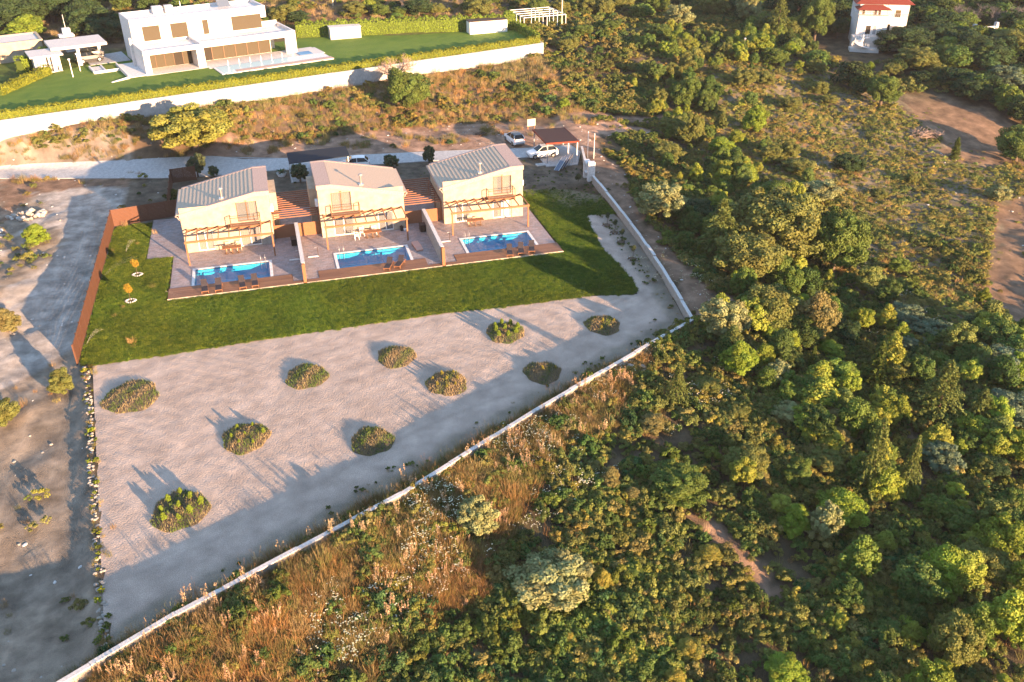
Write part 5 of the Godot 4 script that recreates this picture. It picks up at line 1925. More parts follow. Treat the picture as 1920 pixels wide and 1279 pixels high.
	for q in [[-8.25, 83.35, 0.05, "dark sun lounger beside the timber-fence pool, westernmost of four"], [-6.95, 83.3, 0.0, "dark sun lounger, second from the west beside the timber-fence pool"], [-4.75, 83.25, 0.08, "dark sun lounger, third from the west beside the timber-fence pool"], [-3.55, 83.3, 0.03, "dark sun lounger, easternmost of four beside the timber-fence pool"],
			[9.6, 83.5, -0.4, "dark sun lounger askew on the middle deck, west of the pair"], [10.75, 83.65, -0.5, "dark sun lounger askew on the middle deck, east of the pair"],
			[22.15, 83.2, -0.2, "dark sun lounger on the carport-side deck, westernmost of three"], [23.4, 83.3, -0.22, "dark sun lounger on the carport-side deck, middle of three"], [24.6, 83.45, -0.25, "dark sun lounger on the carport-side deck, easternmost of three"]]:
		sun_lounger(q[0], q[1], q[2], q[3])
	var pl := thing("pool_mattress", "padded pinkish lounger on the middle terrace near the dividing wall", "lounger", P(13.2, 0.07, 87.5), 0.12)
	var pm := MB.new()
	pm.span(Vector3(-0.36, 0.16, -0.95), Vector3(0.36, 0.32, 0.6))
	pm.bar(Vector3(0, 0.24, 0.6), Vector3(0, 0.1, 1.05), 0.7, 0.14)
	obj("cushion", pm, M.pink_fabric, pl)
	var pf := MB.new()
	pf.span(Vector3(-0.34, 0.0, -0.9), Vector3(0.34, 0.16, 0.7))
	obj("base", pf, M.timber, pl)
	shower(0.55, 87.95, "white outdoor shower tray against the west face of the first dividing wall", 1.0)
	shower(2.45, 88.2, "white outdoor shower tray with a dark column on the middle terrace", 1.0)
	shower(16.35, 88.15, "white outdoor shower tray with a dark column on the carport-side terrace", 1.0)
	crate(0.75, 91.8, "dark timber storage box against the first dividing wall")
	crate(14.55, 91.7, "dark timber storage box against the second dividing wall")
	white_chair(7.35, 91.35, PI / 2, "white garden chair at the west end of the middle dining table", M.frame_white)
	white_chair(8.0, 92.15, 0.0, "white garden chair behind the middle dining table, towards its west end", M.frame_white)
	white_chair(9.35, 92.15, 0.0, "white garden chair behind the middle dining table, towards its east end", M.frame_white)
	white_chair(-6.0, 92.1, 0.0, "tan garden chair behind the dining table beside the timber fence house", M.cream)
	white_chair(-4.9, 92.1, 0.0, "second tan garden chair behind that table, towards the wide glass door", M.cream)
	white_chair(20.0, 92.0, 0.0, "tan garden chair behind the dining table of the carport-side house", M.cream)
	var po := thing("flower_pot", "dark pot with a pale bowl against the wall of the middle house", "pot", P(12.35, 0.07, 92.3))
	var pt := MB.new()
	pt.tube(Vector3.ZERO, Vector3(0, 0.5, 0), 0.14, 0.2, 10)
	pt.tube(Vector3(0, 0.5, 0), Vector3(0, 0.62, 0), 0.1, 0.05, 8)
	obj("pot", pt, M.dark_wood, po)
	var pb := MB.new()
	pb.tube(Vector3(0.35, 0, 0.1), Vector3(0.35, 0.22, 0.1), 0.1, 0.17, 10)
	obj("bowl", pb, M.frame_white, po)

	# ---- walls, mounds, yard
	boundary("boundary_wall", "long low pale wall between the gravel yard and the scrub slope", [P(-17.5, 0, 35.4), P(-9.0, 0, 40.4), P(5.1, 0, 47.35), P(16.2, 0, 54.1), P(33.75, 0, 63.9)], 0.92, 0.26, 4.2, 0.035)
	boundary("boundary_wall", "low pale wall up the east side of the plot from the corner to the meter housing", [P(33.85, 0, 64.15), P(35.4, 0, 74.5), P(36.25, 0, 82.3), P(37.0, 0, 92.2), P(37.5, 0, 100.7)], 0.85, 0.26, 3.0, 0.07)
	boundary("boundary_wall", "short pale wall between the meter housing and the carport", [P(37.5, 0, 102.9), P(39.7, 0, 111.3)], 0.95, 0.25, 3.0, 0.05)
	var vw := thing("villa_wall", "tall white retaining wall streaked with dirt below the villa hedge", "wall", Vector3.ZERO)
	var p0 := P(-62.0, 0, wall_line(-62.0) - 0.1)
	var p1 := P(46.5, 0, wall_line(46.5) - 0.1)
	for i in 18:
		var s := MB.new()
		var a := p0.lerp(p1, i / 18.0)
		var b := p0.lerp(p1, (i + 1) / 18.0)
		s.bar(Vector3(a.x, 3.45, a.z), Vector3(b.x, 3.45, b.z) - (b - a).normalized() * 0.02, 0.3, 4.1 + 0.02 * (i % 3))
		obj("wall_length", s, M.wall_white, vw)
	var ve := MB.new()
	ve.bar(Vector3(p1.x - 0.02, 3.4, p1.z - 0.16), Vector3(45.3, 3.4, -163.4), 0.3, 4.1)
	obj("wall_length", ve, M.wall_white, vw)
	for q in mound_list():
		planted_mound(q[0], q[1], q[2], q[3], q[4], q[5], int(q[1] * 10))
	estate_extras()
	var ed := thing("stone_edging", "rough low stone edging with yellow weeds along the west side of the gravel yard", "edging", Vector3.ZERO)
	rng.seed = 81
	var em := MultiMesh.new()
	em.transform_format = MultiMesh.TRANSFORM_3D
	em.mesh = stone_grey
	em.instance_count = 420
	for i in 420:
		var b := R(39.4, 71.8)
		em.set_instance_transform(i, Transform3D(Basis(Vector3.UP, R(0, 6)).scaled(Vector3(R(0.15, 0.4), R(0.12, 0.3), R(0.15, 0.35))), P(west_edge(b) + 0.35 + R(-0.3, 0.25), R(-0.35, 0.02), b)))
	var eo := MultiMeshInstance3D.new()
	eo.name = "stones"
	eo.multimesh = em
	ed.add_child(eo, true)
	tag(eo, "", "", "", "stuff")

	# ---- villa, far house
	white_villa()
	villa_grounds()
	red_roof_house()
	hedge("long low yellow-green hedge along the top of the villa's white wall", P(-50, 5.3, wall_line(-50) + 0.75), P(46.0, 5.3, wall_line(46.0) + 0.75), 1.15, 0.8, 91, M.hedge)
	hedge("tall green hedge closing the back of the villa lawn", P(6.6, 5.3, 168.6), P(44.8, 5.3, 163.9), 2.6, 1.0, 92, M.lime, 200)
	hedge("hedge along the short east end of the villa lawn", P(45.9, 5.3, 152.6), P(45.0, 5.3, 163.2), 1.5, 0.9, 93, M.lime)
	hedge("bright clipped hedge running down from the pavilion at the villa's west side", P(-36.2, 5.2, 142.5), P(-31.3, 5.3, 154.0), 1.3, 1.1, 94, M.hedge)
	hedge("leafy hedge between the outbuilding and the pavilion", P(-35.6, 5.3, 155.5), P(-32.0, 5.3, 163.0), 2.2, 1.4, 95, M.lime)
	for q in [[15.0, 188.0, 14.0, "tall thin utility pole behind the villa's long hedge"], [54.5, 166.0, 10.0, "tall thin utility pole beside the white trellis frames"], [82.3, 147.8, 3.0, "short thin stake on the scrub slope below the red-roofed house"]]:
		var u := thing("utility_pole", q[3], "pole", P(q[0], ground(q[0], q[1]) - 0.1, q[1]))
		var um := MB.new()
		um.tube(Vector3.ZERO, Vector3(0, q[2], 0), 0.14 if q[2] > 5 else 0.05, 0.10 if q[2] > 5 else 0.04, 8)
		obj("shaft", um, M.cream, u)
		var uc := MB.new()
		uc.box(Vector3(0, q[2] + 0.1, 0), Vector3(0.3, 0.2, 0.3))
		obj("cap", uc, M.grey_metal, u)
	var lw := thing("garden_wall", "low whitewashed garden wall among the dark trees beyond the red-roofed house", "wall", P(135.0, 1.0, 153.6), 0.1)
	var lm := MB.new()
	lm.span(Vector3(0, -0.5, -0.3), Vector3(5.2, 1.2, 0))
	obj("wall", lm, M.render_white, lw)
	for x in [-0.3, 5.2]:
		var pp := MB.new()
		pp.span(Vector3(x, -0.5, -0.5), Vector3(x + 0.6, 1.9, 0.2))
		obj("pillar", pp, M.render_white, lw)
	var tp := thing("blue_tarpaulin", "blue tarpaulin draped over a heap at the edge of the red clearing", "tarpaulin", P(119.7, -2.2, 124.8), 0.4)
	var tm := MB.new()
	for i in 8:
		for j in 6:
			var f := func(u, w): return Vector3((u - 0.5) * 2.0, 1.5 * sin(PI * clampf(u, 0.02, 0.98)) * sin(PI * clampf(w, 0.02, 0.98)) + 0.12 * sin(u * 17.0 + w * 11.0), (w - 0.5) * 2.6)
			tm.quad(f.call(i / 8.0, j / 6.0), f.call((i + 1) / 8.0, j / 6.0), f.call((i + 1) / 8.0, (j + 1) / 6.0), f.call(i / 8.0, (j + 1) / 6.0))
	obj("sheet", tm, M.tarp, tp)
	var wf := thing("white_gate", "white pipe gate among the dark trees past the blue tarpaulin", "gate", P(125.0, -1.4, 129.7), 0.2)
	for y in [0.2, 0.9, 1.6]:
		var g := MB.new()
		g.bar(Vector3(0, y, 0), Vector3(2.6, y, 0), 0.08, 0.08)
		obj("rail", g, M.white_metal, wf)
	for x in [0.0, 2.6]:
		var g := MB.new()
		g.bar(Vector3(x, -0.4, 0.09), Vector3(x, 1.8, 0.09), 0.1, 0.1)
		obj("upright", g, M.white_metal, wf)

	# ---- trees and bushes one can tell apart
	for table in [planting_a(), planting_b(), planting_c()]:
		for q in table:
			tree(q[0], q[1], q[2], q[3], q[4], q[5], q[6])
	for q in [[-9.64, 116.2, 2.6, 3.4, "dark green garden tree behind the fence-side house at the driveway"], [2.66, 110.6, 2.6, 2.9, "dark green garden tree in front of the shade roof"], [14.33, 112.6, 2.3, 2.0, "round garden bush behind the middle house's low eave"], [19.35, 113.0, 1.9, 2.6, "upright garden tree behind the carport-side house's eave"], [-7.7, 115.8, 1.6, 1.6, "small garden bush beside the dark garden tree at the driveway"]]:
		tree("garden", int(q[0]) % 3, q[0], q[1], q[2], q[3], q[4])
	var pot := thing("planter_bowl", "round white planter bowl with a spiky palm between the two houses", "planter", P(0.54, 0.02, 113.6))
	var bw := MB.new()
	bw.tube(Vector3.ZERO, Vector3(0, 0.45, 0), 0.45, 0.65, 16)
	obj("bowl", bw, M.render_white, pot)
	var pm2 := thing("potted_palm", "small spiky dark palm growing in the round white bowl", "palm", P(0.54, 0.4, 113.6))
	var fr2 := MB.new()
	rng.seed = 77
	for i in 60:
		var th := R(0, TAU)
		var d := Vector3(cos(th), R(0.2, 1.3), sin(th)).normalized()
		var e := d * R(0.7, 1.1)
		var s := Vector3(-sin(th), 0, cos(th)) * 0.04
		fr2.quad(Vector3(0, 0.1, 0) - s, Vector3(0, 0.1, 0) + s, e * 0.6 + s * 1.4, e * 0.6 - s * 1.4, L3(0.7, 0.9, 0.7))
		fr2.tri(e * 0.6 - s * 1.4, e * 0.6 + s * 1.4, e + Vector3(0, -0.25, 0), L3(0.7, 0.9, 0.7))
	obj("fronds", fr2, M.garden, pm2)

	# ---- stones
	rng.seed = 101
	for q in [[-28.3, 108.2, 2.3, 34, "pale quarried stone in the heap beside the pale dirt track", "stones heaped beside the dirt track"], [25.9, 57.6, 1.5, 9, "white limestone lump below the long boundary wall near its corner", "limestone lumps below the wall"], [36.9, 65.6, 1.6, 8, "grey boulder on the bare soil outside the boundary wall's corner", "boulders outside the wall's corner"], [-30.5, 103.5, 1.7, 14, "pale stone lying in the shaded hollow beside the stone heap", "stones in the shaded hollow"]]:
		for i in q[3]:
			var th := R(0, TAU)
			var r: float = sqrt(rng.randf()) * q[2]
			var a: float = q[0] + cos(th) * r
			var b: float = q[1] + sin(th) * r * 0.7
			var s := R(0.3, 0.95)
			var o := put("boulder", stone_grey if i % 3 else stone_white, null, P(a, ground(a, b) + 0.1 * s + (0.5 * (1.0 - r / q[2]) if q[3] > 30 else 0.0), b), th)
			o.scale = Vector3(s, s * 0.8, s * 0.9)
			tag(o, q[4], "boulder", q[5])
	var br := thing("brush_pile", "heap of cut dry branches on the red clearing", "brush pile", P(95.6, ground(95.6, 113.5), 113.5))
	var bb := MB.new()
	for i in 130:
		var c := Vector3(R(-1.8, 1.8), R(0.1, 0.9), R(-1.4, 1.4))
		var d := ball_dir() * R(0.5, 1.2)
		d.y *= 0.35
		bb.tube(c - d, c + d, 0.04, 0.015, 4, Color.WHITE, false)
	tag(obj("branches", bb, M.twig, br), "", "", "", "stuff")

	# ---- ground cover
	cover_all()
	for q in [[-18.1, 88.5, -0.7, 4.5, "sprinkler throwing water from the middle of the timber fence"], [-16.4, 94.6, -0.2, 2.6, "sprinkler with a short jet on the upper lawn"], [-18.0, 75.4, -0.4, 2.4, "sprinkler at the near end of the timber fence"], [-11.9, 83.9, 3.6, 3.4, "sprinkler at the corner of the deck throwing water over the lawn"]]:
		spray(q[0], q[1], q[2], q[3], q[4])

var LAWN: PackedVector2Array

func plain(_a: float, _b: float) -> Color:
	return L3(0.42, 0.34, 0.32)

func level_terrace(_a: float, _b: float) -> float:
	return 0.05

func road_height(a: float, b: float) -> float:
	return form(a, b) * 0.9 + 0.07 + (0.05 if a > 33.0 else 0.0)

func villa_lawn_height(a: float, b: float) -> float:
	return 5.40 + 0.03 * n_patch.get_noise_2d(a * 3.0, b * 3.0)

func yard_height(a: float, b: float) -> float:
	var y := 0.016 * n_fine.get_noise_2d(a * 3.0, b * 3.0) + 0.014 * n_fine.get_noise_2d(a * 0.8, b * 0.8)
	y += 0.009 * sin((a * 0.55 + b * 0.83) * 7.0 + 2.0 * n_patch.get_noise_2d(a, b)) * sst(0.0, 0.3, n_patch.get_noise_2d(a + 40.0, b))
	return y - 0.02

func yard_colour(a: float, b: float) -> Color:
	var t := n_patch.get_noise_2d(a * 1.2, b * 1.2) * 0.5 + 0.5
	var c := L3(0.55, 0.43, 0.345).lerp(L3(0.63, 0.505, 0.415), t)
	var f := n_fine.get_noise_2d(a * 1.5, b * 1.5)
	# damp, weedy margin under the long wall and beside the east wall
	var e := beyond(a, b)
	c = c.lerp(L3(0.20, 0.18, 0.13), sst(-2.6, -1.2, e + f * 0.8) * 0.75)
	# faint wheel tracks swinging across from the east wall
	for k in 3:
		var mid: float = [52.0, 60.5, 68.5][k] + 0.33 * a + [2.0, 1.2, 0.6][k] * sin(a * [0.13, 0.16, 0.11][k] + k)
		for off in [-0.85, 0.85]:
			c = c * (1.0 - 0.10 * (1.0 - sst(0.08, 0.3, absf(b - mid - off))) * (0.5 + t))
	return c * (1.0 + 0.16 * f)

func lawn_height(a: float, b: float) -> float:
	return 0.02 + 0.03 * n_patch.get_noise_2d(a * 3.0, b * 3.0)

func lawn_share(a: float, b: float) -> float:
	# worn towards the back yard by the meter housing
	var w := sst(27.5, 35.0, a) * sst(91.5, 97.0, b + 2.5 * n_fine.get_noise_2d(a * 0.6, b * 0.6))
	w = maxf(w, sst(97.5, 101.0, b + 1.5 * n_fine.get_noise_2d(a, b)) if a > 20.0 else 0.0)
	return 1.0 - 0.9 * w

func lawn_colour(a: float, b: float) -> Color:
	var t := n_patch.get_noise_2d(a * 1.4, b * 1.4) * 0.5 + 0.5
	var f := n_fine.get_noise_2d(a * 1.3, b * 1.3)
	var c := L3(0.055, 0.115, 0.014).lerp(L3(0.10, 0.155, 0.022), clampf(t + f * 0.5, 0, 1))
	if b < 104.0:
		c = c.lerp(L3(0.19, 0.165, 0.08), sst(0.45, 0.9, absf(f)) * 0.5)
		c = L3(0.25, 0.205, 0.14).lerp(c, lawn_share(a, b))
	return c

func villa_lawn_colour(a: float, b: float) -> Color:
	return lawn_colour(a, b + 200.0) * 1.75

func paving(poly: PackedVector2Array, holes: Array) -> MB:
	var mb := MB.new()
	rng.seed = 33
	var w := 0.62
	for j in 66:
		for i in 90:
			var x := -14.2 + i * w * 0.75 + (0.0 if j % 2 else 0.2)
			var z := -103.2 + j * w * 0.5
			var r := Rect2(x + 0.008, z + 0.008, w * 0.75 - 0.016, w * 0.5 - 0.016)
			var cell := PackedVector2Array([r.position, Vector2(r.end.x, r.position.y), r.end, Vector2(r.position.x, r.end.y)])
			var skip := false
			for h in holes:
				if (h as Rect2).intersects(r): skip = true
			for k in 3:
				var a0: float = [-10.2, 3.84, 17.26][k]
				if Rect2(a0, -100.5, 9.0, 7.7).encloses(r): skip = true
			for p in cell:
				if not Geometry2D.is_point_in_polygon(p, poly): skip = true
			if skip: continue
			var v := R(0.82, 1.12)
			var c := L3(0.50, 0.385, 0.355).lerp(L3(0.45, 0.40, 0.40), rng.randf()) * v
			var y := 0.062 + R(0, 0.004)
			mb.quad(Vector3(r.position.x, y, r.position.y), Vector3(r.end.x, y, r.position.y), Vector3(r.end.x, y, r.end.y), Vector3(r.position.x, y, r.end.y), c)
	return mb

func decks() -> void:
	var label := ["timber pool deck beside the fence-side pool", "timber pool deck in front of the middle pool", "timber pool deck in front of the carport-side pool"]
	for i in 3:
		var a0: float = [-11.65, 1.42, 15.25][i]
		var a1: float = [1.02, 14.85, 27.72][i]
		var t := thing("pool_deck", label[i], "deck", P(a0, 0, 82.3))
		var w := a1 - a0
		rng.seed = 200 + i
		for k in 15:
			var z := -0.05 - k * 0.15
			var x0 := 0.0
			var x1 := w
			if k > 3:
				x0 = [0.0, 1.2, 1.27][i]
				x1 = [w - 0.95, w - 1.35, w][i]
			var cuts := [x0]
			while cuts[-1] < x1 - 3.0:
				cuts.append(cuts[-1] + R(2.0, 3.6))
			cuts[-1] = x1
			if cuts.size() == 1: cuts = [x0, x1]
			for c in cuts.size() - 1:
				var s := MB.new()
				s.span(Vector3(cuts[c] + 0.004, 0.06, z - 0.142), Vector3(cuts[c + 1] - 0.004, 0.105 + 0.002 * (k % 2), z))
				obj("plank", s, [M.deck_a, M.deck_b, M.deck_c][rng.randi() % 3], t)
		var e := MB.new()
		e.span(Vector3(-0.03, -0.1, -0.045), Vector3(w + 0.03, 0.10, 0.0))
		obj("edge_board", e, M.cream, t)
		var u := MB.new()
		u.span(Vector3(0.05, -0.1, -0.65), Vector3(w - 0.05, 0.055, -0.05))
		u.span(Vector3([0.05, 1.25, 1.3][i], -0.1, -2.3), Vector3([w - 1.0, w - 1.4, w - 0.05][i], 0.055, -0.65))
		obj("substructure", u, M.dark_wood, t)

func mound_list() -> Array:
	# from the photograph, set into house coordinates: place, width, which one, plants, dryness
	return [
		[-13.62, 65.92, 4.59, "beside the stone edging", 0, 0.45],
		[0.06, 65.15, 3.67, "near the lawn, green side west", 0, 0.35],
		[7.62, 66.23, 3.46, "near the lawn in the middle", 0, 0.75],
		[17.54, 67.66, 3.59, "near the lawn, full of shrubs", 9, 0.40],
		[26.30, 66.57, 3.36, "closest to the wall corner", 4, 0.60],
		[18.80, 60.45, 3.25, "dry one next to the long wall", 2, 0.80],
		[10.91, 61.01, 3.54, "dry one with seedlings, centre", 8, 0.80],
		[4.01, 54.90, 3.39, "grassy one in the long shadow", 0, 0.40],
		[-4.95, 57.83, 3.72, "weedy one in the west half", 7, 0.50],
		[-9.31, 50.69, 3.98, "largest, full of tall shrubs", 9, 0.30]]

# how much low scrub grows at a place, 0 to 1
func scrub_share(a: float, b: float) -> float:
	if b < 130.0 and (inside(ESTATE, a, b) or inside(ROAD, a, b)):
		return 0.0
	if a < 46.4 and b > wall_line(a) - 0.8 and b < 170.0:
		if inside(PLATEAU, a, b) or b < 171.0: return 0.0
	var f := n_fine.get_noise_2d(a * 0.5, b * 0.5)
	var t := n_patch.get_noise_2d(a * 1.1 + 90.0, b * 1.1)
	if a > 99.0 and a < 115.0 and b > 140.0 and b < 158.0:
		return 0.0
	if inside(DIRT, a, b) or inside(RED_STRIP, a, b) or inside(TRAIL, a, b) or inside(TRAIL_B, a, b):
		return 0.04 if f > 0.15 else 0.0
	if inside(CLEAR_A, a, b) or inside(CLEAR_B, a, b):
		return 0.05 if f > 0.1 else 0.0
	if a < -12.5 and beyond(a, b) < 0.0 and b < 127.0 - 0.3 * (a + 34.0):
		return 0.10 * sst(0.0, 0.4, t) if not inside(GRAVEL_LEFT, a, b) else 0.0
	if a < 46.0 and b > 110.0 and b < 127.5:
		return 0.1 if f > 0.1 else 0.0
	return clampf((0.95 if b < 70.0 and a > 15.0 else 0.72) + t * 0.9 + f * 0.4, 0.0, 1.0)

func green_scrub(a: float, b: float) -> float:
	var s := scrub_share(a, b)
	if inside(DRY, a, b): s *= 0.34 + 0.5 * sst(0.1, 0.4, n_fine.get_noise_2d(a * 0.35 + 70.0, b * 0.35))
	if b > 122.0 and a < 46.0: s *= 0.10 + 0.55 * sst(0.05, 0.4, n_fine.get_noise_2d(a * 0.28 + 20.0, b * 0.28))
	return s * (1.0 - open_slope(a, b))

func open_scrub(a: float, b: float) -> float:
	return scrub_share(a, b) * open_slope(a, b) * 0.75

func dry_scrub(a: float, b: float) -> float:
	var s := scrub_share(a, b)
	if s <= 0.0:
		return 0.06 if (a < -13.0 and beyond(a, b) < 0.0 and b < 120.0 and not inside(GRAVEL_LEFT, a, b) and n_patch.get_noise_2d(a * 2.0, b * 2.0) > 0.1) else 0.0
	if inside(DRY, a, b): return 0.95
	if b > 120.0 and a < 46.0: return 0.8
	return 0.28 * s

func shrub_dark(a: float, b: float) -> float:
	var s := green_scrub(a, b)
	# thicker greenery in the gully and at the foot of the slope
	var g := 0.25 + 0.5 * sst(0.0, 0.5, n_hill.get_noise_2d(a * 0.6 + 30.0, b * 0.6))
	if b < 39.0 and a > 1.0 and a < 17.0: g = 1.0
	return s * g

func herb_share(a: float, b: float) -> float:
	var e := beyond(a, b)
	var s := 0.0
	if e > 0.4 and e < 9.0 and b < 62.0 and a > -2.0: s = 0.9 * sst(-0.1, 0.3, n_fine.get_noise_2d(a * 0.4, b * 0.4 + 30.0))
	if a > 44.0 and a < 60.0 and b > 54.0 and b < 78.0: s = 0.35 * sst(0.0, 0.4, n_fine.get_noise_2d(a * 0.5, b * 0.5))
	if a > 34.0 and e < 4.0 and b > 60.0 and b < 80.0: s = 0.2
	return s

func grass_share(a: float, b: float) -> float:
	var ja := 0.3 * n_fine.get_noise_2d(a * 4.0, b * 4.0)
	return lawn_share(a, b) if inside(LAWN, a + ja, b + ja) and not (a > -11.7 and a < 27.8 and b > 82.1) and not (a < -11.0 and a > -14.3 and b > 92.3) else 0.0

func bank_share(a: float, b: float) -> float:
	if not inside(ESTATE, a, b): return 0.0
	var e := beyond(a, b)
	if e > -2.4 and e < -0.9 and b < 100.0: return 0.45 if (a > 33.0 or n_fine.get_noise_2d(a * 0.5, b * 0.5) > 0.15) else 0.03
	if a > 27.0 and b > 93.0 and b < 106.0 and e < -0.3: return 0.22 * (1.2 - lawn_share(a, b))
	if b > 101.5 and b < 112.0 and a > -12.0 and a < 33.0: return 0.05
	return 0.0

func cover_all() -> void:
	var phry := [mound_bush(301, 13, 80, 0.042, L3(0.165, 0.160, 0.045), M.scrub), mound_bush(302, 16, 70, 0.040, L3(0.125, 0.145, 0.042), M.scrub), mound_bush(303, 12, 85, 0.044, L3(0.185, 0.165, 0.055), M.scrub)]
	var leafy := [mound_bush(311, 15, 95, 0.050, L3(0.075, 0.115, 0.028), M.scrub), mound_bush(312, 18, 85, 0.046, L3(0.062, 0.105, 0.034), M.scrub), mound_bush(313, 14, 95, 0.052, L3(0.11, 0.145, 0.034), M.scrub)]
	var straw := [tuft(321, 60, 0.34, 0.55, 0.022, 0.35, L3(0.20, 0.15, 0.075), L3(0.38, 0.285, 0.155)), tuft(322, 50, 0.30, 0.7, 0.020, 0.30, L3(0.17, 0.135, 0.06), L3(0.34, 0.25, 0.13)), tuft(323, 55, 0.34, 0.45, 0.022, 0.4, L3(0.14, 0.13, 0.045), L3(0.30, 0.22, 0.09))]
	var blades := [tuft(331, 40, 0.20, 0.15, 0.022, 0.45, L3(0.036, 0.082, 0.010), L3(0.155, 0.22, 0.036)), tuft(332, 36, 0.22, 0.17, 0.022, 0.45, L3(0.04, 0.085, 0.012), L3(0.16, 0.22, 0.04))]
	var white := [Color(1, 1, 1)]
	rng.seed = 401
	scatter("low_scrub", "low yellow-green phrygana scrub covering the hillside", phry, 60000, Rect2(-30, 24, 130, 116), green_scrub, 0.7, 1.9, [Color(1, 1, 1), Color(1.15, 1.1, 0.8), Color(0.75, 0.9, 0.75), Color(1.0, 1.0, 0.95), Color(0.6, 0.8, 0.65)])
	scatter("low_scrub", "sparse grey-green and tan tussocks on the open stony slope east of the plot", [phry[0], phry[1], phry[2], straw[2]], 60000, Rect2(50, 58, 62, 94), open_scrub, 0.4, 1.25, [Color(1.5, 1.6, 1.6), Color(1.8, 1.65, 1.35), Color(1.0, 1.15, 1.0)], 0.8)
	scatter("low_scrub", "low scrub on the far hillside", phry, 30000, Rect2(-70, 128, 250, 110), green_scrub, 1.0, 2.6, [Color(1, 1, 1), Color(1.2, 1.05, 0.8), Color(0.8, 0.95, 0.8)])
	scatter("green_undergrowth", "dense dark green undergrowth on the hillside", leafy, 34000, Rect2(-20, 24, 120, 116), shrub_dark, 0.8, 2.3, [Color(1, 1, 1), Color(1.2, 1.1, 0.8), Color(0.75, 0.9, 0.95)])
	scatter("green_undergrowth", "green undergrowth between the far trees", leafy, 20000, Rect2(-70, 128, 250, 110), shrub_dark, 1.2, 3.2, [Color(1, 1, 1), Color(1.2, 1.1, 0.8), Color(0.75, 0.9, 0.9)])
	var wood := [crown(361, 30, 130, 0.042, 0.14, 0.95).done(M.dark), crown(362, 34, 120, 0.040, 0.13, 1.0).done(M.dark), crown(363, 28, 140, 0.044, 0.14, 0.9).done(M.green)]
	var maquis := [crown(371, 60, 190, 0.026, 0.10, 1.0).done(M.maquis), crown(372, 48, 220, 0.027, 0.115, 1.1, 0.8).done(M.maquis), crown(373, 70, 170, 0.025, 0.09, 0.95).done(M.maquis), crown(374, 54, 170, 0.030, 0.10, 1.1, 1.0, 0.3).done(M.maquis)]
	scatter("maquis_thicket", "tall mixed maquis thicket growing in belts down the slope east of the plot", maquis, 7000, Rect2(28, 26, 84, 142), belt_share, 1.6, 4.6, [Color(1, 1, 1), Color(1.6, 1.5, 0.9), Color(0.6, 0.75, 0.7), Color(0.8, 1.0, 0.7), Color(1.3, 1.4, 0.7), Color(0.5, 0.7, 0.6)], 0.95)
	scatter("woodland", "dark evergreen woodland closing the valley beyond the red clearing", wood, 900, Rect2(92, 112, 90, 85), valley_wood, 3.2, 6.5, [Color(1, 1, 1), Color(1.2, 1.15, 0.9), Color(0.8, 0.95, 1.0)], 0.75)
	scatter("woodland", "evergreen woodland on the rise behind the villa", wood, 900, Rect2(-80, 165, 180, 70), rise_wood, 2.2, 5.0, [Color(1, 1, 1), Color(1.5, 1.35, 0.9), Color(0.9, 1.0, 0.9)], 0.7)
	scatter("dry_grass", "dry orange grass on the slopes outside the walls", straw, 52000, Rect2(-36, 24, 120, 125), dry_scrub, 0.6, 1.5, [Color(1, 1, 1), Color(1.1, 1.0, 0.85), Color(0.7, 0.9, 0.6), Color(1.1, 0.85, 0.7), Color(0.6, 0.75, 0.5)])
	var fine := [tuft(324, 90, 0.42, 0.50, 0.013, 0.5, L3(0.15, 0.125, 0.055), L3(0.36, 0.265, 0.14)), tuft(325, 80, 0.38, 0.62, 0.012, 0.45, L3(0.19, 0.14, 0.07), L3(0.40, 0.29, 0.16)), tuft(326, 80, 0.40, 0.40, 0.014, 0.6, L3(0.07, 0.09, 0.03), L3(0.20, 0.19, 0.07))]
	scatter("dry_grass", "fine dry grass and herbs below the long boundary wall", fine, 17000, Rect2(-16, 26, 46, 35), meadow_share, 0.7, 1.5, [Color(1, 1, 1), Color(1.1, 0.95, 0.8), Color(0.75, 0.9, 0.6), Color(1.15, 0.8, 0.6)])
	scatter("dry_grass", "dry grass on the far slopes", straw, 14000, Rect2(-70, 140, 220, 90), dry_scrub, 0.9, 1.8, white)
	scatter("dry_flower_spikes", "tall dried flower spikes in the grass below the long wall", [dry_spike(341), dry_spike(342)], 1500, Rect2(-15, 27, 40, 32), spike_share, 0.6, 1.15, white)
	scatter("wild_flowers", "white wild flowers scattered in the herbs below the wall", [flower_stalks(351), flower_stalks(352)], 16000, Rect2(-4, 28, 66, 52), herb_share, 0.7, 1.2, white)
	scatter("lawn_grass", "short blades of the watered lawn", blades, 110000, Rect2(-18.4, 71.2, 56, 31.5), grass_share, 0.5, 1.1, [Color(1, 1, 1), Color(0.5, 0.65, 0.5), Color(1.5, 1.3, 0.9), Color(0.7, 0.8, 0.6)])
	scatter("weeds", "sparse weeds along the inside of the walls and in the back yard", [straw[2], leafy[2], leafy[0]], 22000, Rect2(-18, 38, 60, 76), bank_share, 0.25, 0.6, white)
	scatter("edging_weeds", "yellow weeds growing along the stone edging", [leafy[2], straw[2]], 900, Rect2(-18.2, 39.4, 5.6, 32.4), edging_share, 0.25, 0.6, [Color(1.6, 1.5, 0.6), Color(1, 1, 0.8)])
	scatter("rubble", "small pale stones on the dirt and the slopes", [stone_grey, stone_white], 9000, Rect2(-34, 26, 130, 108), rubble_share, 0.10, 0.42, white, 0.7)

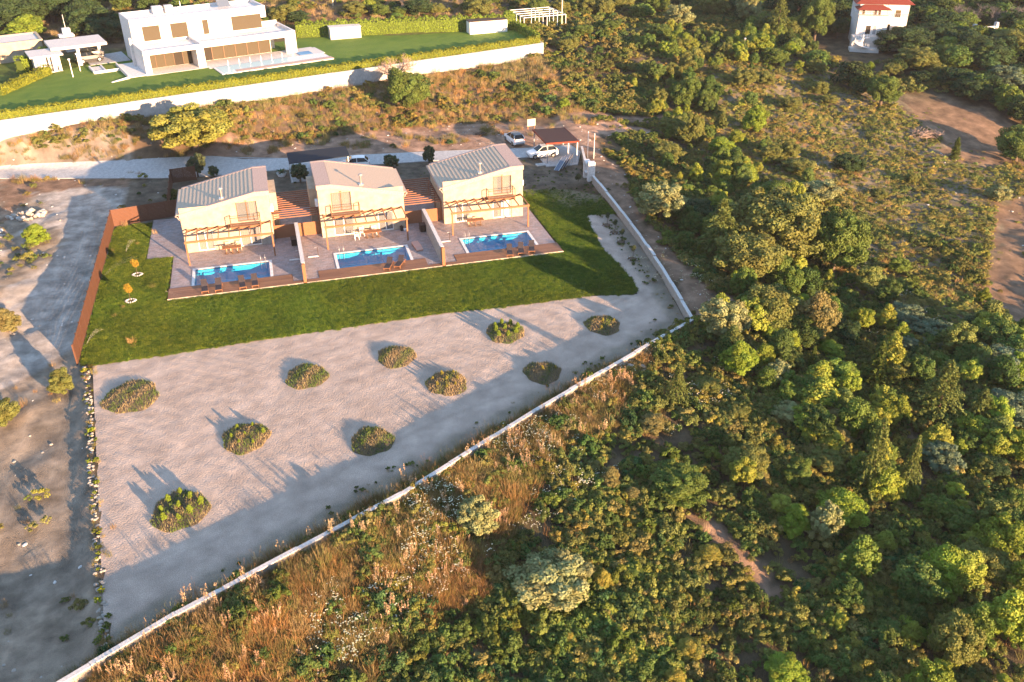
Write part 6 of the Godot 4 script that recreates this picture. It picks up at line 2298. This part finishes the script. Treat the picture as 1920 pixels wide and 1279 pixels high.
# the belts of tall maquis east of the plot
const BELTS := [[46.0, 75.0, 10.0], [44.0, 63.0, 8.0], [54.0, 86.0, 7.0], [59.0, 118.0, 5.0], [64.0, 131.0, 6.0], [71.0, 146.0, 6.0], [57.0, 104.0, 6.0], [38.0, 52.0, 6.0], [51.0, 51.0, 9.0], [42.0, 41.0, 8.0], [36.0, 33.0, 6.0], [62.0, 56.0, 7.0], [84.0, 150.0, 9.0], [96.0, 158.0, 9.0]]

func belt_share(a: float, b: float) -> float:
	if scrub_share(a, b) <= 0.1 or beyond(a, b) < 2.5 or inside(CLEAR_B, a, b):
		return 0.0
	var s := 0.0
	for q in BELTS:
		s = maxf(s, exp(-(pow(a - q[0], 2.0) + pow(b - q[1], 2.0)) / (q[2] * q[2])))
	return clampf(s * (0.55 + 1.2 * n_patch.get_noise_2d(a * 1.5 + 60.0, b * 1.5)), 0.0, 1.0)

func valley_wood(a: float, b: float) -> float:
	if inside(CLEAR_A, a, b) or (a > 95.0 and a < 119.0 and b > 128.0 and b < 160.0 and (a - 107.0) < (b - 150.0) * 0.75 + 9.0): return 0.0
	if a < 112.0 and b < 128.0: return 0.0
	if a > 131.0 and a < 143.0 and b > 147.0 and b < 156.0: return 0.0
	return 0.75 if b < 160.0 or a > 115.0 else 0.35

func rise_wood(a: float, b: float) -> float:
	var t := n_patch.get_noise_2d(a * 0.8 + 10.0, b * 0.8)
	if a < -16.0: return 0.8 if b > 172.0 else 0.0
	return clampf(0.12 + t * 1.4, 0.0, 0.7) if b > 174.0 else 0.0

func edging_share(a: float, b: float) -> float:
	return 0.8 if absf(a - west_edge(b) - 0.35) < 0.35 else 0.0

func meadow_share(a: float, b: float) -> float:
	return 0.9 if inside(DRY, a, b) and beyond(a, b) > -0.4 else 0.0

func spike_share(a: float, b: float) -> float:
	return 0.6 if inside(DRY, a, b) and n_fine.get_noise_2d(a * 0.3, b * 0.3) > -0.1 else 0.0

func rubble_share(a: float, b: float) -> float:
	if inside(ESTATE, a, b) or inside(ROAD, a, b): return 0.0
	if inside(RED_STRIP, a, b) or inside(DIRT, a, b) or inside(CLEAR_A, a, b): return 0.5
	if a < -14.0 and beyond(a, b) < 0.0: return 0.3
	return 0.12

# trees and bushes: kind, shape, place (x, depth), width, height, label
func planting_a() -> Array:
	return [
		["yellow", 1, -9.9, 124.4, 11.5, 6.3, "very broad rounded yellow-green tree standing between the driveway and the villa wall"],
		["bare", 0, 20.1, 142.9, 6.5, 5.0, "leafless pinkish twiggy tree in front of the white villa wall"],
		["green", 2, 20.0, 133.2, 6.6, 5.8, "tall green bush under the leafless pinkish tree"],
		["lime", 0, 43.3, 130.0, 2.3, 1.6, "small bright lime-green bush behind the brown carport, west of an olive bush"],
		["olive", 1, 67.6, 178.6, 4.8, 4.1, "olive-green bush east of the trellis frames, downhill of an olive bush"],
		["green", 0, 74.3, 179.1, 3.2, 3.4, "green bush east of the trellis frames, downhill of an olive bush"],
		["pale", 1, 79.4, 169.3, 6.7, 4.9, "broad pale flowering tree east of the trellis frames, downhill of a green bush"],
		["green", 1, 62.2, 161.5, 4.1, 2.3, "green bush east of the trellis frames, east of a green bush"],
		["green", 0, 56.1, 159.3, 4.4, 2.4, "green bush east of the trellis frames, west of a green bush"],
		["olive", 2, 51.5, 153.2, 4.4, 2.7, "olive-green bush beside the villa wall's corner, downhill of a green bush"],
		["green", 1, 70.4, 157.9, 5.7, 3.1, "broad green bush east of the trellis frames, uphill of an olive bush"],
		["olive", 0, 72.1, 150.6, 4.0, 3.4, "olive-green bush east of the villa wall's corner, west of an olive bush"],
		["olive", 2, 75.1, 148.5, 3.6, 2.7, "olive-green bush east of the villa wall's corner, east of an olive bush"],
		["olive", 1, 78.0, 146.2, 3.6, 3.5, "olive-green bush west of the red-roofed house, east of an olive bush"],
		["olive", 0, 64.2, 137.5, 3.3, 3.1, "olive-green bush east of the villa wall's corner, uphill of an olive bush"],
		["olive", 2, 68.4, 140.5, 3.8, 3.2, "olive-green bush east of the villa wall's corner, downhill of an olive bush"],
		["olive", 1, 59.1, 130.3, 3.3, 3.1, "olive-green bush below the villa wall's corner, west of a green bush"],
		["green", 2, 62.7, 128.6, 5.2, 5.0, "green bush below the villa wall's corner, west of a green bush"],
		["green", 0, 64.9, 126.4, 3.5, 4.3, "green bush below the villa wall's corner, east of a green bush"],
		["olive", 1, 56.2, 118.4, 4.5, 3.2, "olive-green bush east of the brown carport, uphill of a small olive bush"],
		["olive", 2, 57.5, 114.1, 3.1, 4.9, "small tall olive-green bush east of the brown carport, downhill of an olive bush"],
		["olive", 0, 50.2, 107.0, 4.4, 3.3, "olive-green bush east of the meter housing, west of a dark evergreen"],
		["lime", 1, 69.3, 118.4, 4.4, 4.3, "bright lime-green bush west of the red clearing, uphill of a small lime bush"],
		["lime", 0, 59.8, 110.2, 4.8, 2.6, "bright lime-green bush east of the brown carport, downhill of a small olive bush"],
		["olive", 1, 74.9, 133.6, 4.6, 3.6, "olive-green bush west of the red-roofed house, west of an olive bush"],
		["olive", 0, 79.2, 134.3, 3.6, 2.7, "olive-green bush west of the red-roofed house, uphill of an olive bush"],
		["green", 2, 85.8, 142.6, 5.2, 2.9, "green bush west of the red-roofed house, west of a lime bush"],
		["lime", 1, 90.7, 146.4, 4.1, 2.5, "bright lime-green bush west of the red-roofed house, east of a green bush"],
		["olive", 0, 79.0, 125.4, 3.8, 2.3, "olive-green bush west of the red clearing, west of a small olive bush"],
		["olive", 1, 65.7, 107.1, 3.5, 3.0, "olive-green bush east of the meter housing, west of a small olive bush"],
		["olive", 2, 69.2, 108.1, 2.9, 2.6, "small olive-green bush east of the meter housing, east of an olive bush"],
		["dark", 1, 55.8, 103.5, 3.3, 1.8, "dark evergreen east of the meter housing, east of an olive bush"],
		["lime", 2, 65.5, 114.1, 1.1, 1.2, "tiny bright lime-green bush east of the brown carport, downhill of a lime bush"],
		["cedar", 0, 93.5, 156.2, 6.1, 10.2, "broad layered conifer west of the red-roofed house, west of a broad green bush"],
		["green", 0, 100.9, 155.3, 6.2, 8.8, "broad tall green bush behind the red-roofed house, west of a dark evergreen"],
		["dark", 1, 106.3, 156.3, 4.7, 4.3, "dark evergreen behind the red-roofed house, east of a broad green bush"],
		["green", 1, 94.7, 124.3, 5.7, 5.7, "broad green bush behind the red clearing, east of a small olive bush"],
		["olive", 0, 102.3, 131.6, 2.2, 1.3, "small olive-green bush below the red-roofed house, downhill of an olive bush"],
		["olive", 2, 97.3, 136.8, 3.4, 2.4, "olive-green bush below the red-roofed house, west of a small lime bush"],
		["lime", 0, 101.5, 137.9, 1.9, 1.6, "tiny bright lime-green bush below the red-roofed house, west of an olive bush"],
		["dark", 0, 112.4, 144.4, 10.1, 5.5, "very broad dark evergreen east of the red-roofed house, uphill of a broad olive bush"],
		["olive", 1, 109.6, 136.5, 7.9, 4.3, "broad olive-green bush below the red-roofed house, uphill of an olive bush"],
		["olive", 0, 104.3, 135.6, 3.6, 2.1, "olive-green bush below the red-roofed house, east of a small lime bush"],
		["olive", 2, 111.7, 134.2, 4.7, 2.6, "olive-green bush below the red-roofed house, downhill of a broad olive bush"],
		["green", 1, 112.9, 129.4, 6.2, 3.4, "broad green bush behind the red clearing, downhill of an olive bush"],
		["dark", 2, 112.8, 124.3, 8.1, 4.5, "very broad dark evergreen east of the red clearing, downhill of a broad green bush"],
		["grey", 1, 120.8, 127.6, 6.9, 3.8, "broad grey-green tree east of the red clearing, east of a broad green bush"],
		["olive", 0, 132.3, 139.9, 8.5, 5.3, "very broad olive-green bush east of the red-roofed house, east of a broad dark evergreen"],
		["green", 0, 104.6, 104.5, 7.1, 5.8, "broad green bush below the red clearing, east of a small cypress"],
		["green", 2, 114.9, 116.2, 5.2, 4.3, "green bush east of the red clearing, downhill of a broad dark evergreen"],
		["pale", 0, 90.7, 91.8, 3.8, 2.7, "pale flowering tree behind the reddish track on the slope, downhill of a small olive bush"],
		["dark", 0, 75.9, 103.8, 4.4, 2.9, "dark evergreen behind the reddish track on the slope, uphill of a small olive bush"],
		["olive", 1, 83.1, 99.5, 1.9, 1.6, "tiny olive-green bush west of the red clearing, east of a small olive bush"],
		["olive", 2, 75.9, 96.2, 2.3, 1.3, "small olive-green bush behind the reddish track on the slope, downhill of a dark evergreen"],
		["cypress", 0, 95.0, 106.0, 1.6, 3.3, "slim young cypress below the red clearing, west of a broad green bush"],
		["olive", 0, 86.9, 127.1, 3.0, 1.9, "small olive-green bush west of the red clearing, downhill of an olive bush"],
		["olive", 2, 87.4, 131.1, 4.0, 2.3, "olive-green bush behind the red clearing, uphill of a small olive bush"],
		["olive", 1, 90.5, 137.8, 3.6, 2.6, "olive-green bush west of the red-roofed house, downhill of a green bush"],
		["pale", 1, 40.4, 86.9, 6.3, 4.7, "broad pale flowering tree below the meter housing, west of a small olive bush"],
		["pale", 0, 65.0, 94.1, 5.9, 3.2, "broad pale flowering tree behind the reddish track on the slope, east of a green bush"],
	]

# trees and bushes: kind, shape, place (x, depth), width, height, label
func planting_b() -> Array:
	return [
		["green", 1, 55.3, 75.0, 6.7, 7.7, "broad green bush west of the reddish track on the slope, east of a broad conifer"],
		["cedar", 1, 42.7, 76.9, 6.4, 7.4, "broad layered conifer behind the boundary wall's corner, uphill of a broad olive bush"],
		["olive", 1, 50.0, 77.6, 10.7, 8.6, "very broad olive-green bush east of the boundary wall's corner, uphill of a small lime bush"],
		["olive", 0, 43.2, 71.9, 7.1, 5.7, "broad olive-green bush east of the boundary wall's corner, west of a small lime bush"],
		["lime", 2, 47.5, 72.4, 2.7, 1.6, "small bright lime-green bush east of the boundary wall's corner, east of a broad olive bush"],
		["pale", 0, 35.5, 61.4, 4.6, 4.6, "pale flowering tree beside the boundary wall's corner, uphill of a lime bush"],
		["olive", 2, 40.7, 62.3, 5.6, 4.5, "olive-green bush beside the boundary wall's corner, west of a brown bush"],
		["brown", 1, 43.8, 60.3, 4.5, 5.2, "brownish bush east of the boundary wall's corner, uphill of a small lime bush"],
		["lime", 0, 45.9, 65.6, 2.2, 1.9, "small bright lime-green bush east of the boundary wall's corner, uphill of a brown bush"],
		["dark", 2, 46.5, 59.8, 3.1, 2.3, "small dark evergreen east of the boundary wall's corner, east of a brown bush"],
		["green", 2, 56.4, 90.7, 5.5, 4.4, "green bush east of the meter housing, downhill of a small cypress"],
		["dark", 0, 46.1, 88.5, 4.5, 2.5, "dark evergreen below the meter housing, uphill of a small olive bush"],
		["olive", 1, 43.3, 84.6, 2.7, 1.5, "small olive-green bush below the meter housing, east of a broad pale tree"],
		["cypress", 0, 54.3, 96.2, 1.0, 3.4, "slim young cypress east of the meter housing, uphill of a green bush"],
		["olive", 0, 67.8, 103.3, 4.6, 2.5, "olive-green bush behind the reddish track on the slope, downhill of an olive bush"],
		["lime", 1, 34.3, 56.3, 3.5, 3.4, "bright lime-green bush below the boundary wall's corner, west of a small pale tree"],
		["pale", 2, 36.9, 54.8, 2.6, 2.4, "small pale flowering tree below the boundary wall's corner, west of a small brown bush"],
		["lime", 0, 44.1, 58.0, 2.9, 1.6, "small bright lime-green bush east of the boundary wall's corner, downhill of a brown bush"],
		["cypress", 0, 45.6, 53.5, 2.1, 4.9, "slim young cypress below the boundary wall's corner, east of a small pale tree"],
		["cypress", 1, 41.2, 56.2, 1.0, 2.6, "slim young cypress below the boundary wall's corner, uphill of a small cypress"],
		["cypress", 0, 41.4, 54.2, 1.2, 2.5, "slim young cypress below the boundary wall's corner, west of a small pale tree"],
		["pale", 1, 42.4, 54.5, 1.6, 1.0, "tiny pale flowering tree below the boundary wall's corner, east of a small cypress"],
		["grey", 0, 54.6, 62.2, 4.5, 2.5, "grey-green tree east of the boundary wall's corner, uphill of a grey-green tree"],
		["grey", 1, 55.5, 58.6, 4.4, 2.4, "grey-green tree east of the boundary wall's corner, east of a small grey-green tree"],
		["grey", 2, 52.3, 58.5, 2.4, 1.3, "small grey-green tree east of the boundary wall's corner, west of a grey-green tree"],
		["dark", 1, 61.4, 59.4, 4.6, 2.5, "dark evergreen below the reddish track on the slope, west of a dark evergreen"],
		["dark", 0, 65.6, 59.4, 3.2, 2.0, "dark evergreen below the reddish track on the slope, east of a dark evergreen"],
		["grey", 0, 58.7, 53.4, 5.9, 3.3, "broad grey-green tree east of the boundary wall's corner, downhill of a grey-green tree"],
		["grey", 2, 54.8, 47.8, 4.6, 2.9, "grey-green tree east of the boundary wall's corner, east of a conifer"],
		["cedar", 0, 48.5, 49.1, 5.3, 6.1, "layered conifer below the boundary wall's corner, west of a conifer"],
		["cedar", 1, 51.6, 48.0, 3.2, 3.5, "layered conifer below the boundary wall's corner, west of a grey-green tree"],
		["brown", 0, 38.8, 54.1, 2.3, 1.3, "small brownish bush below the boundary wall's corner, east of a small pale tree"],
		["pale", 0, 35.9, 50.7, 2.9, 1.7, "small pale flowering tree below the boundary wall's corner, west of a small green bush"],
		["green", 0, 38.7, 51.1, 2.2, 1.8, "small green bush below the boundary wall's corner, uphill of a small brown bush"],
		["brown", 1, 43.4, 50.8, 2.1, 1.2, "tiny brownish bush below the boundary wall's corner, downhill of a small cypress"],
		["brown", 2, 39.5, 49.9, 2.7, 1.5, "small brownish bush below the boundary wall's corner, downhill of a small green bush"],
		["olive", 1, 32.0, 51.5, 2.1, 1.2, "tiny olive-green bush behind the bare footpath, downhill of a small olive bush"],
		["olive", 0, 29.6, 45.7, 3.5, 2.6, "olive-green bush behind the bare footpath, west of a small brown bush"],
		["brown", 0, 38.6, 47.8, 2.6, 1.4, "small brownish bush east of the bare footpath, downhill of a small brown bush"],
		["cedar", 1, 38.0, 42.7, 3.3, 6.9, "layered conifer east of the bare footpath, west of a small conifer"],
		["cedar", 0, 40.3, 41.7, 2.3, 5.8, "small layered conifer east of the bare footpath, west of a small cypress"],
		["grey", 1, 45.3, 44.1, 3.4, 2.2, "grey-green tree east of the bare footpath, west of a small dark evergreen"],
		["green", 2, 33.2, 44.6, 2.3, 2.2, "small green bush east of the bare footpath, east of a small brown bush"],
		["olive", 1, 36.3, 45.6, 2.8, 1.6, "small olive-green bush east of the bare footpath, west of a small brown bush"],
		["lime", 1, 34.6, 40.9, 4.3, 2.5, "bright lime-green bush east of the bare footpath, east of a small pale tree"],
		["lime", 0, 30.6, 40.3, 2.4, 2.7, "small bright lime-green bush beside the bare footpath, west of a small pale tree"],
		["pale", 2, 32.2, 39.5, 2.5, 3.6, "small tall pale flowering tree beside the bare footpath, east of a small lime bush"],
		["cypress", 1, 42.3, 40.8, 0.9, 2.0, "slim young cypress east of the bare footpath, east of a small conifer"],
		["dark", 0, 48.6, 42.8, 2.8, 1.6, "small dark evergreen east of the bare footpath, east of a grey-green tree"],
		["green", 1, 42.0, 38.1, 2.6, 2.0, "small green bush east of the bare footpath, downhill of a small cypress"],
		["lime", 2, 37.4, 33.9, 4.0, 4.0, "bright lime-green bush east of the bare footpath, west of an olive bush"],
		["olive", 2, 41.4, 34.5, 3.7, 2.1, "olive-green bush east of the bare footpath, uphill of a small olive bush"],
		["lime", 0, 33.7, 31.4, 2.7, 1.5, "small bright lime-green bush east of the bare footpath, uphill of a small olive bush"],
		["olive", 1, 31.1, 33.5, 2.1, 1.9, "tiny olive-green bush below the bare footpath, west of a small lime bush"],
		["olive", 0, 34.5, 29.0, 3.0, 4.3, "small tall olive-green bush below the bare footpath, downhill of a small lime bush"],
		["lime", 1, 24.3, 30.2, 2.8, 1.6, "small bright lime-green bush below the bare footpath, east of a small golden bush"],
		["lime", 2, 31.3, 28.0, 2.1, 1.2, "tiny bright lime-green bush below the bare footpath, west of a small olive bush"],
		["olive", 1, 42.5, 32.9, 2.8, 1.9, "small olive-green bush east of the bare footpath, downhill of an olive bush"],
		["pale", 1, 9.4, 43.8, 2.9, 2.8, "small pale flowering tree beside the long boundary wall, uphill of a broad pale tree"],
		["pale", 0, 12.7, 38.3, 5.7, 3.1, "broad pale flowering tree below the long boundary wall, west of a small golden bush"],
	]

# trees and bushes: kind, shape, place (x, depth), width, height, label
func planting_c() -> Array:
	return [
		["green", 1, 23.6, 44.3, 4.3, 2.9, "green bush beside the bare footpath, east of a small brown bush"],
		["brown", 2, 19.4, 46.1, 1.7, 1.9, "tiny brownish bush east of the long boundary wall, uphill of a small brown bush"],
		["brown", 0, 20.6, 44.8, 1.6, 1.1, "tiny brownish bush behind the bare footpath, downhill of a small brown bush"],
		["gold", 0, 12.6, 34.7, 1.5, 0.9, "tiny golden scrub bush west of the bare footpath, downhill of a broad pale tree"],
		["gold", 1, 19.4, 32.9, 2.1, 1.1, "tiny golden scrub bush west of the bare footpath, uphill of a small golden bush"],
		["gold", 2, 17.7, 31.0, 1.7, 1.6, "tiny golden scrub bush west of the bare footpath, downhill of a small golden bush"],
		["gold", 1, 15.9, 38.1, 1.6, 1.8, "tiny golden scrub bush west of the bare footpath, west of a small green bush"],
		["cedar", 0, 27.7, 53.7, 2.6, 3.9, "small layered conifer below the boundary wall's corner, west of a small olive bush"],
		["brown", 1, 24.7, 51.2, 2.5, 1.4, "small brownish bush behind the bare footpath, west of a small conifer"],
		["olive", 2, 31.1, 54.8, 2.6, 1.5, "small olive-green bush below the boundary wall's corner, uphill of a small olive bush"],
		["brown", 2, 30.4, 45.2, 2.0, 1.1, "tiny brownish bush behind the bare footpath, east of an olive bush"],
		["gold", 0, 23.8, 39.2, 2.2, 1.2, "small golden scrub bush beside the bare footpath, downhill of a green bush"],
		["green", 0, 18.0, 38.7, 1.9, 1.1, "tiny green bush west of the bare footpath, east of a small golden bush"],
		["lime", 1, -25.7, 99.5, 3.0, 2.3, "small bright lime-green bush behind the timber fence, uphill of a small brown bush"],
		["brown", 1, -25.4, 80.8, 2.9, 2.4, "small brownish bush west of the timber fence, uphill of a small olive bush"],
		["olive", 2, -19.2, 69.0, 2.2, 2.1, "small olive-green bush behind the gravel yard's stone edging, uphill of a small olive bush"],
		["olive", 0, -22.7, 65.2, 2.6, 2.5, "small olive-green bush west of the gravel yard's stone edging, downhill of a small olive bush"],
		["lime", 0, -38.2, 178.1, 8.0, 4.4, "broad bright lime-green bush behind the villa's carport, downhill of a broad dark evergreen"],
		["dark", 0, -41.9, 184.3, 10.3, 6.3, "very broad dark evergreen behind the villa's carport, uphill of a broad lime bush"],
		["dark", 1, -35.4, 188.1, 11.8, 6.5, "very broad dark evergreen behind the villa's carport, east of a broad dark evergreen"],
		["dark", 2, -28.2, 177.5, 9.0, 5.7, "very broad dark evergreen behind the villa's carport, uphill of a broad dark evergreen"],
		["dark", 0, -24.5, 172.1, 6.4, 4.3, "broad dark evergreen behind the villa's carport, downhill of a broad dark evergreen"],
		["olive", 0, -33.0, 198.7, 10.0, 5.5, "very broad olive-green bush behind the villa's carport, uphill of a broad dark evergreen"],
		["olive", 1, -17.3, 196.7, 10.5, 5.8, "very broad olive-green bush behind the villa's carport, east of a broad olive bush"],
		["olive", 2, 5.2, 178.9, 5.5, 3.3, "olive-green bush west of the villa's long hedge, west of a dark evergreen"],
		["dark", 1, 7.6, 177.1, 4.6, 2.6, "dark evergreen west of the villa's long hedge, east of an olive bush"],
		["olive", 0, 18.6, 180.0, 5.2, 2.8, "olive-green bush behind the villa's long hedge, west of a green bush"],
		["green", 2, 22.8, 177.7, 4.3, 2.3, "green bush behind the villa's long hedge, west of a green bush"],
		["dark", 0, 29.7, 176.7, 6.4, 3.5, "broad dark evergreen east of the villa's long hedge, west of an olive bush"],
		["green", 1, 26.1, 177.1, 3.2, 1.8, "green bush behind the villa's long hedge, east of a green bush"],
		["olive", 1, 33.1, 176.8, 4.3, 2.4, "olive-green bush east of the villa's long hedge, east of a broad dark evergreen"],
		["olive", 2, 40.7, 175.3, 6.4, 3.5, "broad olive-green bush behind the trellis frames, uphill of a lime bush"],
		["lime", 0, 45.5, 169.9, 3.8, 2.4, "bright lime-green bush beside the trellis frames, downhill of a broad olive bush"],
		["green", 1, 53.8, 178.6, 4.7, 4.1, "green bush behind the trellis frames, west of an olive bush"],
		["olive", 1, 58.8, 180.4, 4.5, 2.8, "olive-green bush behind the trellis frames, east of a green bush"],
		["olive", 0, 65.3, 181.1, 5.0, 4.2, "olive-green bush behind the trellis frames, uphill of an olive bush"],
		["olive", 2, 73.7, 185.1, 5.0, 3.6, "olive-green bush east of the trellis frames, uphill of a green bush"],
		["green", 0, 80.4, 182.5, 5.5, 5.0, "green bush east of the trellis frames, east of an olive bush"],
		["olive", 1, 92.3, 180.6, 7.0, 5.2, "broad olive-green bush behind the red-roofed house, uphill of a broad pale tree"],
		["pale", 1, 96.0, 172.4, 6.1, 7.0, "broad pale flowering tree behind the red-roofed house, downhill of a broad olive bush"],
		["dark", 0, 108.1, 173.5, 6.6, 7.0, "broad dark evergreen behind the red-roofed house, east of a broad pale tree"],
		["green", 1, 122.2, 181.1, 7.8, 4.5, "broad green bush behind the red-roofed house, east of a broad dark evergreen"],
		["dark", 1, 138.3, 170.3, 8.3, 5.2, "very broad dark evergreen east of the red-roofed house, downhill of a broad green bush"],
		["baregrey", 0, 137.1, 160.5, 7.0, 4.7, "broad leafless grey tree east of the red-roofed house, west of a broad bare tree"],
		["baregrey", 1, 142.3, 158.7, 6.6, 5.3, "broad leafless grey tree east of the red-roofed house, east of a broad bare tree"],
		["baregrey", 0, 146.3, 156.1, 6.4, 5.1, "broad leafless grey tree east of the red-roofed house, downhill of a broad dark evergreen"],
		["dark", 0, 122.0, 146.9, 8.9, 4.9, "very broad dark evergreen east of the red-roofed house, uphill of a broad dark evergreen"],
		["dark", 2, 123.0, 137.7, 9.5, 5.2, "very broad dark evergreen east of the red-roofed house, east of a broad green bush"],
		["green", 0, 116.8, 136.8, 7.6, 4.2, "broad green bush east of the red-roofed house, east of an olive bush"],
		["green", 2, 137.9, 176.0, 6.6, 4.3, "broad green bush east of the red-roofed house, uphill of a broad dark evergreen"],
		["olive", 0, 158.1, 178.3, 12.7, 7.0, "very broad olive-green bush east of the red-roofed house, uphill of a broad green bush"],
		["green", 1, 162.2, 173.9, 8.5, 4.7, "very broad green bush east of the red-roofed house, downhill of a broad olive bush"],
	]
